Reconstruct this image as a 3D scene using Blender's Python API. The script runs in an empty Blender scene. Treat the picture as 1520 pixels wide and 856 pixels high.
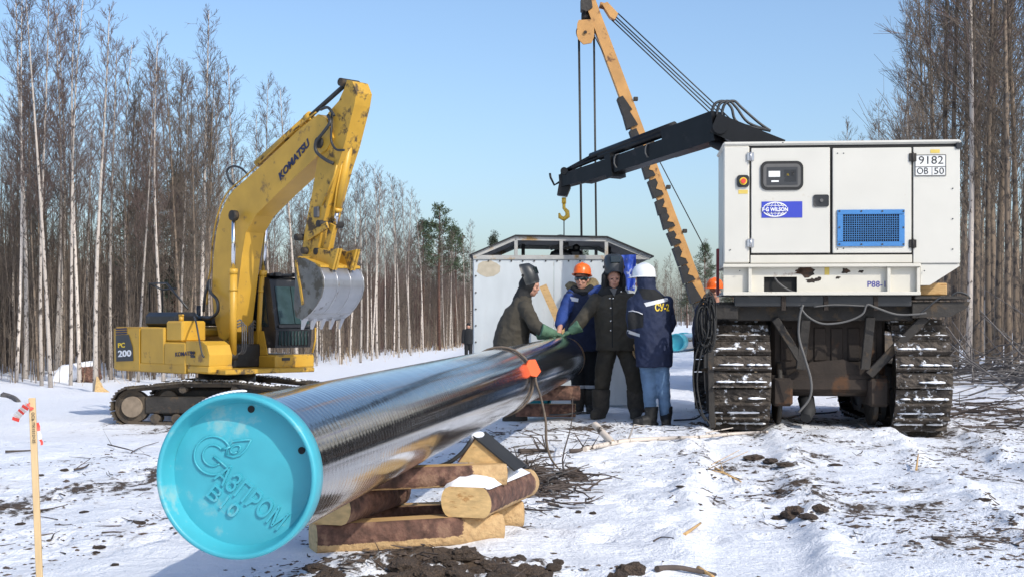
import bpy, math, random
import numpy as np
from mathutils import Vector, Matrix, noise
from mathutils.bvhtree import BVHTree

random.seed(7); RNG = np.random.default_rng(7)
SC = bpy.context.scene
COL = SC.collection
R = math.radians

# ------------------------------------------------------------------ camera
CAMZ, FPX, HX, HY = 1.2, 2000.0, 760.0, 475.0
cd = bpy.data.cameras.new('camera'); cam = bpy.data.objects.new('camera', cd); COL.objects.link(cam)
cam.location = (0, 0, CAMZ); cam.rotation_euler = (R(90), 0, 0)
cd.sensor_width = 36.0; cd.lens = 36.0 * FPX / 1520.0; cd.shift_y = (HY - 428.0) / 1520.0
cd.clip_start = 0.05; cd.clip_end = 2000
SC.camera = cam
# ------------------------------------------------------------------ light
SUN_EL, SUN_AZ = R(37), R(40)            # azimuth: to the right of straight behind the camera
to_sun = Vector((math.sin(SUN_AZ) * math.cos(SUN_EL), -math.cos(SUN_AZ) * math.cos(SUN_EL), math.sin(SUN_EL)))
w = bpy.data.worlds.new('World'); SC.world = w; w.use_nodes = True
nt = w.node_tree; nt.nodes.clear()
sky = nt.nodes.new('ShaderNodeTexSky'); sky.sky_type = 'NISHITA'; sky.sun_disc = False
sky.sun_elevation = SUN_EL; sky.sun_rotation = math.atan2(to_sun.x, to_sun.y)
sky.air_density = 1.0; sky.dust_density = 2.0; sky.ozone_density = 4.0; sky.altitude = 0
bg = nt.nodes.new('ShaderNodeBackground'); bg.inputs[1].default_value = 0.15
wo = nt.nodes.new('ShaderNodeOutputWorld')
nt.links.new(sky.outputs[0], bg.inputs[0]); nt.links.new(bg.outputs[0], wo.inputs[0])
sl = bpy.data.lights.new('sun', 'SUN'); sl.energy = 2.6; sl.angle = R(0.5); sl.color = (1.0, 0.95, 0.86)
sun = bpy.data.objects.new('sun', sl); COL.objects.link(sun); sun.location = to_sun * 50
sun.rotation_euler = to_sun.to_track_quat('Z', 'Y').to_euler()
SC.view_settings.view_transform = 'Standard'; SC.view_settings.look = 'None'
SC.view_settings.exposure = 0.36; SC.view_settings.gamma = 1.0
try:
    SC.cycles.use_denoising = True
    SC.cycles.max_bounces = 6; SC.cycles.transparent_max_bounces = 6
except Exception: pass

# ------------------------------------------------------------------ helpers
def P(px, py, D):                                  # a point at real distance D along the sight line of a photo pixel
    return Vector(((px - HX) * D / FPX, D, CAMZ + (HY - py) * D / FPX))

class Frame:                                       # local frame (location + yaw) for tracing profiles at true size
    def __init__(s, loc, yaw): s.M = Matrix.Translation(loc) @ Matrix.Rotation(yaw, 4, 'Z'); s.I = s.M.inverted()
    def xz(s, px, py, y=0.0):
        o = s.I @ Vector((0, 0, CAMZ)); d = s.I.to_3x3() @ Vector(((px - HX) / FPX, 1, (HY - py) / FPX))
        t = (y - o.y) / d.y; p = o + d * t
        return (p.x, p.z)
    def p(s, px, py, y=0.0):
        a = s.xz(px, py, y); return Vector((a[0], y, a[1]))

class MB:
    def __init__(s): s.v = []; s.f = []; s.sm = []
    def add(s, vs, fs, smooth=False, M=None):
        b = len(s.v)
        if M is not None: vs = [M @ Vector(q) for q in vs]
        s.v += [tuple(q) for q in vs]; s.f += [tuple(i + b for i in q) for q in fs]; s.sm += [smooth] * len(fs); return s
    def box(s, c, d, bev=0.0, M=None):
        x, y, z = d[0] / 2, d[1] / 2, d[2] / 2; c = Vector(c)
        if bev <= 0:
            vs = [(sx * x, sy * y, sz * z) for sx in (-1, 1) for sy in (-1, 1) for sz in (-1, 1)]
            fs = [(0, 1, 3, 2), (4, 6, 7, 5), (0, 4, 5, 1), (2, 3, 7, 6), (0, 2, 6, 4), (1, 5, 7, 3)]
        else:
            b = min(bev, x * .9, y * .9, z * .9); vs = []; idx = {}
            for sx in (-1, 1):
                for sy in (-1, 1):
                    for sz in (-1, 1):
                        for ax in range(3):
                            q = [sx * x, sy * y, sz * z]
                            for k in range(3):
                                if k != ax: q[k] -= (sx, sy, sz)[k] * b
                            idx[(sx, sy, sz, ax)] = len(vs); vs.append(q)
            fs = []
            for ax in range(3):
                o = [k for k in range(3) if k != ax]
                for sg in (-1, 1):
                    loop = []
                    for a, bb in ((-1, -1), (1, -1), (1, 1), (-1, 1)):
                        k = [0, 0, 0]; k[ax] = sg; k[o[0]] = a; k[o[1]] = bb; loop.append(idx[(*k, ax)])
                    fs.append(loop if (sg > 0) != (ax == 1) else loop[::-1])
                for a in (-1, 1):
                    for bb in (-1, 1):
                        k0 = [0, 0, 0]; k1 = [0, 0, 0]; k0[ax] = -1; k1[ax] = 1
                        k0[o[0]] = k1[o[0]] = a; k0[o[1]] = k1[o[1]] = bb
                        fs.append([idx[(*k0, o[0])], idx[(*k1, o[0])], idx[(*k1, o[1])], idx[(*k0, o[1])]])
            for sx in (-1, 1):
                for sy in (-1, 1):
                    for sz in (-1, 1): fs.append([idx[(sx, sy, sz, k)] for k in range(3)])
        vs = [Vector(q) for q in vs]
        if M is not None: vs = [c + (M.to_3x3() @ q) for q in vs]
        else: vs = [c + q for q in vs]
        # make outward
        out = []
        for f in fs:
            n = (vs[f[1]] - vs[f[0]]).cross(vs[f[2]] - vs[f[0]]); m = sum((vs[i] for i in f), Vector()) / len(f) - c
            out.append(list(f) if n.dot(m) >= 0 else list(f)[::-1])
        return s.add(vs, out)
    def beam(s, p0, p1, w, h, w1=None, h1=None, up=(0, 0, 1), bev=0.0):
        p0, p1 = Vector(p0), Vector(p1); a = (p1 - p0); L = a.length; a = a / L
        u = Vector(up); sd = a.cross(u)
        if sd.length < 1e-4: sd = a.cross(Vector((1, 0, 0)))
        sd.normalize(); u = sd.cross(a); w1 = w if w1 is None else w1; h1 = h if h1 is None else h1
        if bev > 0 and w1 == w and h1 == h:
            return s.box((p0 + p1) / 2, (L, w, h), bev, M=Matrix((a, -sd, u)).transposed().to_4x4())
        vs = []
        for p, ww, hh in ((p0, w, h), (p1, w1, h1)):
            for i, j in ((-1, -1), (1, -1), (1, 1), (-1, 1)): vs.append(p + sd * (i * ww / 2) + u * (j * hh / 2))
        return s.add(vs, [(0, 1, 2, 3), (7, 6, 5, 4), (0, 4, 5, 1), (1, 5, 6, 2), (2, 6, 7, 3), (3, 7, 4, 0)])
    def tube(s, pts, r, n=6, cap=True, smooth=True):
        pts = [Vector(q) for q in pts]; m = len(pts)
        rr = r if isinstance(r, (list, tuple)) else [r] * m
        t0 = (pts[1] - pts[0]).normalized(); a = t0.orthogonal().normalized(); vs = []
        for i, p in enumerate(pts):
            t = (pts[min(i + 1, m - 1)] - pts[max(i - 1, 0)]).normalized()
            a = (a - t * a.dot(t)).normalized(); b = t.cross(a)
            for k in range(n):
                an = 2 * math.pi * k / n; vs.append(p + (a * math.cos(an) + b * math.sin(an)) * rr[i])
        fs = [(i * n + k, i * n + (k + 1) % n, (i + 1) * n + (k + 1) % n, (i + 1) * n + k) for i in range(m - 1) for k in range(n)]
        s.add(vs, fs, smooth)
        if cap: 
            b = len(s.v) - len(vs); s.f += [tuple(b + k for k in range(n))[::-1], tuple(b + (m - 1) * n + k for k in range(n))]; s.sm += [False, False]
        return s
    def ctube(s, pts, r, n=6, k=5):
        pts = [Vector(q) for q in pts]; m = len(pts); rr = r if isinstance(r, (list, tuple)) else [r] * m; out = []; ro = []
        for i in range(m - 1):
            a, b, c, d = pts[max(0, i - 1)], pts[i], pts[i + 1], pts[min(m - 1, i + 2)]
            for j in range(k):
                t = j / k; out.append(.5 * (2 * b + (c - a) * t + (2 * a - 5 * b + 4 * c - d) * t * t + (3 * b - a - 3 * c + d) * t ** 3)); ro.append(rr[i] * (1 - t) + rr[i + 1] * t)
        return s.tube(out + [pts[-1]], ro + [rr[-1]], n)
    def cyl(s, p0, p1, r0, r1=None, n=16, smooth=True): return s.tube([p0, p1], [r0, r0 if r1 is None else r1], n, True, smooth)
    def prism(s, outline, v0, ext, smooth=False):   # outline: list of 3D points (planar), extruded by ext
        n = len(outline); a = [Vector(q) + Vector(v0) for q in outline]; b = [q + Vector(ext) for q in a]
        nrm = Vector()
        for i in range(n): nrm += a[i].cross(a[(i + 1) % n])
        if nrm.dot(Vector(ext)) > 0: a = a[::-1]; b = b[::-1]
        return s.add(a + b, [tuple(range(n)), tuple(range(2 * n - 1, n - 1, -1))] + [(i, i + n, (i + 1) % n + n, (i + 1) % n) for i in range(n)], smooth)
    def profile(s, xz, y0, y1): return s.prism([(x, 0, z) for x, z in xz], (0, y0, 0), (0, y1 - y0, 0))
    def ball(s, c, r, sub=2, M=None):
        vs, fs = ICO[sub]; c = Vector(c); rr = r if isinstance(r, (tuple, list, Vector)) else (r, r, r)
        pts = [Vector((q[0] * rr[0], q[1] * rr[1], q[2] * rr[2])) for q in vs]
        if M is not None: pts = [M.to_3x3() @ q for q in pts]
        return s.add([c + q for q in pts], fs, True)
    def lathe(s, prof, M, n=32, smooth=True):        # prof: (r, h) along local z of M
        m = len(prof); vs = [M @ Vector((r * math.cos(2 * math.pi * k / n), r * math.sin(2 * math.pi * k / n), h)) for r, h in prof for k in range(n)]
        return s.add(vs, [(i * n + k, i * n + (k + 1) % n, (i + 1) * n + (k + 1) % n, (i + 1) * n + k) for i in range(m - 1) for k in range(n)], smooth)
    def mesh(s, name, M=None):
        me = bpy.data.meshes.new(name)
        v = s.v if M is None else [tuple(M @ Vector(q)) for q in s.v]
        me.from_pydata(v, [], s.f); me.polygons.foreach_set('use_smooth', s.sm); me.update(); return me
    def build(s, name, mat, parent=None, M=None, label=None):
        return obj(name, s.mesh(name, M), mat, parent, label)

def ico(sub):
    import bmesh
    bm = bmesh.new(); bmesh.ops.create_icosphere(bm, subdivisions=sub, radius=1.0); bm.verts.ensure_lookup_table()
    r = ([tuple(v.co) for v in bm.verts], [tuple(v.index for v in f.verts) for f in bm.faces]); bm.free(); return r
ICO = {1: ico(1), 2: ico(2), 3: ico(3)}

def obj(name, me, mat, parent=None, label=None):
    o = bpy.data.objects.new(name, me); COL.objects.link(o)
    if mat is not None and len(me.materials) == 0: me.materials.append(mat)
    if parent is not None: o.parent = parent
    if label: o['label'] = label
    return o
def tag(o, label=None, cat=None, group=None, kind=None):
    if label: o['label'] = label
    if cat: o['category'] = cat
    if group: o['group'] = group
    if kind: o['kind'] = kind
    return o
def thing(name, label, cat, loc=(0, 0, 0), rz=0.0, group=None):
    o = bpy.data.objects.new(name, None); COL.objects.link(o); o.location = loc; o.rotation_euler = (0, 0, rz)
    o.empty_display_size = 0.2
    return tag(o, label, cat, group)
def dup(root, loc, rz=0.0, sc=1.0, label=None, group=None, tilt=(0, 0)):
    r = root.copy(); COL.objects.link(r); r.location = loc; r.rotation_euler = (tilt[0], tilt[1], rz); r.scale = (sc, sc, sc) if not isinstance(sc, tuple) else sc
    if label: r['label'] = label
    if group: r['group'] = group
    for ch in KIDS[root.name]:
        c = ch.copy(); COL.objects.link(c); c.parent = r
    return r
KIDS = {}

# ------------------------------------------------------------------ materials
def mat(name, col, rough=.6, metal=0.0, var=.12, vscale=6, dirt=None, dirt_amt=.5, dirt_scale=5, bump=.0, bscale=40, stretch=None, coat=0.0, spec=None, dirt_rough=.85, rand=False):
    m = bpy.data.materials.new(name); m.use_nodes = True; t = m.node_tree; n = t.nodes; L = t.links
    b = n['Principled BSDF']; b.inputs['Roughness'].default_value = rough; b.inputs['Metallic'].default_value = metal
    if coat: b.inputs['Coat Weight'].default_value = coat; b.inputs['Coat Roughness'].default_value = .08
    if spec is not None: b.inputs['Specular IOR Level'].default_value = spec
    tc = n.new('ShaderNodeTexCoord'); src = tc.outputs['Object']
    if stretch:
        mp = n.new('ShaderNodeMapping'); mp.inputs['Scale'].default_value = stretch; L.new(src, mp.inputs[0]); src = mp.outputs[0]
    if rand:
        oi = n.new('ShaderNodeObjectInfo'); ml = n.new('ShaderNodeMath'); ml.operation = 'MULTIPLY'; ml.inputs[1].default_value = 37.0; L.new(oi.outputs['Random'], ml.inputs[0])
        va = n.new('ShaderNodeVectorMath'); va.operation = 'ADD'; L.new(src, va.inputs[0]); L.new(ml.outputs[0], va.inputs[1]); src = va.outputs[0]
    nz = n.new('ShaderNodeTexNoise'); nz.inputs['Scale'].default_value = vscale; nz.inputs['Detail'].default_value = 8; L.new(src, nz.inputs['Vector'])
    mx = n.new('ShaderNodeMix'); mx.data_type = 'RGBA'
    c = Vector(col); lo = c * (1 - var); hi = c * (1 + var)
    mx.inputs[6].default_value = (*[max(0, q) for q in lo], 1); mx.inputs[7].default_value = (*[min(1, q) for q in hi], 1)
    rp = n.new('ShaderNodeMapRange'); rp.inputs[1].default_value = .3; rp.inputs[2].default_value = .7; L.new(nz.outputs[0], rp.inputs[0]); L.new(rp.outputs[0], mx.inputs[0])
    out = mx.outputs[2]
    if dirt:
        nd = n.new('ShaderNodeTexNoise'); nd.inputs['Scale'].default_value = dirt_scale; nd.inputs['Detail'].default_value = 10; nd.inputs['Roughness'].default_value = .65; L.new(src, nd.inputs['Vector'])
        rd = n.new('ShaderNodeMapRange'); rd.inputs[1].default_value = 1 - dirt_amt; rd.inputs[2].default_value = 1 - dirt_amt + .08; L.new(nd.outputs[0], rd.inputs[0])
        m2 = n.new('ShaderNodeMix'); m2.data_type = 'RGBA'; m2.inputs[7].default_value = (*dirt, 1); L.new(rd.outputs[0], m2.inputs[0]); L.new(out, m2.inputs[6]); out = m2.outputs[2]
        mr = n.new('ShaderNodeMapRange'); mr.inputs[3].default_value = rough; mr.inputs[4].default_value = dirt_rough; L.new(rd.outputs[0], mr.inputs[0]); L.new(mr.outputs[0], b.inputs['Roughness'])
    L.new(out, b.inputs['Base Color'])
    if bump:
        nb = n.new('ShaderNodeTexNoise'); nb.inputs['Scale'].default_value = bscale; nb.inputs['Detail'].default_value = 6; L.new(src, nb.inputs['Vector'])
        bp = n.new('ShaderNodeBump'); bp.inputs['Strength'].default_value = bump; bp.inputs['Distance'].default_value = .02; L.new(nb.outputs[0], bp.inputs['Height']); L.new(bp.outputs[0], b.inputs['Normal'])
    return m
MT = {}
MT['yellow'] = mat('yellow_paint', (.55, .315, .035), .42, var=.10, vscale=2, dirt=(.24, .15, .06), dirt_amt=.40, dirt_scale=2.6, bump=.06, bscale=4)
MT['yellow_dirty'] = mat('yellow_paint_greasy', (.52, .30, .035), .5, var=.14, vscale=3, dirt=(.09, .06, .03), dirt_amt=.47, dirt_scale=3)
MT['orange_steel'] = mat('orange_boom_paint', (.47, .245, .075), .5, var=.14, vscale=4, dirt=(.14, .07, .035), dirt_amt=.42, dirt_scale=6)
MT['black'] = mat('black_paint', (.018, .019, .021), .38, var=.3, dirt=(.09, .085, .08), dirt_amt=.40, dirt_scale=6)
MT['crane_black'] = mat('crane_black', (.006, .0065, .008), .4, spec=.3, var=.3, dirt=(.035, .035, .036), dirt_amt=.42, dirt_scale=4)
MT['rubber'] = mat('rubber', (.018, .018, .018), .75, var=.3)
MT['hose'] = mat('hose', (.03, .032, .035), .5, var=.2)
MT['steel'] = mat('bare_steel', (.52, .52, .53), .35, 1.0, var=.1, vscale=3)
MT['chrome'] = mat('chrome_rod', (.75, .77, .8), .12, 1.0, var=.03)
MT['bucket'] = mat('bucket_steel', (.40, .41, .43), .42, .85, var=.16, vscale=2, dirt=(.22, .20, .18), dirt_amt=.42, dirt_scale=3, stretch=(1, 1, .35))
MT['bucket_side'] = mat('bucket_side_steel', (.17, .165, .15), .6, .5, var=.25, vscale=3, dirt=(.11, .10, .08), dirt_amt=.5, dirt_scale=4)
MT['track'] = mat('track_steel', (.065, .055, .045), .75, .3, var=.3, vscale=6, dirt=(.11, .085, .06), dirt_amt=.55, dirt_scale=5, bump=.4, bscale=25)
MT['track_snow'] = mat('track_shoe_muddy', (.06, .048, .038), .8, .0, var=.55, vscale=13, dirt=(.76, .78, .82), dirt_amt=.43, dirt_scale=11, bump=1.0, bscale=34, rand=True)
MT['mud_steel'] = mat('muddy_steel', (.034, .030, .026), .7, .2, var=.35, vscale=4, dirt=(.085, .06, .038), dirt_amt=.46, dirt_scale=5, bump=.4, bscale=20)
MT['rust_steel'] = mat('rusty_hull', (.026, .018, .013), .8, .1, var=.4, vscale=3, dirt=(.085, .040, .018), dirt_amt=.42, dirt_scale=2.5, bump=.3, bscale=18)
MT['glass'] = mat('dark_glass', (.012, .022, .024), .04, 0, var=.1, spec=.8)
MT['cab_glass'] = mat('cab_glass', (.03, .055, .055), .05, 0, var=.2, spec=.8)
MT['cream'] = mat('cream_enclosure', (.585, .565, .505), .38, var=.035, vscale=2, dirt=(.47, .41, .32), dirt_amt=.365, dirt_scale=2.6, bump=.12, bscale=2.2)
MT['cream_rust'] = mat('cream_skid', (.59, .56, .48), .45, var=.05, vscale=3, dirt=(.16, .07, .04), dirt_amt=.375, dirt_scale=3.2)
MT['gap'] = mat('dark_gap', (.01, .01, .01), .8)
MT['blue_sticker'] = mat('blue_sticker', (.035, .055, .42), .4, var=.03)
MT['white_print'] = mat('white_print', (.8, .8, .8), .5, var=.02)
MT['navy_print'] = mat('navy_print', (.012, .015, .06), .5, var=.05)
MT['navy2'] = mat('purple_blue_print', (.05, .05, .25), .5, var=.05)
MT['yellow_print'] = mat('yellow_print', (.75, .52, .03), .5, var=.05)
MT['black_print'] = mat('black_print', (.015, .015, .015), .5, var=.05)
MT['charcoal_panel'] = mat('charcoal_decal', (.035, .037, .04), .45, var=.1)
MT['vent_blue'] = mat('blue_vent_frame', (.045, .19, .45), .45, var=.06, dirt=(.2, .25, .3), dirt_amt=.33, dirt_scale=9)
MT['plate'] = mat('plate_white', (.72, .72, .70), .4, var=.03)
MT['cyan'] = mat('turquoise_plastic', (.05, .36, .44), .42, var=.10, vscale=5, dirt=(.20, .42, .44), dirt_amt=.41, dirt_scale=5, dirt_rough=.5)
MT['galv'] = mat('galvanised_sheet', (.58, .61, .61), .45, .25, var=.07, vscale=5, dirt=(.60, .62, .62), dirt_amt=.45, dirt_scale=7, stretch=(1, 1, .4))
MT['galv_frame'] = mat('shed_frame_steel', (.42, .41, .38), .5, .2, var=.15, dirt=(.38, .24, .10), dirt_amt=.46, dirt_scale=3)
MT['stain'] = mat('rust_stain', (.46, .40, .30), .6, var=.12, vscale=14)
MT['roof_dark'] = mat('roof_dark_sheet', (.02, .02, .02), .7, var=.3)
MT['tarp'] = mat('blue_tarp', (.045, .10, .48), .35, var=.25, vscale=10, dirt=(.5, .55, .7), dirt_amt=.42, dirt_scale=9, bump=.8, bscale=14)
MT['plank'] = mat('fresh_timber', (.52, .33, .14), .7, var=.18, vscale=4, dirt=(.33, .17, .06), dirt_amt=.42, dirt_scale=4, stretch=(1, 6, 6), bump=.3, bscale=12)
MT['endgrain'] = mat('end_grain', (.62, .42, .19), .7, var=.2, vscale=16, dirt=(.42, .22, .075), dirt_amt=.43, dirt_scale=11, stretch=(1, 1, 2.2), bump=.2, bscale=30)
MT['bark'] = mat('pine_bark', (.115, .057, .040), .85, var=.65, vscale=16, dirt=(.20, .115, .075), dirt_amt=.46, dirt_scale=8, bump=1.0, bscale=30, rand=True)
MT['greybark'] = mat('grey_bark', (.11, .10, .095), .85, var=.3, vscale=12, dirt=(.25, .23, .21), dirt_amt=.44, dirt_scale=9, bump=.6, bscale=30)
MT['twig'] = mat('twig_bark', (.075, .056, .046), .8, var=.35, vscale=10)
MT['snowcap'] = mat('snow_clump', (.84, .86, .90), .7, var=.03, bump=.3, bscale=30)
MT['mud'] = mat('mud', (.085, .058, .040), .9, var=.4, vscale=6, dirt=(.045, .031, .022), dirt_amt=.5, dirt_scale=7, bump=1.0, bscale=9, rand=True)
MT['soil'] = mat('soil_crumb', (.085, .06, .044), .9, var=.5, vscale=3)
MT['stake'] = mat('stake_wood', (.66, .47, .25), .7, var=.08, vscale=5, stretch=(8, 8, 1))
MT['red_tape'] = mat('red_tape', (.75, .06, .04), .5, var=.08)
MT['white_tape'] = mat('white_tape', (.68, .62, .58), .5, var=.08)
MT['rope'] = mat('rope', (.13, .10, .075), .8, var=.25, vscale=30)
MT['wire_rope'] = mat('wire_rope', (.035, .033, .03), .5, .4, var=.3, vscale=30)
MT['cable_grey'] = mat('cable_grey', (.10, .097, .093), .6, var=.15)
MT['orange_tag'] = mat('orange_tag', (.85, .11, .02), .5, var=.06)
MT['hook_yellow'] = mat('hook_paint', (.70, .43, .04), .45, var=.1, dirt=(.1, .06, .03), dirt_amt=.42)
MT['skin'] = mat('skin', (.50, .26, .18), .55, var=.10, vscale=20)
MT['hair'] = mat('eye_dark', (.02, .015, .012), .5)
MT['tarpaulin'] = mat('olive_canvas_suit', (.048, .041, .029), .85, var=.22, vscale=7, bump=.5, bscale=16)
MT['felt'] = mat('felt_boot', (.062, .053, .042), .9, var=.25, vscale=14, bump=.4, bscale=50)
MT['mask_black'] = mat('welding_mask_plastic', (.030, .034, .036), .42, var=.2, vscale=5)
MT['hood_black'] = mat('black_hood_cloth', (.014, .014, .014), .85, var=.2)
MT['navy_cloth'] = mat('navy_work_jacket', (.012, .020, .055), .8, var=.2, vscale=6, bump=.4, bscale=18)
MT['blue_cloth'] = mat('bright_blue_cloth', (.018, .05, .21), .8, var=.2, vscale=6, bump=.4, bscale=18)
MT['black_cloth'] = mat('black_cloth', (.010, .011, .013), .85, var=.2, bump=.4, bscale=18)
MT['jeans'] = mat('faded_jeans', (.115, .20, .33), .85, var=.22, vscale=5, bump=.4, bscale=30)
MT['reflect'] = mat('reflective_tape', (.62, .63, .66), .35, var=.06)
MT['helmet_orange'] = mat('orange_helmet', (.86, .15, .015), .3, var=.03)
MT['helmet_white'] = mat('white_helmet', (.80, .81, .83), .3, var=.02)
MT['glove'] = mat('green_suede_glove', (.085, .17, .105), .85, var=.25, vscale=16, bump=.5, bscale=40)
MT['glove_tan'] = mat('tan_glove_palm', (.42, .27, .13), .85, var=.2, vscale=16)
MT['fur'] = mat('olive_hood', (.22, .17, .09), .9, var=.25, vscale=25, bump=.6, bscale=60)
MT['leather'] = mat('black_boot_leather', (.018, .017, .016), .6, var=.3, dirt=(.5, .5, .52), dirt_amt=.36, dirt_scale=12)
MT['brass'] = mat('snap_button', (.75, .72, .65), .25, .8, var=.02)
MT['red_paint'] = mat('dark_red_paint', (.16, .012, .015), .45, var=.15)
MT['yellow_label'] = mat('yellow_label', (.62, .46, .10), .5, var=.15)

def ground_mat():
    m = bpy.data.materials.new('snow_and_mud'); m.use_nodes = True; t = m.node_tree; n = t.nodes; L = t.links
    b = n['Principled BSDF']
    tc = n.new('ShaderNodeTexCoord'); at = n.new('ShaderNodeAttribute'); at.attribute_name = 'dirt'
    def nz(sc, det, rg, vec=None, dist=0):
        q = n.new('ShaderNodeTexNoise'); q.inputs['Scale'].default_value = sc; q.inputs['Detail'].default_value = det; q.inputs['Roughness'].default_value = rg; q.inputs['Distortion'].default_value = dist
        L.new(vec or tc.outputs['Object'], q.inputs['Vector']); return q.outputs[0]
    def math_(op, a, bb):
        q = n.new('ShaderNodeMath'); q.operation = op
        for i, x in enumerate((a, bb)):
            if isinstance(x, (int, float)): q.inputs[i].default_value = x
            else: L.new(x, q.inputs[i])
        return q.outputs[0]
    mp = n.new('ShaderNodeMapping'); mp.inputs['Scale'].default_value = (1.0, .55, 1); mp.inputs['Rotation'].default_value = (0, 0, .5); L.new(tc.outputs['Object'], mp.inputs[0])
    n1 = nz(1.7, 6, .6, mp.outputs[0], .3); n2 = nz(11, 9, .72, mp.outputs[0], .5)
    v = math_('ADD', math_('MULTIPLY', n1, .48), math_('MULTIPLY', n2, .52))
    thr = math_('SUBTRACT', .70, math_('MULTIPLY', at.outputs['Fac'], .32))
    mr = n.new('ShaderNodeMapRange'); L.new(math_('SUBTRACT', v, thr), mr.inputs[0]); mr.inputs[1].default_value = 0; mr.inputs[2].default_value = .035
    dm = n.new('ShaderNodeMix'); dm.data_type = 'RGBA'; dm.inputs[6].default_value = (.035, .024, .017, 1); dm.inputs[7].default_value = (.14, .098, .066, 1); L.new(nz(26, 6, .7), dm.inputs[0])
    sn = n.new('ShaderNodeMix'); sn.data_type = 'RGBA'; sn.inputs[6].default_value = (.78, .80, .845, 1); sn.inputs[7].default_value = (.86, .87, .89, 1); L.new(nz(2, 8, .6), sn.inputs[0])
    # faint soiling of trodden snow
    so = n.new('ShaderNodeMix'); so.data_type = 'RGBA'; so.inputs[7].default_value = (.52, .47, .42, 1); L.new(sn.outputs[2], so.inputs[6])
    mr2 = n.new('ShaderNodeMapRange'); L.new(math_('SUBTRACT', v, thr), mr2.inputs[0]); mr2.inputs[1].default_value = -.06; mr2.inputs[2].default_value = .02; mr2.inputs[4].default_value = .45; L.new(mr2.outputs[0], so.inputs[0])
    mx = n.new('ShaderNodeMix'); mx.data_type = 'RGBA'; L.new(mr.outputs[0], mx.inputs[0]); L.new(so.outputs[2], mx.inputs[6]); L.new(dm.outputs[2], mx.inputs[7])
    L.new(mx.outputs[2], b.inputs['Base Color'])
    b.inputs['Roughness'].default_value = .7; b.inputs['Specular IOR Level'].default_value = .25
    bp = n.new('ShaderNodeBump'); bp.inputs['Strength'].default_value = .75; bp.inputs['Distance'].default_value = .06
    h = math_('ADD', math_('MULTIPLY', nz(9, 8, .62), 1.0), math_('MULTIPLY', mr.outputs[0], .35)); h = math_('ADD', h, math_('MULTIPLY', nz(45, 4, .6), .35))
    L.new(h, bp.inputs['Height']); L.new(bp.outputs[0], b.inputs['Normal'])
    return m
MT['ground'] = ground_mat()
def timber_mat():
    m = MT['bark'].copy(); m.name = 'peeling_bark'; t = m.node_tree; n = t.nodes; L = t.links; b = n['Principled BSDF']; old = b.inputs['Base Color'].links[0].from_socket
    at = n.new('ShaderNodeAttribute'); at.attribute_name = 'bare'; tc = n.new('ShaderNodeTexCoord'); nz = n.new('ShaderNodeTexNoise'); nz.inputs['Scale'].default_value = 14; nz.inputs['Detail'].default_value = 9; nz.inputs['Roughness'].default_value = .7; L.new(tc.outputs['Object'], nz.inputs['Vector'])
    ma = n.new('ShaderNodeMath'); ma.operation = 'MULTIPLY_ADD'; ma.inputs[1].default_value = 1.1; L.new(nz.outputs[0], ma.inputs[0]); L.new(at.outputs['Fac'], ma.inputs[2])
    mr = n.new('ShaderNodeMapRange'); mr.inputs[1].default_value = 1.02; mr.inputs[2].default_value = 1.08; L.new(ma.outputs[0], mr.inputs[0])
    n2 = n.new('ShaderNodeTexNoise'); n2.inputs['Scale'].default_value = 30; n2.inputs['Detail'].default_value = 6; L.new(tc.outputs['Object'], n2.inputs['Vector'])
    cw_ = n.new('ShaderNodeMix'); cw_.data_type = 'RGBA'; cw_.inputs[6].default_value = (.34, .20, .09, 1); cw_.inputs[7].default_value = (.60, .42, .21, 1); L.new(n2.outputs[0], cw_.inputs[0])
    mx = n.new('ShaderNodeMix'); mx.data_type = 'RGBA'; L.new(mr.outputs[0], mx.inputs[0]); L.new(old, mx.inputs[6]); L.new(cw_.outputs[2], mx.inputs[7]); L.new(mx.outputs[2], b.inputs['Base Color'])
    return m
MT['peel'] = timber_mat()

def birch_mat(name, light, dark, amt):
    m = bpy.data.materials.new(name); m.use_nodes = True; t = m.node_tree; n = t.nodes; L = t.links; b = n['Principled BSDF']; b.inputs['Roughness'].default_value = .75
    tc = n.new('ShaderNodeTexCoord'); oi = n.new('ShaderNodeObjectInfo')
    mp = n.new('ShaderNodeMapping'); mp.inputs['Scale'].default_value = (5, 5, 3.2); L.new(tc.outputs['Object'], mp.inputs[0])
    vm = n.new('ShaderNodeVectorMath'); vm.operation = 'ADD'; L.new(mp.outputs[0], vm.inputs[0]); L.new(oi.outputs['Random'], vm.inputs[1])
    nz = n.new('ShaderNodeTexNoise'); nz.inputs['Scale'].default_value = 1.6; nz.inputs['Detail'].default_value = 9; nz.inputs['Roughness'].default_value = .72; L.new(vm.outputs[0], nz.inputs['Vector'])
    mr = n.new('ShaderNodeMapRange'); mr.inputs[1].default_value = amt; mr.inputs[2].default_value = amt + .06; L.new(nz.outputs[0], mr.inputs[0])
    mx = n.new('ShaderNodeMix'); mx.data_type = 'RGBA'; mx.inputs[6].default_value = (*light, 1); mx.inputs[7].default_value = (*dark, 1); L.new(mr.outputs[0], mx.inputs[0])
    hs = n.new('ShaderNodeHueSaturation'); L.new(mx.outputs[2], hs.inputs['Color'])
    m3 = n.new('ShaderNodeMapRange'); m3.inputs[3].default_value = .62; m3.inputs[4].default_value = 1.15; L.new(oi.outputs['Random'], m3.inputs[0]); L.new(m3.outputs[0], hs.inputs['Value'])
    L.new(hs.outputs[0], b.inputs['Base Color']); return m
MT['birch'] = birch_mat('birch_bark', (.56, .49, .42), (.07, .055, .045), .535)
MT['aspen'] = birch_mat('aspen_bark', (.22, .165, .115), (.07, .055, .045), .5)
MT['crown'] = birch_mat('twig_crown', (.150, .105, .088), (.088, .060, .050), .5)
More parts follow.
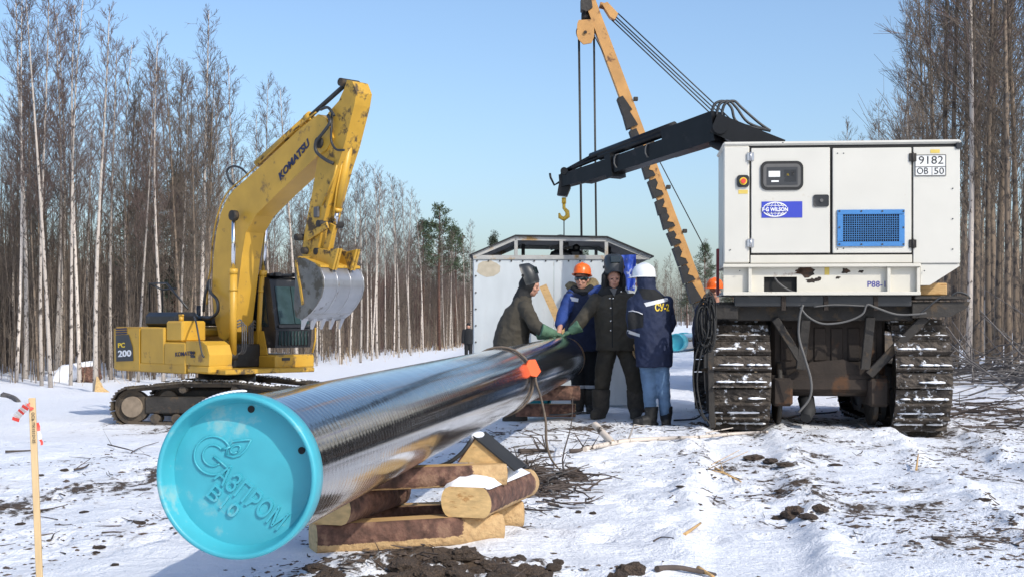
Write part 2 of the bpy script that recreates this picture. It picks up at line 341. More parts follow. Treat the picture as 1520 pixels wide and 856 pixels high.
MT['crown_grey'] = birch_mat('grey_twig_crown', (.180, .140, .105), (.095, .074, .056), .5)
MT['deep'] = birch_mat('deep_forest_twigs', (.130, .090, .068), (.080, .056, .043), .5)
MT['deep2'] = birch_mat('reddish_far_twigs', (.155, .092, .076), (.095, .058, .048), .5)
MT['needles'] = mat('pine_needles', (.050, .075, .036), .8, var=.35, vscale=3)
MT['needles2'] = mat('spruce_needles', (.045, .058, .036), .8, var=.35, vscale=3)

# ------------------------------------------------------------------ ground
TAB = RNG.random((256, 256))
def vnoise(x, y):
    xi = np.floor(x).astype(int); yi = np.floor(y).astype(int); fx = x - xi; fy = y - yi
    fx = fx * fx * (3 - 2 * fx); fy = fy * fy * (3 - 2 * fy)
    g = lambda a, b: TAB[a & 255, b & 255]
    return (g(xi, yi) * (1 - fx) + g(xi + 1, yi) * fx) * (1 - fy) + (g(xi, yi + 1) * (1 - fx) + g(xi + 1, yi + 1) * fx) * fy - .5
def fbm(x, y, o=4):
    a = 0; k = 1.0; s = 1.0
    for i in range(o): a = a + k * vnoise(x * s + 17.3 * i, y * s + 9.1 * i); k *= .5; s *= 2.03
    return a
def ss(a, b, x): t = np.clip((x - a) / (b - a), 0, 1); return t * t * (3 - 2 * t)
def gh(x, y):
    x = np.asarray(x, float); y = np.asarray(y, float)
    z = -1.0 * ss(10, 27, y) * ss(1.8, -4.5, x)
    z = z + .07 * ss(15.2, 16.2, y) * ss(-2, -.2, x) * ss(3.2, 1.8, x)
    z = z + .22 * ss(5.2, 9.0, x) * ss(12, 24, y) + .15 * ss(25, 45, y) * ss(2, 5, x)
    z = z + .25 * ss(-13, -20, x) * ss(34, 44, y)
    rough = .35 + .65 * ss(60, 25, y)
    z = z + .10 * fbm(x * .35, y * .35, 3) * rough + .060 * fbm(x * 1.7 + 5, y * 1.7, 5) * rough
    # ruts behind the carrier
    for c in (2.43, 4.38):
        d = x - (c + .155 * (y - 14.4)); k = ss(5.5, 7, y) * ss(19, 15, y)
        z = z + k * (-.045 * ss(.36, .22, np.abs(d)) + .040 * np.exp(-((np.abs(d) - .42 + .16 * fbm(x * 1.1, y * 1.1, 3)) / .11) ** 2) * (.6 + 1.6 * fbm(x * 6, y * 6, 4)))
    # churned ground in front of the crib
    mb = np.exp(-((x + .35) / .75) ** 2 - ((y - 6.35) / .22) ** 2)
    z = z + mb * (.03 + .12 * fbm(x * 6, y * 6, 3))
    # keep the crib and stand area calm
    return z
def gz(x, y): return float(gh(np.array([x]), np.array([y]))[0])
def dirt_density(x, y):
    d = .20 + .16 * fbm(x * .22 + 3, y * .22, 3)
    def g(cx, cy, rx, ry, a): return a * np.exp(-((x - cx) / rx) ** 2 - ((y - cy) / ry) ** 2)
    d = d + g(-3.1, 9.2, 1.3, 1.7, .26) + g(-3.0, 7.7, .7, .5, .18) + g(-2.6, 12, 1.6, 1.6, .12)
    d = d + g(.15, 10.6, .55, 1.9, .42) + g(.3, 14.6, 1.2, 1.0, .35) + g(-.6, 9.0, .5, 1.0, .25)
    d = d + g(-.35, 6.35, .75, .30, .62) + g(-.6, 7.1, .6, .25, .25)
    d = d + g(2.3, 8.5, 1.2, 2.2, .20) + g(2.2, 11.5, 1.0, 2.0, .26) + g(3.3, 7.2, 1.0, 1.0, .16) + g(4.6, 11.5, 1.2, 2.5, .22)
    d = d + g(3.4, 15.5, 2.0, 2.0, .30) + g(6.3, 15, 2.0, 4, .30) + g(2.4, 15, .5, .8, .3)
    d = d + g(-7.2, 27.3, 2.6, 1.2, .40) + g(-11, 35, 4, 3, .06)
    d = d - g(1.0, 7.6, .75, 1.0, .25) - g(-1.6, 7.2, .45, .8, .12) - g(.6, 8.8, .5, .9, .12)
    d = np.where((np.abs(x) > 9) | (y > 45), d * .6, d)
    return np.clip(d, 0, 1)
def axis(parts):
    a = []
    for lo, hi, st in parts: a += list(np.arange(lo, hi, st))
    return np.array(a + [parts[-1][1]])
gx = axis([(-420, -60, 40), (-60, -20, 4), (-20, -6, .45), (-6, 7.2, .052), (7.2, 20, .4), (20, 60, 4), (60, 420, 40)])
gy = axis([(-80, 0, 10), (0, 4.8, .6), (4.8, 17, .055), (17, 32, .22), (32, 70, .7), (70, 160, 3), (160, 300, 12), (300, 1000, 100)])
X, Y = np.meshgrid(gx, gy); Z = gh(X, Y); nx, ny = len(gx), len(gy)
fr = np.random.default_rng(5)
for k in range(150):                              # boot prints trodden between the crib, the men and the carrier
    fx_, fy_ = (fr.normal(1.1, .9), fr.uniform(7.5, 15)) if k % 3 else (fr.uniform(-3.5, -1.2), fr.uniform(7, 13))
    an = fr.normal(1.4, .5); ix = slice(*np.searchsorted(gx, (fx_ - .35, fx_ + .35))); iy = slice(*np.searchsorted(gy, (fy_ - .35, fy_ + .35)))
    dx_, dy_ = X[iy, ix] - fx_, Y[iy, ix] - fy_; u_, v_ = dx_ * np.cos(an) + dy_ * np.sin(an), -dx_ * np.sin(an) + dy_ * np.cos(an); q_ = (u_ / .15) ** 2 + (v_ / .065) ** 2
    Z[iy, ix] += -.032 * np.exp(-q_ ** 2) + .010 * np.exp(-(q_ - 2.2) ** 2)
me = bpy.data.meshes.new('snow_ground'); me.vertices.add(nx * ny)
me.vertices.foreach_set('co', np.stack([X, Y, Z], -1).astype(np.float32).ravel())
ii = (np.arange(ny - 1)[:, None] * nx + np.arange(nx - 1)[None]).ravel()
q = np.stack([ii, ii + 1, ii + nx + 1, ii + nx], -1).astype(np.int32)
me.loops.add(q.size); me.polygons.add(len(q)); me.loops.foreach_set('vertex_index', q.ravel())
me.polygons.foreach_set('loop_start', np.arange(len(q), dtype=np.int32) * 4); me.polygons.foreach_set('use_smooth', np.ones(len(q), bool))
me.update(calc_edges=True)
a = me.attributes.new('dirt', 'FLOAT', 'POINT'); a.data.foreach_set('value', dirt_density(X, Y).astype(np.float32).ravel())
tag(obj('snow_ground', me, MT['ground']), kind='structure')

# ------------------------------------------------------------------ text
def text(name, s, M, m, parent, width=None, height=None, ext=.003, bold=0.0, shear=0.0, proj=None, label=None):
    cu = bpy.data.curves.new('txt', 'FONT'); cu.body = s; cu.size = 1; cu.align_x = 'CENTER'; cu.align_y = 'CENTER'
    cu.extrude = 0.0; cu.offset = bold; cu.shear = shear; cu.resolution_u = 3
    o = bpy.data.objects.new('txt', cu); COL.objects.link(o)
    dg = bpy.context.evaluated_depsgraph_get(); me = bpy.data.meshes.new_from_object(o.evaluated_get(dg))
    bpy.data.objects.remove(o); me.materials.clear()
    n = len(me.vertices); c = np.empty(n * 3, np.float32); me.vertices.foreach_get('co', c); c = c.reshape(-1, 3)
    lo, hi = c.min(0), c.max(0); c -= (lo + hi) / 2; sx = (width / (hi[0] - lo[0])) if width else None; sy = (height / (hi[1] - lo[1])) if height else None
    sx = sx or sy; sy = sy or sx; c[:, 0] *= sx; c[:, 1] *= sy
    faces = [tuple(p.vertices) for p in me.polygons]; bpy.data.meshes.remove(me)
    b = MB(); pts = [Vector(q) for q in c]; top = [M @ (p + Vector((0, 0, ext))) for p in pts]; bot = [M @ p for p in pts]
    if proj: top = [proj(p, ext) for p in top]; bot = [proj(p, 0) for p in bot]
    b.add(top, faces)
    from collections import Counter
    ec = Counter(); 
    for f in faces:
        for i in range(len(f)): ec[frozenset((f[i], f[(i + 1) % len(f)]))] += 1
    side = []
    for f in faces:
        for i in range(len(f)):
            u, v = f[i], f[(i + 1) % len(f)]
            if ec[frozenset((u, v))] == 1: side.append((u + len(pts), v + len(pts), v, u))
    b.v += [tuple(p) for p in bot]; b.f += side; b.sm += [False] * len(side)
    return b.build(name, m, parent, label=label)
def tplane(o, xdir, ydir):     # text plane: x along xdir, y along ydir
    x = Vector(xdir).normalized(); y = Vector(ydir); y = (y - x * y.dot(x)).normalized(); z = x.cross(y)
    m = Matrix((x, y, z)).transposed().to_4x4(); m.translation = Vector(o); return m

# ------------------------------------------------------------------ the pipe
PA, PB = Vector((-.934, 4.55, .672)), Vector((.62, 16.1, .745)); PL = (PB - PA).length; PR = .262
def axis_matrix(a, b):
    z = (b - a).normalized(); x = -(z.cross(Vector((0, 0, 1)))).normalized(); y = z.cross(x); m = Matrix((x, y, z)).transposed().to_4x4(); m.translation = a; return m
PM = axis_matrix(PA, PB)
def pipe_at(D): return PA + (PB - PA) * ((D - PA.y) / (PB.y - PA.y))
def pipe_mat():
    m = bpy.data.materials.new('black_pipe_coating'); m.use_nodes = True; t = m.node_tree; n = t.nodes; L = t.links; b = n['Principled BSDF']
    b.inputs['Base Color'].default_value = (.008, .009, .011, 1); b.inputs['IOR'].default_value = 2.5; b.inputs['Coat Weight'].default_value = .8; b.inputs['Coat Roughness'].default_value = .10
    tc = n.new('ShaderNodeTexCoord')
    def nz(sc, stretch, det=3):
        mp = n.new('ShaderNodeMapping'); mp.inputs['Scale'].default_value = stretch; L.new(tc.outputs['Object'], mp.inputs[0])
        q = n.new('ShaderNodeTexNoise'); q.inputs['Scale'].default_value = sc; q.inputs['Detail'].default_value = det; L.new(mp.outputs[0], q.inputs['Vector']); return q.outputs[0]
    wv = n.new('ShaderNodeTexWave'); wv.wave_type = 'BANDS'; wv.bands_direction = 'Z'; wv.inputs['Scale'].default_value = 6.0; wv.inputs['Distortion'].default_value = .8; wv.inputs['Detail'].default_value = 2; wv.inputs['Detail Scale'].default_value = .6
    L.new(tc.outputs['Object'], wv.inputs['Vector'])
    def mth(op, a, c):
        q = n.new('ShaderNodeMath'); q.operation = op
        for i, x in enumerate((a, c)):
            if isinstance(x, float): q.inputs[i].default_value = x
            else: L.new(x, q.inputs[i])
        return q.outputs[0]
    rings = nz(1.0, (1.2, 1.2, 22.0), 4)
    h = mth('ADD', mth('MULTIPLY', wv.outputs[0], .35), mth('MULTIPLY', rings, 1.0)); h = mth('ADD', h, mth('MULTIPLY', nz(30, (1, 1, 1)), .04))
    bp = n.new('ShaderNodeBump'); bp.inputs['Strength'].default_value = .45; bp.inputs['Distance'].default_value = .0042; L.new(h, bp.inputs['Height']); L.new(bp.outputs[0], b.inputs['Normal'])
    # dusty film
    mr = n.new('ShaderNodeMapRange'); mr.inputs[1].default_value = .45; mr.inputs[2].default_value = .8; mr.inputs[3].default_value = .10; mr.inputs[4].default_value = .26; L.new(nz(3, (1, 1, 2.5), 8), mr.inputs[0]); L.new(mr.outputs[0], b.inputs['Roughness'])
    return m
MT['pipe'] = pipe_mat()
pr = thing('coated_pipe', 'long glossy black coated pipe with turquoise embossed end cap resting on timber crib', 'pipe')
pr.matrix_world = PM
def Zat(d=0): return Matrix.Translation((0, 0, d))
b = MB(); prof = [(PR, .06 + (PL - .36) * i / 60) for i in range(61)]; b.lathe(prof, Zat(), 72); b.build('pipe_wall', MT['pipe'], pr)
MT['pipe_end'] = mat('bare_rusty_pipe_end', (.26, .17, .09), .55, .4, var=.25, vscale=8)
b = MB(); b.lathe([(PR, PL - .305), (PR - .006, PL - .295), (PR - .006, PL - .02), (PR - .014, PL), (PR - .02, PL), (PR - .02, PL - .4)], Zat(), 48); b.build('bare_end', MT['pipe_end'], pr, label='uncoated rusty steel end of the pipe')
b = MB(); b.lathe([(.2665, .10), (.2795, .09), (.2815, .05), (.2815, .006), (.279, .0), (.274, -.003), (.268, -.003), (.2635, .0), (.261, .008), (.252, .055), (.243, .0755)], Zat(), 96)
cap = b.build('end_cap', MT['cyan'], pr, label='turquoise plastic end cap with raised rim')
b = MB(); nr, na = 26, 96; vs = [(0, 0, .062)]; fs = []
def disc_z(x, y):
    r = math.hypot(x, y); z = .074 - .012 * (1 - (r / .245) ** 2)
    z += .0035 * noise.noise((x * 9, y * 9, 3)) * min(1, (.245 - r) * 14) + .0015 * noise.noise((x * 20 + 4, y * 20, 1)) * min(1, (.245 - r) * 14)
    z += .016 * math.exp(-((x + .17) ** 2 + (y + .10) ** 2) / .003) - .010 * math.exp(-((x - .185) ** 2 + (y - .07) ** 2) / .004)
    return z
for i in range(1, nr + 1):
    for k in range(na):
        r = .2445 * i / nr; an = 2 * math.pi * k / na; x, y = r * math.cos(an), r * math.sin(an); vs.append((x, y, disc_z(x, y)))
for k in range(na): fs.append((0, 1 + (k + 1) % na, 1 + k))
for i in range(nr - 1):
    for k in range(na): fs.append((1 + i * na + k, 1 + i * na + (k + 1) % na, 1 + (i + 1) * na + (k + 1) % na, 1 + (i + 1) * na + k))
b.add(vs, fs, True); b.build('cap_disc', MT['cyan'], cap)
def capproj(p, e): r = math.hypot(p.x, p.y); z = .074 - .012 * (1 - (r / .245) ** 2); return Vector((p.x, p.y, z - e if e else z + .01))
ca = R(-38.5); tx = Vector((-math.cos(ca), math.sin(ca), 0)); ty = Vector((math.sin(ca), math.cos(ca), 0))
def cpt(px, py): return Vector((-(px - 352) / 435, (706 - py) / 435, .08))
text('lettering', 'АЗПРОМ', tplane(cpt(367, 738), tx, ty), MT['cyan'], cap, width=.285, height=.072, ext=.009, bold=.012, proj=capproj)
text('lettering', 'В10', tplane(cpt(325, 746), tx, ty), MT['cyan'], cap, width=.125, height=.054, ext=.009, bold=.004, proj=capproj)
gc = cpt(308, 678)
def cp2(u, v): q = gc + tx * u + ty * v; return Vector((q.x, q.y, disc_z(q.x, q.y) - .003))
def arcp(r, a0, a1, n=22, ou=0, ov=0): return [cp2(ou + r * math.cos(R(a0 + (a1 - a0) * i / n)), ov + r * math.sin(R(a0 + (a1 - a0) * i / n))) for i in range(n + 1)]
b = MB(); b.tube(arcp(.066, 62, 335), .0038, 6); b.tube(arcp(.036, 75, 350), .0034, 6)
b.tube([cp2(.004, .0), cp2(.066, .0), cp2(.066, -.034), cp2(.05, -.05)], .0045, 6); b.tube([cp2(.012, .036), cp2(.03, .062)], .004, 6)
b.build('emblem_letter', MT['cyan'], cap)
b = MB()
def fl(u, v): return cp2(.034 + u * .93 + v * .36, .03 + v * .93 - u * .36)
lf = [(0, 0), (-.022, .022), (-.028, .045), (-.018, .07), (.0, .105), (.020, .07), (.026, .045), (.02, .02), (0, 0)]
b.tube([fl(u, v) for u, v in lf], .004, 6); b.tube([fl(.012 * math.cos(t * .7), .04 + .02 * math.sin(t * .7)) for t in range(10)], .003, 6)
b.build('emblem_flame', MT['cyan'], cap)
for an in (82, 22):
    d = Vector((-math.cos(R(an)), math.sin(R(an)), 0)); b = MB(); q_ = d * .226; zz_ = disc_z(q_.x, q_.y); b.cyl(q_ + Vector((0, 0, zz_ + .004)), q_ + Vector((0, 0, zz_ - .0025)), .0125, n=14); b.build('hole', MT['gap'], cap)
b = MB()
for i in range(16):
    an = R(92 + 40 * i / 15); w_ = .022 * math.sin(math.pi * (i + .5) / 16)
    b.ball((-math.cos(an) * .284, math.sin(an) * .284, .10), (.018, .005, w_ * .8 + .012), 2)
b.build('snow_patch', MT['snowcap'], cap)

# strap with the orange tag
st = thing('strap_with_tag', 'brown strap looped round the black pipe with an orange hexagonal tag', 'strap')
d_s = 10.75; pc = pipe_at(d_s); ax = (PB - PA).normalized(); u0 = Vector((1, 0, 0)); u0 = (u0 - ax * u0.dot(ax)).normalized(); v0 = u0.cross(ax) * -1
if v0.z < 0: v0 = -v0
ring = [pc + (u0 * math.cos(R(t)) + v0 * math.sin(R(t))) * (PR + .012) + ax * (.05 * math.sin(R(t))) for t in range(-200, 161, 12)]
MB().tube(ring, .010, 6).build('strap', MT['rope'], st)
tt = R(22); nn = u0 * math.cos(tt) + v0 * math.sin(tt); tv = -u0 * math.sin(tt) + v0 * math.cos(tt); tcn = pc + nn * (PR + .024)
face = (nn * .75 + ax * -.66).normalized(); sx_ = face.cross(tv).normalized()
b = MB(); b.prism([(tcn + sx_ * (.078 * x) + tv * (.078 * y)) for x, y in ((-.6, .75), (.25, .95), (.85, .5), (.8, -.6), (.1, -.95), (-.7, -.6))], (0, 0, 0), face * .02); b.build('tag', MT['orange_tag'], st)
g0 = gz(.28, 10.9)
MB().ctube([tcn - tv * .06, tcn + Vector((.03, -.03, -.12)), P(803, 590, 10.72), P(810, 625, 10.7), P(811, 655, 10.7), P(818, 680, 10.7), P(832, 698, 10.75)], [.010, .010, .009, .010, .011, .009, .005], 6).build('rope_end', MT['rope'], st)

# ------------------------------------------------------------------ logs and timbers
def log(name, label, p0, p1, w, h, group=None, snow=0, seed=0, bark='bark', flat=.42, sawn=True, cat='log', taper=1.0, wob=.012, peel=None):
    p0, p1 = Vector(p0), Vector(p1); base = (p0 + p1) / 2 - Vector((0, 0, h / 2))
    t = thing(name, label, cat, base, 0, group)
    a = (p1 - p0).normalized(); s = a.cross(Vector((0, 0, 1))).normalized(); u = s.cross(a)
    n = 30 if peel else 22; sec = []
    for k in range(n):
        an = 2 * math.pi * (k + .5) / n; cx, sz = math.cos(an), math.sin(an)
        e = flat if sawn else 1.0
        sec.append((math.copysign(abs(cx) ** (.75 if sawn else 1), cx) * w / 2, max(-1, min(1, sz * (1.32 if sawn else 1))) * h / 2))
    m = 24 if peel else 10; rings = []
    for i in range(m):
        f = i / (m - 1); c = p0 + (p1 - p0) * f; k_ = 1 + (taper - 1) * f
        ring = []
        for (x, z) in sec:
            r_ = 1 + (noise.noise((x * 9 + seed, z * 9, f * 5)) * wob * 6 if abs(z) < h * .49 else noise.noise((x * 9 + seed, z * 9, f * 3)) * wob)
            ring.append(c + s * x * k_ * r_ + u * z * k_ - base)
        rings.append(ring)
    bb, sw = MB(), MB()
    vs = [v for r_ in rings for v in r_]
    fb, fs_ = [], []
    for i in range(m - 1):
        for k in range(n):
            k2 = (k + 1) % n; f = (i * n + k, i * n + k2, (i + 1) * n + k2, (i + 1) * n + k)
            flatface = sawn and abs(sec[k][1]) > h * .49 and abs(sec[k2][1]) > h * .49
            (fs_ if flatface else fb).append(f)
    bo = bb.add(vs, fb, True).build('bark_side', MT['peel'] if peel else MT[bark], t)
    if peel:
        val = []
        for i in range(m):
            for (x, z) in sec: fi = i / (m - 1); val.append(max(1.4 * (peel[0] - (z / h + .5)) / .35, 1.6 * (fi - 1 + peel[1]) / .25, -.4) + .35)
        bo.data.attributes.new('bare', 'FLOAT', 'POINT').data.foreach_set('value', val)
    if fs_: sw.add(vs, fs_).build('sawn_face', MT['plank'], t)
    for ring, sg in ((rings[0], -1), (rings[-1], 1)):
        c = sum(ring, Vector()) / n + a * sg * .002
        MB().add([c] + [q + a * sg * .001 for q in ring], [(0, 1 + k, 1 + (k + 1) % n) if sg < 0 else (0, 1 + (k + 1) % n, 1 + k) for k in range(n)]).build('cut_end', MT['endgrain'], t)
    if snow:
        b = MB(); L = (p1 - p0).length; nxs, nys = 14, 9; vs = []
        for i in range(nxs):
            for j in range(nys):
                f, g = i / (nxs - 1), j / (nys - 1) * 2 - 1
                e = max(0, 1 - abs(g) ** 3) * (1 - abs(2 * f - 1) ** 8)
                q = p0 + (p1 - p0) * (.012 + f * .85) + s * g * w * .45 + u * (h / 2 + .004 + snow * e ** .5 * (.75 + .5 * noise.noise((f * 4, g * 2, seed))) - (0.01 if e < .02 else 0)) - base
                vs.append(q)
        b.add(vs, [(i * nys + j, (i + 1) * nys + j, (i + 1) * nys + j + 1, i * nys + j + 1) for i in range(nxs - 1) for j in range(nys - 1)], True); b.build('snow_cap', MT['snowcap'], t)
    return t
CG = 'timbers of the crib under the pipe'
g1 = .0
log('crib_log', 'long flat-hewn bottom timber with dark peeling bark across the front of the crib', (-1.03, 6.98, .075), (-.075, 7.36, .075), .20, .15, CG, seed=1, peel=(.36, .25))
log('crib_log', 'short rear bottom timber of the crib with splintered pale end', (-1.0, 7.62, .072), (.045, 7.92, .072), .20, .145, CG, seed=2, peel=(.45, .2))
log('crib_log', 'snow-topped sawn log with pale cut end facing out of the crib', (-.245, 7.17, .232), (.02, 8.05, .235), .29, .16, CG, snow=.06, seed=3, flat=.5, peel=(.2, .1))
log('crib_log', 'sawn crib log lying right below the pipe with knotty cut end', (-.95, 6.93, .225), (-.70, 7.75, .225), .26, .15, CG, seed=4)
log('crib_log', 'top crossbeam of the crib with brown bark carrying the pipe', (-.95, 7.12, .358), (-.05, 7.42, .358), .17, .115, CG, seed=5, peel=(.12, .22))
t = thing('timber_wedge', 'pale triangular timber wedge with black rubber strip on top of the crib beam', 'wedge', (-.15, 7.45, .41), 0, CG)
wf = Frame((-.15, 7.36, .416), R(-12))
A_, B_, C_ = wf.p(680, 676), wf.p(705, 641), wf.p(749, 672)
z0 = min(A_.z, C_.z); A_.z = C_.z = z0; off = Vector((0, 0, .002 - z0))
MB().prism([A_ + off, B_ + off, C_ + off], (0, 0, 0), (0, .30, 0)).build('wedge_block', MT['endgrain'], t)
nrm = (C_ - B_).normalized(); up = Vector((-nrm.z, 0, nrm.x))
if up.z < 0: up = -up
MB().prism([B_ + off + up * .002 - nrm * .02, C_ + off + up * .002 + nrm * .07, C_ + off + up * .011 + nrm * .07, B_ + off + up * .011 - nrm * .02], (0, -.015, 0), (0, .30, 0)).build('rubber_strip', MT['rubber'], t)
nr2 = (A_ - B_).normalized(); up2 = Vector((nr2.z, 0, -nr2.x))
if up2.z < 0: up2 = -up2
MB().prism([B_ + off + up2 * .001, A_ + off + up2 * .001, A_ + off + up2 * .008, B_ + off + up2 * .008], (0, -.005, 0), (0, .30, 0)).build('bark_strip', MT['bark'], t)
b = MB(); b.ball(B_ + off + Vector((-.012, .10, .012)), (.03, .12, .022), 2); b.ball(B_ + off + Vector((-.012, .04, .004)), (.02, .05, .014), 2); b.build('snow_clump', MT['snowcap'], t)
t.rotation_euler = (0, 0, R(-12))
MB_ = MB().ctube([P(700, 652, 7.4), P(685, 672, 7.4), P(662, 688, 7.42), P(635, 694, 7.5)], .012, 6)
tag(MB_.build('black_cable', MT['hose']), 'thick black cable running from the timber wedge under the pipe', 'cable')

# supports and clutter at the far end of the pipe
FG = 'blocks under the far end of the pipe'
gf = .06
log('support_log', 'brown round log propping the pipe end in front of the metal shed', (.12, 15.55, .36), (.78, 15.62, .36), .17, .17, FG, sawn=False, seed=8)
log('support_block', 'dark timber baulk lying on snow below the far pipe end', (.05, 15.95, .14), (.75, 15.9, .14), .2, .15, FG, seed=9)
log('support_block', 'upright brown timber block between the boots of the standing men', (.80, 17.0, .2), (.90, 17.0, .2), .3, .28, FG, seed=10)
log('support_block', 'short timber block beside the grey panel behind the trouser legs', (1.50, 16.9, .18), (1.68, 16.9, .18), .3, .26, FG, seed=11)
t = thing('spare_end_cap', 'turquoise plastic cap lying under the pipe in shade', 'pipe cap', (.2, 16.4, .06))
b = MB(); Mx = Matrix.Translation((0, 0, .25)) @ Matrix.Rotation(R(80), 4, 'X') @ Matrix.Rotation(R(12), 4, 'Y'); b.lathe([(.001, .08), (.24, .08), (.25, .0), (.27, -.01), (.281, .01), (.281, .1), (.266, .1)], Mx, 40); b.build('cap_shell', MT['cyan'], t)
tag(MB().ctube([(.35, 15.9, .09), (.6, 15.75, .1), (.8, 15.8, .12), (.98, 16.0, .1), (1.1, 16.2, .1)], .011, 6).build('black_hose', MT['hose']), 'thin black hose on the snow under the far pipe end', 'hose')

# distant strings of pipe
for i, (px, py, D, ln) in enumerate(((1003, 508, 43.0, 11), (1012, 503, 46.0, 11))):
    p = P(px, py, D); p.z = gz(p.x, p.y) + .33 if i == 0 else gz(p.x, p.y) + .36
    t = thing('far_pipe', ('dark turquoise-capped pipe on far snow beyond the man in the white helmet', 'second far pipe lying behind the first turquoise-capped one')[i], 'pipe', (p.x, p.y, p.z - .28))
    dr = Vector((.34, 1, .0)).normalized() if i == 0 else Vector((.36, 1, 0)).normalized(); m4 = axis_matrix(Vector((0, 0, .28)), Vector((0, 0, .28)) + dr)
    b = MB(); b.lathe([(.26, .5), (.26, ln)], m4, 24); b.build('pipe_wall', MT['pipe'], t)
    b = MB(); b.lathe([(.001, .08), (.24, .08), (.25, 0), (.28, 0), (.285, .04), (.285, .62), (.26, .62)], m4, 32); b.build('end_cap', MT['cyan'], t)

# ------------------------------------------------------------------ excavator
EX = Vector(((337 - 760) * 29.4 / 2000, 29.4, -1.0)); EX.z = gz(EX.x, EX.y) - .02
TH = R(-43)
EF = Frame(EX, TH); MU = Matrix.Rotation(TH, 4, 'Z')
ex = thing('excavator', 'yellow crawler excavator with raised boom standing in front of the birch forest', 'excavator', EX)
def E(px, py, y=0.0): return EF.xz(px, py, y)
def EP(px, py, y=0.0): return EF.p(px, py, y)
def eb(b, name, m, parent=ex, label=None): return b.build(name, MT[m], parent, MU, label)
# undercarriage
PHI = R(-4); MUN = Matrix.Rotation(PHI, 4, 'Z')
def track_path(L, hi, r, zc, sag=.0, n=400):
    # closed loop in (x, z): two end wheels of radius r at x = +-L, height zc; top raised to hi at mid
    pts = []
    for i in range(60): an = R(-90 - 180 * i / 59); pts.append((-L + r * math.cos(an), zc + r * math.sin(an)))
    tx_ = (zc + r)
    for i in range(1, 80): f = i / 80; x = -L + 2 * L * f; pts.append((x, tx_ + (hi - tx_) * min(1, 1.9 * min(f, 1 - f) * 1.6) - 0.0))
    for i in range(60): an = R(90 - 180 * i / 59); pts.append((L + r * math.cos(an), zc + r * math.sin(an)))
    for i in range(1, 80): f = i / 80; pts.append((L - 2 * L * f, zc - r))
    return pts
def resample(pts, n):
    d = [0.0]
    for i in range(len(pts)): a, c = pts[i], pts[(i + 1) % len(pts)]; d.append(d[-1] + math.hypot(c[0] - a[0], c[1] - a[1]))
    out = []; tot = d[-1]; j = 0
    for k in range(n):
        s = tot * k / n
        while d[j + 1] < s: j += 1
        a, c = pts[j % len(pts)], pts[(j + 1) % len(pts)]; f = (s - d[j]) / max(1e-9, d[j + 1] - d[j]); out.append((a[0] + (c[0] - a[0]) * f, a[1] + (c[1] - a[1]) * f, math.atan2(c[1] - a[1], c[0] - a[0])))
    return out
def shoe_mesh(w, pitch, th, grouse, m, seed=0, cake=.0):
    b = MB(); nu, nv = 7, 14; vs = []
    for i in range(nu):
        for j in range(nv):
            u, v = i / (nu - 1) * 2 - 1, j / (nv - 1) * 2 - 1; edge = abs(u) == 1 or abs(v) == 1
            h = th + (0 if edge else cake * max(0, .3 + noise.noise((u * pitch * 9 + seed * 5.1, v * w * 5, seed)) + .7 * noise.noise((u * pitch * 22, v * w * 14 + seed, 2))))
            vs.append((u * pitch * .48, v * w / 2, h))
    n0 = len(vs); vs += [(sx * pitch * .48, sy * w / 2, 0) for sx in (-1, 1) for sy in (-1, 1)]
    fs = [(i * nv + j, (i + 1) * nv + j, (i + 1) * nv + j + 1, i * nv + j + 1) for i in range(nu - 1) for j in range(nv - 1)]
    c = lambda i, j: i * nv + j
    fs += [(n0, n0 + 1) + tuple(c(0, j) for j in range(nv - 1, -1, -1)), (n0 + 3, n0 + 2) + tuple(c(nu - 1, j) for j in range(nv)), (n0 + 2, n0) + tuple(c(i, 0) for i in range(nu)), (n0 + 1, n0 + 3) + tuple(c(i, nv - 1) for i in range(nu - 1, -1, -1))]
    b.add(vs, fs)
    for gx_ in (-.36, 0, .36) if grouse == 3 else (-.40,): b.box((gx_ * pitch, 0, th + (.012 if grouse == 3 else .022)), (.022 if grouse == 3 else .016, w * .99, .03 if grouse == 3 else .075))
    me = b.mesh('track_shoe'); me.materials.append(m); return me
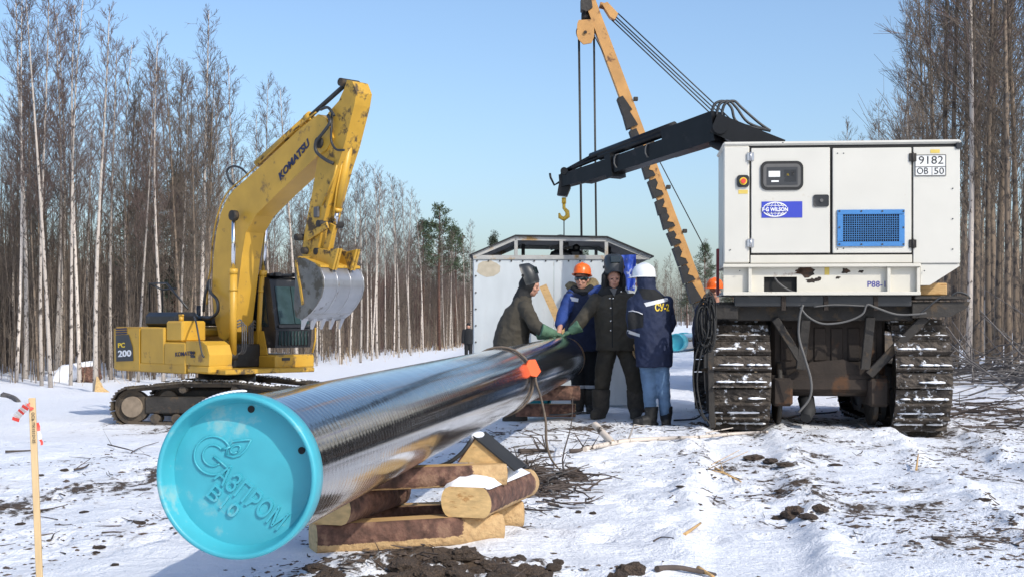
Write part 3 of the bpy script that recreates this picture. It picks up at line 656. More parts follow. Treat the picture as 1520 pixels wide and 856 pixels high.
def make_track(parent, M, yc, w, L, hi, r, zc, n, m, frame_mat, grouse=3):
    pts = track_path(L, hi, r, zc); sh = resample(pts, n); per = sum(math.hypot(pts[i][0] - pts[i - 1][0], pts[i][1] - pts[i - 1][1]) for i in range(len(pts)))
    b = MB()
    inner = [(x * (1 - .035 / max(L, 1)), zc + (z - zc) * (1 - .06 / max(r, .3))) for x, z in pts[::6]]
    N = len(inner); out = pts[::6]
    for s_ in (-1, 1):   # chain belt
        yy = yc + s_ * w * .16
        for i in range(N):
            j = (i + 1) % N; x0, z0 = out[i]; x1, z1 = out[j]; a0, c0 = inner[i]; a1, c1 = inner[j]
            vs = [(x0, yy - .04, z0), (x1, yy - .04, z1), (a1, yy - .04, c1), (a0, yy - .04, c0), (x0, yy + .04, z0), (x1, yy + .04, z1), (a1, yy + .04, c1), (a0, yy + .04, c0)]
            b.add(vs, [(0, 1, 2, 3), (7, 6, 5, 4), (3, 2, 6, 7)])
    tr = b.build('track', frame_mat, parent, M)
    mes = [shoe_mesh(w, per / n, .03, grouse, m, k_, .0 if grouse == 3 else .026) for k_ in range(1 if grouse == 3 else 6)]
    for (x, z, an) in sh:
        o = bpy.data.objects.new('track_shoe', random.choice(mes)); COL.objects.link(o); o.parent = tr
        # outward normal is left-hand side of the clockwise path
        nx_, nz_ = -math.sin(an), math.cos(an)
        mm = Matrix(((math.cos(an), 0, nx_, x), (0, 1, 0, yc), (math.sin(an), 0, nz_, z), (0, 0, 0, 1)))
        if (x * nx_ + (z - zc) * nz_) < 0: mm = Matrix(((math.cos(an), 0, -nx_, x), (0, -1, 0, yc), (math.sin(an), 0, -nz_, z), (0, 0, 0, 1)))
        o.matrix_local = M @ mm
    for sx in (-1, 1):
        bw = MB(); bw.cyl((sx * L, yc - w * .17, zc), (sx * L, yc + w * .17, zc), r * .90, n=24); o = bw.build('end_wheel', frame_mat, tr, M)
        bw = MB(); bw.cyl((sx * L, yc - w * .30, zc), (sx * L, yc + w * .30, zc), r * .58, n=20); bw.build('wheel_hub', MT['mud_hub'], tr, M)
    return tr
MT['mud_hub'] = mat('dried_mud_hub', (.22, .17, .12), .85, var=.2, vscale=9)
MT['exc_shoe'] = mat('excavator_shoe', (.06, .05, .04), .75, .2, var=.35, vscale=5, dirt=(.10, .08, .055), dirt_amt=.5, dirt_scale=4, rand=True)
for yc in (-1.19, 1.19):
    tr = make_track(ex, MUN, yc, .6, 1.64, .90, .375, .405, 44, MT['exc_shoe'], MT['track'])
    b = MB(); b.box((0, yc, .44), (2.75, .30, .36), .03); b.box((0, yc - .17 * (1 if yc < 0 else -1) * -1, .44), (2.5, .06, .28), .02); b.build('track_frame', MT['mud_steel'], tr, MUN)
    b = MB()
    for x in (-1.15, -.7, -.25, .2, .65, 1.1): b.cyl((x, yc - .16, .16), (x, yc + .16, .16), .10, n=14)
    tag(b.build('lower_rollers', MT['track'], tr, MUN), kind='stuff')
    for x in (-.55, .55): MB().cyl((x, yc - .2, .77), (x, yc + .2, .77), .075, n=14).build('upper_roller', MT['track'], tr, MUN)
    b = MB()   # snow lying on the top run of the track
    for i in range(46):
        x = -1.35 + 2.75 * i / 45; f = abs(x) / 1.64
        zt = .78 + (.90 - .78) * min(1, 1.9 * (1 - f) / 2 * 1.6 * 1.0) + .035
        b.ball((x, yc + random.uniform(-.22, .22), zt + .012), (random.uniform(.03, .10), random.uniform(.04, .16), random.uniform(.012, .03)), 1)
    tag(b.build('track_snow', MT['snowcap'], tr, MUN), kind='stuff')
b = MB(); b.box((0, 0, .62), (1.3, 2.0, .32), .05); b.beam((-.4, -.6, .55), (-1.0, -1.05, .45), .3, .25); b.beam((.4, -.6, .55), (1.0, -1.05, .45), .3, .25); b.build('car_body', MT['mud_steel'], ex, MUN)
MB().cyl((0, 0, .75), (0, 0, 1.06), .62, n=32).build('slew_ring', MT['black'], ex, MUN)
# superstructure
b = MB(); b.box((-.35, 0, 1.15), (3.9, 2.3, .10), .02); eb(b, 'revolving_frame', 'yellow_dirty')
cwz0, cwz1 = 1.09, 2.06
ol = []
for i in range(17):
    an = R(-90 - 0) ; 
ol = [(-1.36, -1.33), (-2.36, -1.32), (-2.5, -1.27), (-2.6, -1.12), (-2.7, -.75), (-2.75, 0), (-2.68, .75), (-2.5, 1.16), (-2.25, 1.31), (-1.36, 1.33)]
b = MB(); b.prism([(x, y, 0) for x, y in ol], (0, 0, 1.13), (0, 0, .90)); b.prism([(x * .985, y * .975, 0) for x, y in ol], (0, 0, 2.03), (0, 0, .035)); b.prism([(x * .985, y * .975, 0) for x, y in ol], (0, 0, 1.095), (0, 0, .035))
cw = eb(b, 'counterweight', 'yellow')
b = MB(); b.box((-.87, -1.0, 1.66), (.92, .64, .80), .03); eb(b, 'engine_side_door', 'yellow')
b = MB(); b.box((-.0, -1.0, 1.50), (.80, .645, .50), .03); eb(b, 'pump_door', 'yellow')
b = MB(); b.box((-.09, -.98, 1.98), (.62, .60, .44), .04); ft = eb(b, 'fuel_tank', 'yellow')
b = MB(); b.profile([(.41, 1.28), (1.23, 1.28), (1.25, 1.5), (1.16, 1.70), (.98, 1.78), (.41, 1.78)], -1.31, -.75); eb(b, 'tool_box', 'yellow')
b = MB(); b.box((-.50, -1.28, 1.19), (1.80, .085, .20), .02); b.box((.85, -1.02, 1.20), (.80, .60, .16), .03); eb(b, 'side_skirt', 'yellow')
b = MB(); b.box((.66, -1.312, 1.46), (.16, .012, .05)); b.box((.66, -1.312, 1.54), (.16, .012, .04)); eb(b, 'step_grip', 'black')
b = MB(); b.box((-.9, .15, 1.95), (1.0, 1.9, .18), .04); eb(b, 'engine_hood', 'yellow')
b = MB(); b.box((-1.30, -.55, 2.22), (1.35, .60, .34), .09); b.box((-1.2, .35, 2.2), (1.2, .6, .22), .05); eb(b, 'raised_hood', 'black')
b = MB(); b.box((.25, .05, 1.45), (.9, 1.1, .5), .03); eb(b, 'hydraulic_bay', 'black')
b = MB(); r_ = .022
b.tube([EP(222, 462, -.4), EP(222, 421, -.4), EP(247, 420, -.4), EP(279, 458, -.4)], r_, 6); b.tube([EP(241, 464, .2), EP(241, 430, .2), EP(262, 428, .2)], r_, 6); b.tube([EP(222, 421, -.4), EP(241, 430, .2)], r_, 6); eb(b, 'handrail', 'black')
b = MB(); b.cyl((-1.9, .55, 2.1), (-1.9, .55, 2.55), .05, n=10); eb(b, 'exhaust_pipe', 'black')
b = MB(); b.cyl((-.32, -.95, 2.18), (-.32, -.95, 2.30), .055, n=12); b.box((-.32, -.95, 2.32), (.16, .05, .04), .01); eb(b, 'fuel_filler', 'yellow')
b = MB(); b.ctube([EP(288, 470, -.8), EP(291, 478, -1.25), EP(296, 505, -1.34), EP(300, 525, -1.36), EP(303, 530, -1.33)], .02, 6); eb(b, 'side_hose', 'hose')
# decal on the counterweight
side = -1.335
def sx_poly(name, pts, m, y=side, th=.008, parent=ex):
    b = MB(); b.profile([E(px, py, y) for px, py in pts], y - th, y); return eb(b, name, m, parent)
sx_poly('model_decal', [(172, 497), (191, 496), (197, 515), (198, 535), (173, 536)], 'charcoal_panel', parent=cw)
for k in range(3): sx_poly('decal_stripe', [(172, 487 + k * 3.4), (188, 486.2 + k * 3.4), (189, 488.2 + k * 3.4), (172, 489.2 + k * 3.4)], 'navy_print', parent=cw)
def etext(name, s, pa, pb, hpx, m, y, bold=.03, shear=0, parent=ex):
    a, c = EP(*pa, y), EP(*pb, y); d = (c - a); up = Vector((-d.z, 0, d.x)).normalized()
    M = MU @ tplane((a + c) / 2 + Vector((0, -.002, 0)), d, up); return text(name, s, M, MT[m], parent, width=d.length, height=hpx / 69.0, ext=.006, bold=bold, shear=shear)
etext('lettering', 'PC', (175.5, 512), (185.5, 511.5), 7.5, 'yellow_print', side - .009, parent=cw)
etext('lettering', '200', (175.5, 524.5), (195, 523.5), 10, 'white_print', side - .009, parent=cw)
etext('lettering', 'KOMATSU', (260.5, 525.5), (288.5, 523.5), 6.4, 'navy_print', -1.328, bold=.012)
# cab
b = MB(); cp = [(-.45, 1.62), (1.18, 1.62), (1.22, 2.0), (1.0, 3.08), (.83, 3.14), (-.40, 3.14)]
b.profile(cp, .40, 1.36); cab = eb(b, 'cab', 'black')
b = MB(); b.box((.23, .88, 3.19), (1.45, .86, .06), .02); b.box((.98, .62, 3.20), (.10, .16, .08), .01); b.box((.98, 1.12, 3.20), (.10, .16, .08), .01); eb(b, 'roof_guard', 'black', cab)
b = MB(); b.box((.40, .87, 1.32), (1.78, 1.06, .30), .04); eb(b, 'cab_base', 'yellow')
b = MB(); b.profile([(-.45, 1.47), (.95, 1.47), (.80, 1.98), (-.45, 1.98)], .36, .395); eb(b, 'cab_side_panel', 'yellow', cab)
# front glass: panels proud of the cab front
fv = [Vector((1.225, 0, 2.03)), Vector((1.005, 0, 3.06))]; fd = (fv[1] - fv[0]); fn = Vector((fd.z, 0, -fd.x)).normalized()
def front_panel(name, f0, f1, y0, y1, m, th=.012):
    a = fv[0] + fd * f0 + fn * .004; c = fv[0] + fd * f1 + fn * .004
    b = MB(); b.prism([(a.x, y0, a.z), (a.x, y1, a.z), (c.x, y1, c.z), (c.x, y0, c.z)], (0, 0, 0), fn * th); return eb(b, name, m, cab)
front_panel('windscreen', .10, .88, .50, .90, 'cab_glass'); front_panel('windscreen', .10, .88, .92, 1.29, 'cab_glass')
front_panel('windscreen_bar', .02, .08, .46, 1.32, 'black', .03)
b = MB(); b.box((1.215, .88, 1.83), (.02, .78, .30)); eb(b, 'lower_window', 'cab_glass', cab)
b = MB()
for i in range(9): b.cyl((1.245, .52 + i * .09, 1.66), (1.255, .52 + i * .09, 1.98), .012, n=6)
eb(b, 'window_guard', 'black', cab)
b = MB(); b.profile([(-.3, 2.08), (.96, 2.08), (.78, 3.0), (-.3, 3.0)], .388, .398); eb(b, 'side_window', 'glass', cab)
b = MB(); b.beam((1.20, .41, 2.0), (.98, .41, 3.08), .05, .05); b.beam((.66, .39, 1.98), (.53, .39, 3.1), .03, .06); eb(b, 'cab_post', 'black', cab)
b = MB(); b.box((1.30, .60, 1.38), (.03, .2, .06)); eb(b, 'front_label', 'charcoal_panel', cab)
b = MB(); b.tube([(1.33, 1.3, 1.5), (1.38, 1.34, 1.8), (1.33, 1.38, 2.05)], .02, 6); eb(b, 'grab_bar', 'yellow', cab)
# boom
yb = .24
top = [(316, 400), (317, 380), (321, 345), (328, 316), (336, 297), (346, 283), (379, 254), (441, 195), (472, 170), (484, 176)]
bot = [(494, 205), (485, 222), (472, 231), (412, 287), (379, 320), (365, 345), (359, 380), (353, 430), (346, 492), (335, 505), (325, 500), (318, 470), (315, 430)]
prof = [E(px, py, -yb) for px, py in top + bot]
b = MB(); b.profile(prof, -yb, yb); boom = eb(b, 'boom', 'yellow', label='raised yellow boom with navy lettering')
etext('lettering', 'KOMATSU', (414.5, 264), (459, 210), 11.5, 'navy_print', -yb - .003, bold=.04, shear=.15, parent=boom)
b = MB()
for py_ in (-.20, -.12, .05, .14):
    b.ctube([EP(px - 3, py - 3, py_) for px, py in [(310, 455), (312, 420)] + top[:9]], .018, 5)
eb(b, 'boom_pipes', 'yellow_dirty', boom)
b = MB(); b.ctube([EP(350, 277, -.1), EP(341, 268, -.1), EP(337, 254, -.1), EP(345, 247, -.1), EP(358, 250, -.1), EP(368, 260, -.1)], .025, 6); eb(b, 'boom_hose', 'hose', boom)
b = MB(); b.ctube([EP(302, 462, -.3), EP(304, 440, -.35), EP(311, 415, -.3)], .03, 6); b.ctube([EP(311, 415, -.34), EP(312, 432, -.36), EP(322, 445, -.42), EP(323, 462, -.42), EP(312, 472, -.4), EP(300, 470, -.4)], .035, 8); b.ctube([EP(352, 470, .3), EP(360, 462, .33), EP(363, 447, .33), EP(358, 435, .3)], .03, 6); eb(b, 'boom_base_hose', 'hose', boom)
# boom cylinders
for y_, (px0, px1) in ((-.42, (345.5, 347)), (.42, (384, 380))):
    f0 = EP(px0, 527, y_); tpt = EP(347, 320, -.42); t1 = Vector((tpt.x, y_, tpt.z)); mid = f0 + (t1 - f0) * .615
    b = MB(); b.cyl(f0, mid, .085, n=18); b.cyl(f0 + (t1 - f0) * .46, f0 + (t1 - f0) * .48, .094, n=18); b.cyl(f0 + (t1 - f0) * .58, mid + (t1 - f0) * .004, .095, n=18); c_ = eb(b, 'boom_cylinder', 'yellow')
    b = MB(); b.cyl(mid, t1, .045, n=14); eb(b, 'piston_rod', 'chrome', c_)
    b = MB(); b.cyl(t1 + Vector((0, -.06, 0)), t1 + Vector((0, .06, 0)), .11, n=16); b.cyl(f0 + Vector((0, -.08, -.02)), f0 + Vector((0, .08, -.02)), .09, n=12); tag(eb(b, 'pin_boss', 'mud_steel', c_), kind='stuff')
    b = MB()
    for k in range(3):
        x0 = .12 + k * .05; s_ = 1 if y_ < 0 else -1
        b.ctube([f0 + Vector((.02, s_ * .09, .72 - k * .06)), f0 + Vector((.05, s_ * (x0 + .06), .74 - k * .05)), f0 + Vector((.06, s_ * (x0 + .08), .5)), f0 + Vector((.06, s_ * (x0 + .07), .12)), f0 + Vector((.02, s_ * (x0 + .0), .02))], .017, 6)
    eb(b, 'cylinder_hoses', 'cable_grey', c_)
# arm cylinder along the top of the boom
p0, p1 = EP(382, 243, 0), EP(515, 124, 0); d = p1 - p0; b = MB(); b.cyl(p0, p0 + d * .60, .085, n=16); b.cyl(p0 + d * .57, p0 + d * .615, .1, n=16); ac = eb(b, 'arm_cylinder', 'yellow_dirty')
b = MB(); b.cyl(p0 + d * .6, p1, .048, n=12); eb(b, 'piston_rod', 'hose', ac)
# arm
ya = .20
ap = [(515, 119), (523, 121), (529, 137), (526, 156), (518, 188), (511, 216), (500, 250), (487, 300), (476, 345), (470, 376), (463, 384), (452, 382), (448, 378), (452, 345), (464, 283), (471, 238), (480, 205), (487, 168), (503, 150), (511, 132)]
prof = [E(px, py, -ya) for px, py in ap]; b = MB(); b.profile(prof, -ya, ya); arm = eb(b, 'arm', 'yellow_dirty', label='yellow dipper arm with grease stains')
b = MB(); q = EP(489, 214, 0); b.cyl(q + Vector((0, -.30, 0)), q + Vector((0, .30, 0)), .11, n=16); q = EP(518, 124, 0); b.cyl(q + Vector((0, -.23, 0)), q + Vector((0, .23, 0)), .08, n=14); eb(b, 'arm_pins', 'mud_steel', arm)
b = MB(); b.ctube([EP(487, 172, -.26), EP(490, 182, -.34), EP(480, 197, -.36), EP(469, 212, -.36), EP(470, 226, -.34), EP(483, 237, -.3), EP(495, 243, -.24)], .035, 8); b.ctube([EP(493, 168, -.22), EP(492, 190, -.26), EP(492, 210, -.26), EP(499, 222, -.26), EP(511, 223, -.24)], .024, 6); b.ctube([EP(476, 163, -.2), EP(487, 160, -.26), EP(496, 172, -.28)], .03, 6); eb(b, 'arm_hose', 'hose', arm)
b = MB(); b.tube([EP(500, 245, -.235), EP(496, 262, -.235), EP(478, 305, -.235)], .02, 6); b.tube([EP(511, 225, -.1), EP(500, 280, -.1), EP(495, 320, -.1)], .02, 6); eb(b, 'arm_pipe', 'yellow', arm)
b = MB(); b.box(EP(470, 315, -.22), (.16, .06, .22), .02); eb(b, 'work_lamp', 'cable_grey', arm)
p0, p1 = EP(519, 214, 0), EP(497, 332, 0); d = p1 - p0; b = MB(); b.cyl(p0, p0 + d * .83, .082, n=16); b.cyl(p0 + d * .8, p0 + d * .845, .095, n=16); bc = eb(b, 'bucket_cylinder', 'yellow')
b = MB(); b.cyl(p0 + d * .83, p1, .05, n=12); eb(b, 'piston_rod', 'chrome', bc)
# linkage
b = MB()
for s_ in (-1, 1):
    b.beam(EP(457, 353, s_ * .25), EP(486, 334, s_ * .25), .05, .13); 
    b.beam(EP(494, 333, s_ * .13), EP(484, 374, s_ * .13), .06, .15)
eb(b, 'bucket_link', 'yellow_dirty')
b = MB()
for px, py in ((457, 353), (490, 333), (467, 373), (486, 374)): q = EP(px, py, 0); b.cyl(q + Vector((0, -.31, 0)), q + Vector((0, .31, 0)), .07, n=14)
eb(b, 'link_pins', 'mud_steel')
# bucket
yk = .52
bp_ = [(441, 384), (452, 383), (466, 390), (475, 398), (480, 412), (480.5, 425), (477, 440), (469, 454), (459, 466), (449, 474), (440, 470), (437, 455), (439, 420)]
pr_ = [E(px, py, -yk) for px, py in bp_]
for s_ in (-1, 1):
    b = MB(); b.profile(pr_, s_ * yk - .018, s_ * yk + .018); sp = eb(b, 'bucket_side', 'bucket_side', label='dark worn side plate of the bucket')
    b = MB(); pts = [Vector((E(px, py, -yk)[0], s_ * (yk + .026), E(px, py, -yk)[1])) for px, py in ((441, 386), (443, 405), (447, 425), (451, 452))]
    for i in range(3): b.beam(pts[i], pts[i + 1], .02, .06)
    eb(b, 'side_cutter', 'yellow_dirty', sp)
shell = bp_[2:10]; b = MB(); sp_ = [E(px, py, -yk) for px, py in shell]
fine = []
for i in range(len(sp_) - 1):
    for k in range(3): f = k / 3; fine.append((sp_[i][0] * (1 - f) + sp_[i + 1][0] * f, sp_[i][1] * (1 - f) + sp_[i + 1][1] * f))
fine.append(sp_[-1]); n = len(fine)
ctr = (sum(p[0] for p in fine) / n - .3, sum(p[1] for p in fine) / n)
inn = [(p[0] + (ctr[0] - p[0]) * .05, p[1] + (ctr[1] - p[1]) * .05) for p in fine]
b.add([(x, s_ * (yk - .02), z) for x, z in fine for s_ in (-1, 1)] + [(x, s_ * (yk - .02), z) for x, z in inn for s_ in (-1, 1)],
      [(2 * i, 2 * i + 1, 2 * i + 3, 2 * i + 2) for i in range(n - 1)] + [(2 * n + 2 * i, 2 * n + 2 * i + 2, 2 * n + 2 * i + 3, 2 * n + 2 * i + 1) for i in range(n - 1)], True)
bk = eb(b, 'bucket', 'bucket', label='grey steel bucket shell with four teeth')
b = MB()
for y_ in (-.5, -.17, .17, .5):
    b.tube([(x + .004, y_, z) for x, z in fine], .010, 5)
eb(b, 'wear_strip', 'steel', bk)
l0, l1 = EP(459, 466, -yk), EP(449, 474, -yk); lip = (l1 - l0).normalized()
b = MB(); b.prism([(l0.x + .02, -yk, l0.z), (l0.x + .02, yk, l0.z), (l1.x + lip.x * .05, yk, l1.z + lip.z * .05), (l1.x + lip.x * .05, -yk, l1.z + lip.z * .05)], (0, 0, 0), (-.02, 0, .03)); eb(b, 'lip_plate', 'bucket', bk)
for k in range(5):
    y_ = -yk + .05 + k * (2 * yk - .1) / 4; a0 = Vector((l1.x, y_, l1.z)); dn = (lip * .45 + Vector((0, 0, -.9))).normalized()
    b = MB(); b.beam(a0 - dn * .08, a0 + dn * .2, .11, .10, .05, .03, up=(1, 0, 0)); eb(b, 'tooth', 'steel', bk)
t0 = EP(441, 384, -yk); t1_ = EP(475, 396, -yk)
b = MB(); b.prism([(t0.x, -yk * .98, t0.z), (t1_.x, -yk * .98, t1_.z - .01), (t1_.x, yk * .98, t1_.z - .01), (t0.x, yk * .98, t0.z)], (0, 0, 0), (0, 0, .05))
for y_ in (-.27, -.2, .2, .27): b.profile([E(448, 384, -yk), E(460, 368, -yk), E(474, 372, -yk), E(488, 368, -yk), E(480, 400, -yk)], y_ - .025, y_ + .025)
eb(b, 'bucket_bracket', 'yellow_dirty', bk)

# ------------------------------------------------------------------ tracked carrier with the generator set
CYAW = R(-5); CL = Vector((2.125, 14.3, gz(3.4, 15.5) - .02)); CF = Frame(CL, CYAW)
ca_ = thing('tracked_carrier', 'muddy tracked carrier with black knuckle crane carrying the white generator', 'crawler carrier', CL, CYAW)
def cb(b, name, m, parent=ca_, label=None): return b.build(name, MT[m], parent, None, label)
def C(px, py, y=0.0): return CF.p(px, py, y)
xr0, xr1 = C(1331, 550)[0], C(1415, 550)[0]
for xc, w_ in ((.31, .62), ((xr0 + xr1) / 2, xr1 - xr0)):
    Mt = Matrix.Translation((xc, 2.1, 0)) @ Matrix.Rotation(R(90), 4, 'Z')
    tr = make_track(ca_, Mt, 0, w_, 1.52, 1.13, .545, .565, 56, MT['track_snow'], MT['track'], grouse=1)
    b = MB(); b.box((0, 0, .55), (2.6, .3, .3), .03)
    for x in (-1.1, -.55, 0, .55, 1.1): b.cyl((x, -.14, .24), (x, .14, .24), .2, n=18)
    b.build('road_wheels', MT['mud_steel'], tr, Mt)
    b = MB()
    for i in range(70):
        an = R(random.uniform(95, 255)); rr = .604; yy = random.uniform(-w_ * .42, w_ * .42); an = math.pi + round((an - math.pi) / .30) * .30 + .06
        ly = min(abs(random.gauss(0, .06)) + .015, w_ * .49 - abs(yy))
        b.ball((-1.52 + rr * math.cos(an), yy, .565 + rr * math.sin(an) + .012), (random.uniform(.012, .03), ly, random.uniform(.007, .016)), 1)
    tag(b.build('packed_snow', MT['snowcap'], tr, Mt), kind='stuff')
xin0, xin1 = .66, xr0 - .04
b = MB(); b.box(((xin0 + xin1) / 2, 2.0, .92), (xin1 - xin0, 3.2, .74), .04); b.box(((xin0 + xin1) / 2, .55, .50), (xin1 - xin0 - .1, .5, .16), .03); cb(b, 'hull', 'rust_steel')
b = MB(); b.cyl(((xin0 + xin1) / 2 - .5, .40, .44), ((xin0 + xin1) / 2 + .5, .40, .44), .07, n=12); b.box((xin0 + .1, .35, .42), (.22, .3, .30), .03); b.box((xin1 - .1, .35, .42), (.22, .3, .30), .03); b.box(((xin0 + xin1) / 2, .36, .57), (xin1 - xin0, .1, .06)); b.prism([((xin0 + xin1) / 2 + x, 0, z) for x, z in ((-.42, .6), (-.2, .74), (.15, .77), (.42, .66), (.42, .6))], (0, .32, 0), (0, .05, 0)); cb(b, 'rear_axle_beam', 'rust_steel')
for x in (xin0 + .08, xin1 - .12):
    b = MB(); b.cyl((x - .025, .6, .42), (x + .025, .6, .42), .38, n=24); b.cyl((x - .09, .6, .42), (x + .09, .6, .42), .15, n=14); cb(b, 'drive_sprocket', 'mud_steel')
b = MB()
for i in range(6): b.box(((xin0 + xin1) / 2 - .45 + i * .18, .395, .93), (.13, .02, .36), .01)
b.cyl(((xin0 + xin1) / 2 - .3, .36, 1.06), ((xin0 + xin1) / 2 - .3, .40, 1.06), .025, n=10); cb(b, 'hull_ribs', 'rust_steel')
# platform
a, c = C(1068, 474, .1), C(1437, 474, .1)
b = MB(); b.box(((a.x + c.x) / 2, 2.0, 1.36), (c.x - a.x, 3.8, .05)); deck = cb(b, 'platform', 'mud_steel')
z1, z2 = C(1200, 440).z, C(1200, 453).z; xa, xb = C(1090, 447).x, C(1353, 447).x
b = MB(); b.box(((xa + xb) / 2, .02, (z1 + z2) / 2), (xb - xa, .06, z1 - z2 + .02), .006); cb(b, 'rear_beam', 'black', deck)
b = MB(); b.box(((xa + xb) / 2, .22, 1.27), (xb - xa + .1, .08, .17), .01); cb(b, 'cross_member', 'mud_steel', deck)
for px in (1163, 1226, 1300): p = C(px, 452, -.02); MB().box((p.x, .0, 1.37), (.05, .05, .16), .006).build('deck_clamp', MT['rust_steel'], deck)
for (pa, pb, w_) in (((1150, 472), (1196, 546), .085), ((1196, 474), (1188, 548), .10), ((1292, 470), (1284, 548), .10), ((1374, 470), (1290, 556), .095)):
    MB().beam(C(*pa, .13), C(*pb, .22), w_, .05, up=(0, 1, 0), bev=.008).build('brace', MT['mud_steel'], deck)
a, c = C(1362, 446, .05), C(1438, 469, .05)
b = MB(); b.prism([C(1356, 450, 0), C(1442, 447, 0), C(1438, 456, 0), C(1412, 470, 0), C(1356, 471, 0)], (0, .05, 0), (0, 1.3, 0)); b.box((C(1398, 444).x, .5, C(1398, 444).z + .02), (.55, 1.0, .03)); cb(b, 'side_step', 'mud_steel', deck)
b = MB(); p = C(1383, 430, .3); b.box((p.x, .5, 1.52), (.30, .5, .13), .01); bw_ = cb(b, 'timber_packing', 'plank', deck)
b = MB(); b.box((C(1075, 455).x, .1, 1.28), (.3, .12, .16), .01); b.prism([C(1066, 455, 0), C(1100, 455, 0), C(1086, 468, 0), C(1066, 462, 0)], (0, .05, 0), (0, .3, 0)); cb(b, 'corner_bracket', 'mud_steel', deck)
b = MB(); b.box((.02, .35, .62), (.05, .5, 1.15), .01); b.beam((-.02, .02, 1.1), (.0, .02, .05), .05, .06); cb(b, 'side_guard', 'mud_steel')
b = MB(); b.beam(C(1048, 548, .25), C(1051, 610, .25), .03, .03); b.beam(C(1041, 549, .25), C(1058, 545, .25), .03, .03); cb(b, 'foot_bracket', 'mud_steel')
# hidden front cab of the carrier
b = MB(); b.box((1.35, 3.75, 2.05), (1.9, .95, .95), .08); cbx = cb(b, 'front_cab', 'red_paint')
b = MB(); b.box((1.35, 3.25, 2.15), (1.5, .03, .5), .01); cb(b, 'rear_window', 'glass', cbx)
# drooping cables on the back of the platform
for pts, r_ in (([(1188, 456), (1200, 470), (1222, 480), (1255, 477), (1280, 466), (1287, 452), (1300, 456), (1330, 466), (1360, 466), (1375, 464)], .011), ([(1192, 452), (1187, 470), (1186, 500), (1196, 535), (1204, 565), (1202, 590), (1185, 612)], .014)):
    MB().ctube([C(px, py, -.06) for px, py in pts], r_, 7).build('drooping_cable', MT['cable_grey'], deck)
MB().ctube([C(1208, 455, -.03), C(1240, 452, -.03), C(1285, 454, -.03)], .008, 6).build('drooping_cable', MT['cable_grey'], deck)
MB().tube([C(1196, 590, .5), C(1200, 610, .3), C(1196, 620, .2)], [.09, .08, .06], 8).build('tow_hose', MT['rubber'], ca_)
b = MB()
b.ctube([C(1410, 442, .1), C(1420, 434, .1), C(1433, 436, .1), C(1440, 443, .1)], .012, 6); cb(b, 'deck_wire', 'hose', deck); b = MB(); b.ctube([C(1365, 466, -.02), C(1390, 445, -.02), C(1396, 442, -.02)], .010, 6); cb(b, 'deck_wire', 'hose', deck)
# knuckle crane
cr = MB(); yb_ = 1.75
base = C(1150, 230, yb_); colx = base.x
b = MB(); b.cyl((colx, yb_, 1.38), (colx, yb_, 2.9), .17, .15, n=20); b.box((colx, yb_, 1.6), (.7, .6, .45), .03); crane = cb(b, 'crane_column', 'crane_black')
elbow = C(1068, 188, yb_); shoulder = C(1158, 225, yb_)
tip = CF.I @ P(836, 266, 18.2)
b = MB(); b.beam(shoulder, elbow + (elbow - shoulder).normalized() * .08, .22, .26, .22, .24); cb(b, 'main_arm', 'crane_black', crane)
b = MB(); b.cyl(C(1150, 232, yb_) + Vector((0, 0, -.2)), C(1055, 210, yb_), .06, n=14); cb(b, 'lift_cylinder', 'crane_black', crane)
dj = tip - elbow
j1 = elbow + dj * .30
b = MB(); b.beam(elbow + Vector((0, 0, .0)), j1, .24, .36, .22, .34); b.cyl(elbow + Vector((0, -.15, -.02)), elbow + Vector((0, .15, -.02)), .09, n=18); cb(b, 'knuckle', 'crane_black', crane)
b = MB(); b.beam(elbow + dj * .2 + Vector((0, 0, -.06)), elbow + dj * .84 + Vector((0, 0, -.06)), .2, .22, .2, .20); jib = cb(b, 'jib', 'crane_black', crane)
b = MB(); b.beam(elbow + dj * .70 + Vector((0, 0, -.05)), tip + Vector((0, 0, -.03)), .15, .2, .15, .17); b.beam(elbow + dj * .62 + Vector((0, 0, -.06)), elbow + dj * .66 + Vector((0, 0, -.06)), .25, .3); cb(b, 'jib_extension', 'crane_black', crane)
b = MB(); up_ = Vector((0, 0, 1))
for o_, f0, f1 in ((.15, .22, .74), (.20, .26, .80)):
    b.cyl(elbow + dj * f0 + up_ * o_, elbow + dj * f1 + up_ * (o_ * .85), .05, n=12); b.cyl(elbow + dj * f1 + up_ * (o_ * .85), elbow + dj * .985 + up_ * .10, .027, n=10)
b.cyl(elbow + dj * .99 + Vector((0, -.14, .09)), elbow + dj * .99 + Vector((0, .14, .09)), .05, n=12); cb(b, 'extension_cylinders', 'crane_black', crane)
b = MB()
for f in (.42, .62): 
    q = elbow + dj * f + Vector((0, -.13, .02)); b.tube([q + Vector((.05 * math.cos(t * .7), 0, .09 * math.sin(t * .7) - .04)) for t in range(10)], .010, 5)
cb(b, 'jib_shackle', 'cable_grey', crane)
b = MB(); q = elbow + dj * .76 + Vector((0, -.118, -.06)); dn = dj.normalized(); un = Vector((0, 0, 1)); b.prism([q - dn * .07 - un * .06, q + dn * .07 - un * .05, q + un * .08], (0, 0, 0), (0, -.006, 0)); cb(b, 'warning_sign', 'yellow_label', crane)
q = elbow + dj * .66 + Vector((0, -.112, -.05)); b = MB(); b.prism([q - dn * .13 - un * .07, q + dn * .13 - un * .07, q + dn * .13 + un * .07, q - dn * .13 + un * .07], (0, 0, 0), (0, -.006, 0)); cb(b, 'data_plate', 'cable_grey', crane)
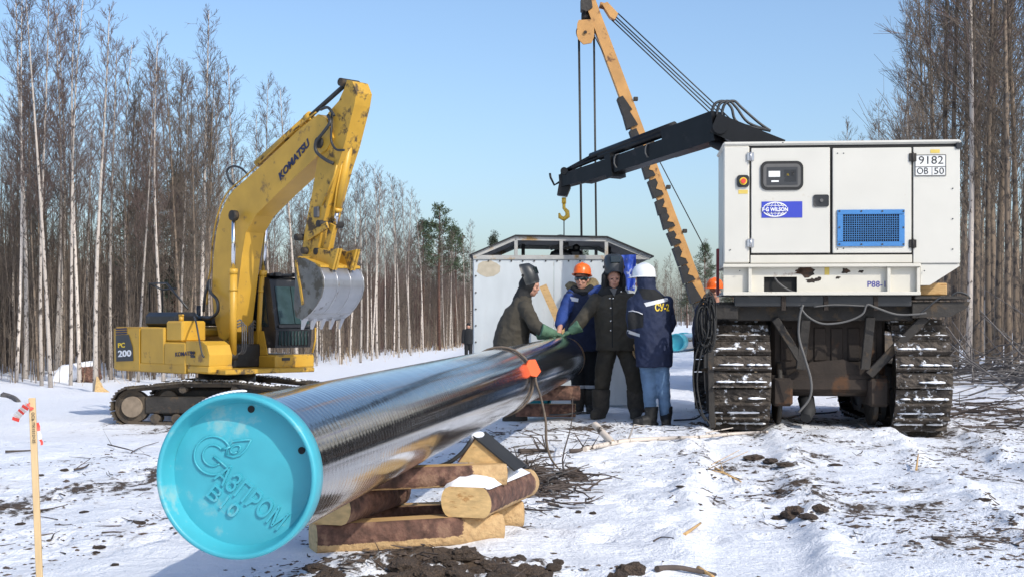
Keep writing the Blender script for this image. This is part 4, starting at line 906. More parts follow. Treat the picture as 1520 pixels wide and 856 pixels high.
b = MB(); b.prism([tip + Vector(q) for q in ((.10, -.09, .14), (-.02, -.09, .13), (-.08, -.09, -.22), (.05, -.09, -.24), (.1, -.09, -.12))], (0, 0, 0), (0, .18, 0)); b.tube([tip + Vector((-.05, 0, -.04)), tip + Vector((-.12, 0, -.08)), tip + Vector((-.17, 0, .02)), tip + Vector((-.18, 0, .08))], .015, 6); cb(b, 'jib_head', 'crane_black', crane)
hk = tip + Vector((.01, 0, -.25))
b = MB(); b.cyl(hk, hk + Vector((0, 0, -.08)), .03, n=10); b.tube([hk + Vector(q) for q in ((0, 0, -.06), (.0, 0, -.14), (.045, 0, -.19), (.05, 0, -.25), (.0, 0, -.29), (-.055, 0, -.26), (-.065, 0, -.21))], [.022, .022, .03, .034, .034, .028, .012], 8); cb(b, 'hook', 'hook_yellow', crane)
MB().tube([hk + Vector((0, 0, -.28)), hk + Vector((0, .02, -.62))], .008, 5).build('hook_sling', MT['wire_rope'], crane)
b = MB()
for k in range(3):
    o_ = k * .06; b.ctube([elbow + Vector((-.10 + o_, -.02, .12)), elbow + Vector((-.06 + o_, -.02, .26)), elbow + Vector((.05 + o_, 0, .30)), elbow + Vector((.14 + o_, 0, .22)), elbow + Vector((.22 + o_ * 2, 0, .04)), elbow + Vector((.6, 0, -.06))], .018, 6)
cb(b, 'crane_hoses', 'hose', crane)

# generator set -------------------------------------------------
GL = CF.M @ Vector((C(1075, 437)[0], -.06, C(1075, 437)[2])); GF = Frame(GL, CYAW)
ge = thing('generator_set', 'cream white enclosed generator set with blue vent standing on the tracked carrier', 'generator', GL, CYAW)
def G(px, py, y=0.0): return GF.p(px, py, y)
def gp(name, px0, py0, px1, py1, m, y0=-.0, th=.02, bev=.004, parent=ge, label=None):
    a, c = G(px0, py1, y0), G(px1, py0, y0)
    return MB().box(((a.x + c.x) / 2, y0 + th / 2, (a.z + c.z) / 2), (abs(c.x - a.x), th, abs(c.z - a.z)), bev).build(name, MT[m], parent, None, label)
def rrect(x0, z0, x1, z1, r, n=5):
    o = []
    for cx, cz, a0 in ((x1 - r, z1 - r, 0), (x0 + r, z1 - r, 90), (x0 + r, z0 + r, 180), (x1 - r, z0 + r, 270)):
        for i in range(n + 1): o.append((cx + r * math.cos(R(a0 + 90 * i / n)), cz + r * math.sin(R(a0 + 90 * i / n))))
    return o
def grr(name, px0, py0, px1, py1, m, y0, th, r, parent=ge):
    a, c = G(px0, py1, y0), G(px1, py0, y0); return MB().profile(rrect(a.x, a.z, c.x, c.z, r), y0, y0 + th).build(name, MT[m], parent)
gp('enclosure_core', 1078, 212, 1421, 392, 'gap', .018, 1.02, .01)
gp('corner_panel', 1074, 217, 1112.5, 391, 'cream', 0, .06, .012)
a, c = G(1073, 217), G(1427, 207); MB().box(((a.x + c.x) / 2, .52, (a.z + c.z) / 2), (c.x - a.x, 1.06, c.z - a.z), .02).build('roof_panel', MT['cream'], ge)
for px in (1074, 1420): 
    a, c = G(px, 391), G(px + 6, 217); MB().box(((a.x + c.x) / 2, .55, (a.z + c.z) / 2), (.012 if px > 1100 else .012, 1.0, c.z - a.z), .003).build('end_panel', MT['cream'], ge)
dl = gp('control_door', 1115, 219, 1232, 376, 'cream', -.006, .03, .006)
dr_ = gp('service_door', 1236, 219, 1353, 376, 'cream', -.006, .03, .006)
gp('side_panel', 1355.5, 218, 1425, 391, 'cream', 0, .03, .006)
gp('sill_panel', 1114, 378, 1354, 391, 'cream_rust', -.002, .03, .004)
# skid base
a, c = G(1073, 397), G(1366, 391); MB().box(((a.x + c.x) / 2, .50, (a.z + c.z) / 2), (c.x - a.x, 1.06, c.z - a.z), .004).build('skid_rail', MT['cream_rust'], ge)
a, c = G(1073, 438), G(1366, 432.5); MB().box(((a.x + c.x) / 2, .50, (a.z + c.z) / 2), (c.x - a.x, 1.06, c.z - a.z), .004).build('skid_rail', MT['cream_rust'], ge)
gp('skid_web', 1074, 396.5, 1134, 433, 'cream_rust', .05, .02, 0); gp('skid_web', 1183, 396.5, 1364, 433, 'cream_rust', .05, .02, 0); gp('skid_web', 1134, 396.5, 1183, 411, 'cream_rust', .05, .02, 0)
gp('forklift_pocket', 1134, 411, 1183, 433, 'gap', .10, .02, 0)
for px in (1111, 1317, 1361): gp('stiffener', px, 396.5, px + 5, 433, 'cream_rust', -.01, .07, .003)
MB().ctube([G(1150, 412, .06), G(1156, 420, .03), G(1170, 430, .02), G(1180, 434, .0)], .010, 6).build('pocket_cable', MT['cable_grey'], ge)
MB().prism([G(px, py, 0) for px, py in ((1367, 391.5), (1425, 391.5), (1425, 395), (1381, 423), (1367, 423))], (0, .02, 0), (0, .9, 0)).build('radiator_flare', MT['cream'], ge)
random.seed(3)
for (px, py, rx, ry) in ((1196, 404, 16, 9), (1186, 402, 6, 4), (1255, 402, 7, 4), (1215, 414, 5, 3), (1278, 403, 4, 2.5), (1206, 416, 9, 4), (1244, 412, 4, 2), (1270, 433.5, 5, 1.2)):
    pts = []
    for k in range(15):
        an = 2 * math.pi * k / 15; rr = .55 + .65 * random.random(); pts.append(G(px + rx * rr * math.cos(an), py + ry * rr * math.sin(an), .048))
    MB().prism(pts, (0, 0, 0), (0, .004, 0)).build('rust_patch', MT['rust_steel'], ge)
text('lettering', 'P88-1', tplane(G(1301, 421.5, .049), (1, 0, 0), (0, 0, 1)), MT['navy2'], ge, width=.185, height=.065, ext=.002, bold=.012)
# door furniture
grr('window_seal', 1129, 239, 1192.5, 282.5, 'rubber', -.022, .018, .07, dl)
grr('window_pane', 1133, 243, 1188.5, 278.5, 'panel_grey' if 'panel_grey' in MT else 'cable_grey', -.026, .006, .05, dl)
for (x0, y0, x1, y1, m) in ((1138, 248, 1184, 275, 'charcoal_panel'), (1141, 254, 1158, 263, 'plate'), (1164, 252, 1182, 270, 'black'), (1168, 258, 1171, 261, 'yellow_print'), (1174, 255, 1179, 261, 'cable_grey'), (1145, 268, 1156, 270.5, 'white_print')):
    gp('control_panel_piece', x0, y0, x1, y1, m, -.028 - .0015 * (m != 'charcoal_panel'), .002, 0, dl)
grr('latch', 1207.5, 289, 1230.5, 307, 'black', -.02, .018, .02, dl)
b = MB(); q = G(1219, 298); b.cyl(q + Vector((0, -.034, 0)), q + Vector((0, -.018, 0)), .018, n=14); b.build('latch_knob', MT['cable_grey'], dl)
for px, py in ((1114, 233), (1114, 361)):
    b = MB()
    for dx in (-3.2, 3.2): q = G(px + dx, py); b.box((q.x, -.014, q.z), (.030, .016, .085), .004)
    q = G(px, py); b.cyl((q.x, -.022, q.z - .05), (q.x, -.022, q.z + .05), .011, n=8); b.build('hinge', MT['steel'], dl)
for px, py in ((1354.5, 234), (1354.5, 362)):
    b = MB()
    for dx in (-3.2, 3.2): q = G(px + dx, py); b.box((q.x, -.014, q.z), (.030, .016, .085), .004)
    q = G(px, py); b.cyl((q.x, -.022, q.z - .05), (q.x, -.022, q.z + .05), .011, n=8); b.build('hinge', MT['mud_steel'], dr_)
stc = gp('sticker', 1130.5, 299, 1191, 323.5, 'blue_sticker', -.010, .004, 0, dl, 'blue maker sticker with white globe')
gcx = G(1150.5, 311.2, -.012); rx, rz_ = 17.5 / 139, 10.3 / 139
def ell(k, h=1.0, n=36): return [gcx + Vector((rx * k * math.cos(2 * math.pi * i / n), 0, rz_ * h * math.sin(2 * math.pi * i / n))) for i in range(n + 1)]
b = MB(); b.tube(ell(1), .0065, 5); b.tube(ell(.72), .004, 4); b.tube(ell(.36), .004, 4)
for zz in (-.55, .55): hw = math.sqrt(1 - zz * zz) * rx; b.tube([gcx + Vector((-hw, 0, zz * rz_)), gcx + Vector((hw, 0, zz * rz_))], .004, 4)
b.tube([gcx + Vector((0, 0, -rz_)), gcx + Vector((0, 0, rz_))], .004, 4); b.build('globe_print', MT['white_print'], stc)
b = MB(); b.box(gcx + Vector((0, -.006, 0)), (.275, .003, .052)); b.build('name_band', MT['blue_sticker'], stc)
text('lettering', 'F·G WILSON', tplane(gcx + Vector((0, -.009, 0)), (1, 0, 0), (0, 0, 1)), MT['white_print'], stc, width=.265, height=.042, ext=.002, bold=.035)
# emergency stop and labels
grr('stop_box', 1094, 260, 1112, 278, 'black', -.02, .02, .03)
b = MB(); q = G(1103, 269.5); b.cyl(q + Vector((0, -.035, 0)), q + Vector((0, -.02, 0)), .040, n=16); b.build('stop_ring', MT['yellow_print'], ge)
b = MB(); b.cyl(q + Vector((0, -.06, 0)), q + Vector((0, -.03, 0)), .026, n=16); b.build('stop_button', MT['red_tape'], ge)
gp('warning_label', 1096, 282, 1110, 288, 'yellow_label', -.003, .003, 0); gp('warning_label', 1381, 222, 1395, 227.5, 'yellow_label', -.003, .003, 0); gp('warning_label', 1224, 395.5, 1231, 408, 'yellow_label', .046, .003, 0)
gp('corner_cap', 1419, 212, 1427.5, 221, 'black', -.02, .08, .008)
# blue vent
vf = [(1243, 311, 1343, 318.5), (1243, 358.5, 1343, 366), (1243, 318.5, 1251.5, 358.5), (1334.5, 318.5, 1343, 358.5)]
vb = gp('vent', 1247, 315, 1339, 362, 'gap', -.012, .004, 0, dr_, 'blue framed ventilation grille')
for r_ in vf: gp('vent_frame', *r_, 'vent_blue', -.026, .02, .002, vb)
b = MB(); a, c = G(1251.5, 358.5, -.02), G(1334.5, 318.5, -.02)
for i in range(1, 25): x = a.x + (c.x - a.x) * i / 25; b.box((x, -.020, (a.z + c.z) / 2), (.005, .005, c.z - a.z))
for i in range(1, 12): z = a.z + (c.z - a.z) * i / 12; b.box(((a.x + c.x) / 2, -.0195, z), (c.x - a.x, .006, .005))
b.build('vent_mesh', MT['vent_blue'], vb)
b = MB()
for px, py in ((1245.5, 314), (1278, 314), (1309, 314), (1340.5, 314), (1245.5, 363), (1278, 363), (1309, 363), (1340.5, 363), (1245.5, 338), (1340.5, 338)): q = G(px, py); b.cyl(q + Vector((0, -.031, 0)), q + Vector((0, -.024, 0)), .010, n=8)
b.build('vent_bolts', MT['charcoal_panel'], vb)
# number plate
pl = gp('number_plate', 1358, 229.5, 1404.5, 261.5, 'plate', -.008, .006, 0)
b = MB(); a, c = G(1358.7, 261, -.010), G(1404, 230, -.010)
for (p_, q_) in (((a.x, a.z), (c.x, a.z)), ((c.x, a.z), (c.x, c.z)), ((c.x, c.z), (a.x, c.z)), ((a.x, c.z), (a.x, a.z))): b.beam((p_[0], -.0095, p_[1]), (q_[0], -.0095, q_[1]), .003, .008, up=(0, 0, 1) if p_[1] == q_[1] else (1, 0, 0))
m_ = (a.z + c.z) / 2 - .015; b.beam((a.x, -.0095, m_), (c.x, -.0095, m_), .003, .007)
xm = a.x + (c.x - a.x) * .55; b.beam((xm, -.0095, a.z), (xm, -.0095, m_), .003, .006, up=(1, 0, 0)); b.build('plate_border', MT['cable_grey'], pl)
text('lettering', '9182', tplane(G(1382, 237.8, -.009), (1, 0, 0), (0, 0, 1)), MT['black_print'], pl, width=.25, height=.082, ext=.002, bold=.0)
text('lettering', 'OB', tplane(G(1369.5, 253.8, -.009), (1, 0, 0), (0, 0, 1)), MT['black_print'], pl, width=.115, height=.068, ext=.002)
text('lettering', '50', tplane(G(1394, 253.8, -.009), (1, 0, 0), (0, 0, 1)), MT['black_print'], pl, width=.10, height=.068, ext=.002)
b = MB()
for px, py in ((1243, 228), (1252, 228), (1243, 370), (1252, 369), (1084, 371), (1414, 280), (1414, 325), (1414, 370), (1098, 402), (1162, 212), (1372, 402)): q = G(px, py); b.cyl(q + Vector((0, -.010, 0)), q + Vector((0, .0, 0)), .007, n=8)
b.build('rivets', MT['charcoal_panel'], ge)
MB().box((G(1068.5, 400).x, .35, G(1068, 402).z), (.03, .06, .5), .005).build('red_post', MT['red_paint'], ge)

# coil of black cable on the carrier's left corner
co = thing('cable_coil', 'tangled coil of black cable hanging from the left corner of the tracked carrier', 'cable', CF.M @ Vector((-.05, .05, .9)), CYAW)
random.seed(5); b = MB()
for k in range(20):
    cx = random.uniform(-.07, .03); w_ = random.uniform(.03, .08); h_ = random.uniform(.18, .34); cz = .36 - h_ * .3 + random.uniform(-.05, .05); yo = random.uniform(-.12, .02)
    b.ctube([Vector((cx + w_ * math.cos(t * .57) + .02 * random.random(), yo + .04 * math.sin(t * .9 + k), cz + h_ * math.sin(t * .57) * (1 if math.sin(t * .57) < 0 else .8) + .02 * random.random())) for t in range(12)], .0085, 5)
b.build('coil', MT['rubber'], co)
b = MB(); b.ctube([(-.06, -.05, .1), (-.13, -.06, -.1), (-.15, -.05, -.35), (-.11, -.05, -.62), (-.02, -.05, -.78)], .010, 5); b.ctube([(-.02, -.07, .1), (-.09, -.08, -.15), (-.11, -.06, -.4), (-.06, -.08, -.68), (.02, -.1, -.84), (-.25, -.15, -.87), (-.5, -.1, -.88)], .010, 5); b.build('trailing_cable', MT['rubber'], co)

# ------------------------------------------------------------------ pipelayer behind
PLD = 24.0
pq = P(1060, 475, PLD)
pl_ = thing('pipelayer', 'pipelaying side-boom crane with orange boom and rope block rising behind the shed', 'crane', (pq.x, PLD, gz(pq.x, PLD)))
PO = Vector(pl_.location)
def pb(b, name, m, parent=pl_, label=None): return b.build(name, MT[m], parent, Matrix.Translation(-PO), label)
bt, bb_ = P(866, -22, PLD), P(1052, 478, PLD); bd = (bb_ - bt); bn = bd.normalized(); bs = Vector((bn.z, 0, -bn.x)); 
if bs.x > 0: bs = -bs          # towards the left of the boom
b = MB(); b.beam(bt, bb_, .22, .19, .20, .22, up=bs); pbm = pb(b, 'boom', 'orange_steel', label='orange box boom with black rubber pads')
b = MB(); b.beam(bt + bs * .02 + Vector((0, -.134, 0)), bb_ + Vector((0, -.134, 0)), .008, .05, .008, .05, up=bs); 
for f in np.linspace(.05, .4, 9): q = bt + bd * f; b.cyl(q + bs * .02 + Vector((0, -.14, 0)), q + bs * .02 + Vector((0, -.12, 0)), .014, n=6)
random.seed(9)
k = .33
while k < .97:
    ln = random.uniform(.035, .055); q0, q1 = bt + bd * k, bt + bd * (k + ln); w0 = .095 + .012 * k
    o = MB(); o.prism([q0 + bs * (w0 + .05), q1 + bs * (w0 + .05 + random.uniform(-.01, .03)), q1 + bs * (w0 - .10 + random.uniform(-.03, .03)), q0 + bs * (w0 - .07 + random.uniform(-.03, .03))], (0, -.155, 0), (0, .3, 0)); pb(o, 'rubber_pad', 'rubber', pbm)
    if .5 < k and random.random() < .72: o = MB(); o.prism([q0 * .85 + q1 * .15 + bs * (w0 - .13), q0 * .2 + q1 * .8 + bs * (w0 - .13), q0 * .45 + q1 * .55 + bs * (w0 - .02 + random.uniform(-.02, .02))], (0, -.165, 0), (0, .012, 0)); pb(o, 'boom_bracket', 'orange_steel', pbm)
    k += ln + random.uniform(.0, .012)
b = MB()
for f in (.35, .48, .61, .74): q = bt + bd * f; b.box(q - bs * .15 + Vector((0, -.1, 0)), (.08, .08, .07), .01)
pb(b, 'pad_clips', 'mud_steel', pbm)
hd = P(868, 6, PLD); b = MB(); b.prism([P(862, 0, PLD), P(876, -6, PLD), P(879, 14, PLD), P(870, 20, PLD), P(862, 16, PLD)], (0, -.15, 0), (0, .3, 0)); b.cyl(P(869, 18, PLD), P(869, 28, PLD), .05, n=10); b.cyl(P(863, 25, PLD), P(876, 25, PLD), .06, n=10); pb(b, 'swivel', 'mud_steel', pbm)
blk = [(859, 30), (878, 29), (882, 36), (882, 55), (878, 64), (866, 66), (858, 58), (856, 50), (857, 35)]
b = MB(); b.prism([P(px, py, PLD - .12) for px, py in blk], (0, 0, 0), (0, .05, 0)); b.prism([P(px, py, PLD + .08) for px, py in blk], (0, 0, 0), (0, .05, 0)); pby = pb(b, 'pulley_block', 'orange_steel')
b = MB(); b.cyl(P(869, 48, PLD - .06), P(869, 48, PLD + .06), .17, n=20); b.cyl(P(869, 48, PLD - .16), P(869, 48, PLD + .16), .03, n=10); pb(b, 'sheave', 'mud_steel', pby)
for (x0, y0, x1, y1) in ((858.5, 52, 863, 400), (860, 52, 864.5, 400), (881, 52, 885, 400), (882.2, 52, 886, 400)):
    b = MB(); b.tube([P(x0, y0, PLD), P(x1, y1, PLD)], .012, 5); pb(b, 'hoist_rope', 'wire_rope')
hb = P(874, 405, PLD); b = MB(); b.box(hb, (.30, .2, .3), .04); b.tube([hb + Vector(q) for q in ((0, 0, -.12), (0, 0, -.25), (.08, 0, -.34), (0, 0, -.42), (-.09, 0, -.36))], .04, 8); pb(b, 'hook_block', 'orange_steel')
sh_ = P(903, 18, PLD); b = MB(); b.prism([P(893, 8, PLD), P(901, 5, PLD), P(917, 22, PLD), P(912, 31, PLD), P(905, 27, PLD)], (0, -.1, 0), (0, .2, 0)); b.cyl(P(890, 8, PLD), P(898, 10, PLD), .06, n=10); pb(b, 'luffing_sheave', 'orange_steel')
for k, (x0, y0) in enumerate(((908, 30), (911, 27), (914, 25), (917, 20))):
    b = MB(); b.tube([P(x0, y0, PLD), P(1132 + k * 5, 242 + k * -2, PLD + .3)], .012, 5); pb(b, 'luffing_rope', 'wire_rope')
b = MB(); b.tube([P(883, 55, PLD - .14), P(975, 232, PLD + .2), P(1052, 380, PLD + .2)], .010, 5); pb(b, 'hoist_rope', 'wire_rope')
# hidden tractor body
bx = P(1200, 475, PLD).x
b = MB(); b.box((bx, PLD + .2, 1.35), (1.9, 3.0, 1.0), .08); b.box((bx, PLD + .9, 2.2), (1.5, 1.3, .9), .08); b.beam(P(1052, 478, PLD), (bx - .4, PLD, 1.0), .3, .3); b.box((bx + .1, PLD + .2, 2.75), (.9, .5, 1.6), .05); pb(b, 'tractor_body', 'orange_steel')
for sx in (-1, 1):
    b = MB(); b.profile(rrect(-1.9, .02, 1.9, .95, .45, 6), -.3, .3); b.build('crawler', MT['track'], pl_, Matrix.Translation(-PO) @ Matrix.Translation((bx + sx * 1.1, PLD + .3, PO.z)) @ Matrix.Rotation(R(90), 4, 'Z'))

# ------------------------------------------------------------------ welding shelter
SD = 18.0; so_ = P(702, 475, SD); so_.z = .05; SF = Frame(so_, 0)
sh = thing('welding_shelter', 'galvanised sheet welding shelter with open trussed gable roof behind the men', 'shed', so_)
def S(px, py, y=0.0): return SF.p(px, py, y)
def slab(name, p, q, y0, y1, m, parent=sh, label=None, bev=.004):
    return MB().box(((p.x + q.x) / 2, (y0 + y1) / 2, (p.z + q.z) / 2), (abs(q.x - p.x), y1 - y0, abs(q.z - p.z)), bev).build(name, MT[m], parent, None, label)
zb = .02
w0, w1, w2 = S(703, 384), S(822, 384), S(943, 384)
for a, c in ((w0, w1), (w1, w2)): slab('wall_sheet', Vector((a.x + .002, 0, zb)), Vector((c.x - .002, 0, a.z)), 0, .02, 'galv')
wl = slab('top_rail', S(702, 385.5), S(965, 379), -.02, .06, 'galv_frame')
b = MB()
for px in range(708, 942, 17): q = S(px, 387.5); b.cyl((q.x, -.012, q.z), (q.x, 0, q.z), .012, n=6)
for z in np.arange(.2, 1.95, .22): b.cyl((w0.x + .03, -.012, z), (w0.x + .03, 0, z), .012, n=6)
b.build('rivets', MT['mud_steel'], sh)
q = S(725, 399); b = MB(); b.prism([Vector((q.x + .155 * math.cos(t * .35) * (1 + .1 * math.sin(t * 2)), 0, q.z + .11 * math.sin(t * .35) * (1 + .08 * math.cos(t * 3)))) for t in range(18)], (0, -.003, 0), (0, .003, 0)); b.build('rust_stain', MT['stain'], sh)
DS = 2.2
for x in (w0.x, w2.x): MB().box((x, DS / 2 + .03, (zb + w0.z) / 2), (.02, DS - .06, w0.z - zb)).build('side_wall', MT['galv'], sh)
rp = [S(702, 381), S(765, 354), S(901, 356), S(965, 383)]
for y_ in (0.0, DS):
    for i in range(3): MB().beam(rp[i] + Vector((0, y_, 0)), rp[i + 1] + Vector((0, y_, 0)), .05, .05).build('roof_frame', MT['galv_frame'], sh)
    for px in (766, 833, 900): a, c = S(px, 380), S(px, 356); MB().box((a.x, y_, (a.z + c.z) / 2), (.045, .045, c.z - a.z - .01)).build('gable_post', MT['galv_frame'], sh)
MB().box(((rp[0].x + rp[3].x) / 2, DS, S(702, 382).z), (rp[3].x - rp[0].x, .05, .05)).build('rear_rail', MT['galv_frame'], sh)
for i in range(3):
    a, c = rp[i], rp[i + 1]; d = (c - a).normalized(); ex0 = .05 if i == 0 else 0; ex1 = .05 if i == 2 else 0
    a2, c2 = a - d * ex0 + Vector((0, 0, .028)), c + d * ex1 + Vector((0, 0, .028))
    MB().prism([a2, c2, c2 + Vector((0, 0, .018)), a2 + Vector((0, 0, .018))], (0, -.06, 0), (0, DS + .14, 0)).build('roof_sheet', MT['roof_dark'], sh)
b = MB(); x0 = S(840, 365); 
b.box((x0.x - .06, .35, x0.z + .02), (.05, .05, .30), .01); b.ball((x0.x - .05, .4, x0.z - .10), (.16, .1, .08), 2); b.box((x0.x + .13, .5, x0.z - .09), (.22, .16, .14), .04); b.box((x0.x + .16, .5, x0.z - .0), (.1, .1, .1), .03); b.beam((x0.x - .2, .35, x0.z - .02), (x0.x + .05, .35, x0.z + .05), .04, .05); b.box((x0.x - .06, .35, x0.z + .13), (.1, .1, .07), .01); b.build('chain_hoist', MT['black'], sh)
for x_ in (-.35, .42): MB().beam((x0.x + x_ * 1.6, DS * .6, S(700, 381).z), (x0.x + x_ * 1.6, DS * .6, rp[1].z), .05, .05).build('inner_post', MT['black'], sh)
b = MB(); vs = []; nU, nV = 9, 14
ta, tb, tc_, td = S(922, 379, -.05), S(944, 378, -.05), S(942, 432, -.05), S(930, 430, -.05)
for j in range(nV):
    for i in range(nU):
        f, g = i / (nU - 1), j / (nV - 1); p = (ta * (1 - f) + tb * f) * (1 - g) + (td * (1 - f) + tc_ * f) * g; vs.append(p + Vector((0, -.03 + .035 * math.sin(f * 9 + g * 4) + .02 * noise.noise((f * 4, g * 6, 1)), 0)))
b.add(vs, [(j * nU + i, j * nU + i + 1, (j + 1) * nU + i + 1, (j + 1) * nU + i) for j in range(nV - 1) for i in range(nU - 1)], True)
tag(b.build('blue_tarp', MT['tarp'], None, Matrix.Translation(so_)), 'crumpled bright blue tarp hanging from the right corner of the shelter', 'tarp')
pa_, pb2 = P(806, 424, 17.75), P(840, 500, 17.4)
tag(MB().beam(pa_, pa_ + (pb2 - pa_) * 2.2, .03, .10, up=(1, 0, .5)).build('leaning_board', MT['plank']), 'pale wooden board leaning against the shelter wall between two men', 'board')

# ------------------------------------------------------------------ people
def remesh(b, voxel, it=3, disp=0.0, freq=9.0, seed=0, M=None, stretch=(1, 1, 1)):
    me = b.mesh('tmp'); o = bpy.data.objects.new('tmp', me); COL.objects.link(o)
    md = o.modifiers.new('r', 'REMESH'); md.mode = 'VOXEL'; md.voxel_size = voxel; md.use_smooth_shade = True
    if it: sm = o.modifiers.new('s', 'SMOOTH'); sm.factor = .5; sm.iterations = it
    dg = bpy.context.evaluated_depsgraph_get(); out = bpy.data.meshes.new_from_object(o.evaluated_get(dg))
    bpy.data.objects.remove(o); bpy.data.meshes.remove(me); out.materials.clear()
    if disp:
        n = len(out.vertices); c = np.empty(n * 3, np.float32); nn_ = np.empty(n * 3, np.float32); out.vertices.foreach_get('co', c); out.vertices.foreach_get('normal', nn_)
        c = c.reshape(-1, 3); nn_ = nn_.reshape(-1, 3)
        def rid(p, f, o): return .28 - abs(noise.noise((p[0] * f * stretch[0] + o, p[1] * f * stretch[1] + seed, p[2] * f * stretch[2])))
        d = np.array([1.6 * rid(p, freq * .8, seed) + .9 * rid(p, freq * 1.9, 3.1) for p in c], np.float32)
        c += nn_ * (d * disp)[:, None]; out.vertices.foreach_set('co', c.ravel()); out.update()
    out.polygons.foreach_set('use_smooth', np.ones(len(out.polygons), bool))
    return out
def chain(b, pts):
    for (p, r) in pts: b.ball(p, r, 2)
    for (p, r), (q, s) in zip(pts, pts[1:]): b.tube([p, q], [r if not isinstance(r, tuple) else min(r), s if not isinstance(s, tuple) else min(s)], 14)
    return b
def loft(b, rings, n=28, cap=True):        # rings: (center, u, v)
    vs = []
    for c, u, v in rings:
        c, u, v = Vector(c), Vector(u), Vector(v)
        for k in range(n): an = 2 * math.pi * k / n; vs.append(c + u * math.cos(an) + v * math.sin(an))
    m = len(rings); fs = [(i * n + k, i * n + (k + 1) % n, (i + 1) * n + (k + 1) % n, (i + 1) * n + k) for i in range(m - 1) for k in range(n)]
    if cap: fs += [tuple(range(n))[::-1], tuple(range((m - 1) * n, m * n))]
    return b.add(vs, fs, True)
def torso(b, rows): return loft(b, [((c[0], c[1], c[2]), (rx, 0, 0), (0, ry, 0)) for c, rx, ry in rows])
def frame3(f, up=(0, 0, 1)):
    f = Vector(f).normalized(); s = f.cross(Vector(up)).normalized(); u = s.cross(f); return f, s, u     # forward, right-hand side, up
def head(b, c, f, up=(0, 0, 1)):
    f, s, u = frame3(f, up); c = Vector(c); M = Matrix((s, f, u)).transposed()
    b.ball(c + u * .02, (.076, .094, .105), 3, M); b.ball(c + f * .025 - u * .055, (.058, .068, .068), 3, M); b.ball(c + f * .052 - u * .098, (.030, .030, .024), 2, M)
    b.ball(c + f * .098 - u * .018, (.013, .022, .024), 2, M); b.ball(c + f * .080 + u * .025, (.052, .022, .016), 2, M); b.ball(c + f * .085 - u * .058, (.026, .016, .014), 2, M)
    for k in (-1, 1): b.ball(c + s * k * .078 - f * .008 - u * .008, (.010, .024, .032), 2, M); b.ball(c + s * k * .038 + f * .072 - u * .03, (.024, .024, .022), 2, M)
    chain(b, [(c - u * .09 - f * .015, .055), (c - u * .2 - f * .03, .06)])
def face_bits(root, c, f, eyes=True, up=(0, 0, 1)):
    f, s, u = frame3(f, up); c = Vector(c); M = Matrix((s, f, u)).transposed()
    if eyes:
        for k in (-1, 1): MB().ball(c + s * k * .032 + f * .094 - u * .002, (.013, .008, .006), 2, M).build('eye', MT['hair'], root)
    MB().ball(c + f * .099 - u * .062, (.022, .007, .005), 2, M).build('mouth', MT['lips'], root)
MT['lips'] = mat('lips', (.22, .07, .06), .5)
def hand(b, wrist, d, n, size=1.0, curl=.5, thumb=1, k=1.0):
    d = Vector(d).normalized(); n = Vector(n); n = (n - d * n.dot(d)).normalized(); s = d.cross(n); w = Vector(wrist)
    M = Matrix((s, d, n)).transposed(); S_ = size
    b.ball(w + d * .05 * S_, (.042 * S_, .055 * S_, .019 * S_ * k), 2, M)
    chain(b, [(w - d * .03, .028 * S_), (w + d * .02 * S_, .028 * S_)])
    for i, (o, L) in enumerate(((-.030, .070), (-.010, .080), (.010, .076), (.029, .060))):
        p = w + (d * .092 + s * o) * S_; dd = (d - n * curl * .6 + s * o * 2.0).normalized(); p2 = p + dd * L * .5 * S_; d2 = (dd - n * curl).normalized(); p3 = p2 + d2 * L * .5 * S_
        chain(b, [(p, .0105 * S_ * k), (p2, .0098 * S_ * k), (p3, .0085 * S_ * k)])
    t0 = w + (d * .03 - s * thumb * .035) * S_; t1 = t0 + (d * .6 - s * thumb * .75 - n * .2).normalized() * .035 * S_; t2 = t1 + (d * .95 - s * thumb * .25 - n * .3).normalized() * .032 * S_
    chain(b, [(t0, .016 * S_), (t1, .0125 * S_), (t2, .0105 * S_)])
def helmet(root, c, f, m, r=.128, up=(0, 0, 1)):
    f, s, u = frame3(f, up); M = Matrix((s, f, u)).transposed().to_4x4(); M.translation = Vector(c)
    b = MB(); prof = [(r * 1.0, -.012), (r * 1.0, .01), (r * .99, .035), (r * .93, .07), (r * .78, .10), (r * .52, .122), (r * .25, .13), (.001, .132)]
    n = 32; vs = []
    for (rr, h) in prof:
        for k in range(n): an = 2 * math.pi * k / n; vs.append(M @ Vector((rr * .90 * math.cos(an), rr * 1.10 * math.sin(an), h)))
    b.add(vs, [(i * n + k, i * n + (k + 1) % n, (i + 1) * n + (k + 1) % n, (i + 1) * n + k) for i in range(len(prof) - 1) for k in range(n)], True)
    h = b.build('helmet', MT[m], root)
    b = MB(); vs = []
    for k in range(n):
        an = 2 * math.pi * k / n; ft = max(0, math.sin(an)); ex_ = .012 + .045 * ft ** 2
        for (e, hh) in ((0, -.006), (ex_, -.014 - .008 * ft), (ex_, -.020 - .008 * ft), (-.004, -.016)):
            vs.append(M @ Vector(((r * .90 + e) * math.cos(an), (r * 1.10 + e) * math.sin(an), hh)))
    b.add(vs, [(4 * k + j, 4 * ((k + 1) % n) + j, 4 * ((k + 1) % n) + (j + 1) % 4, 4 * k + (j + 1) % 4) for k in range(n) for j in range(4)], True); b.build('brim', MT[m], h)
    b = MB(); b.tube([M @ Vector((0, r * 1.10 * math.cos(R(t)) * .99, .01 + .124 * math.sin(R(t)))) for t in range(20, 161, 10)], .010, 6); b.build('crown_ridge', MT[m], h)
    return h
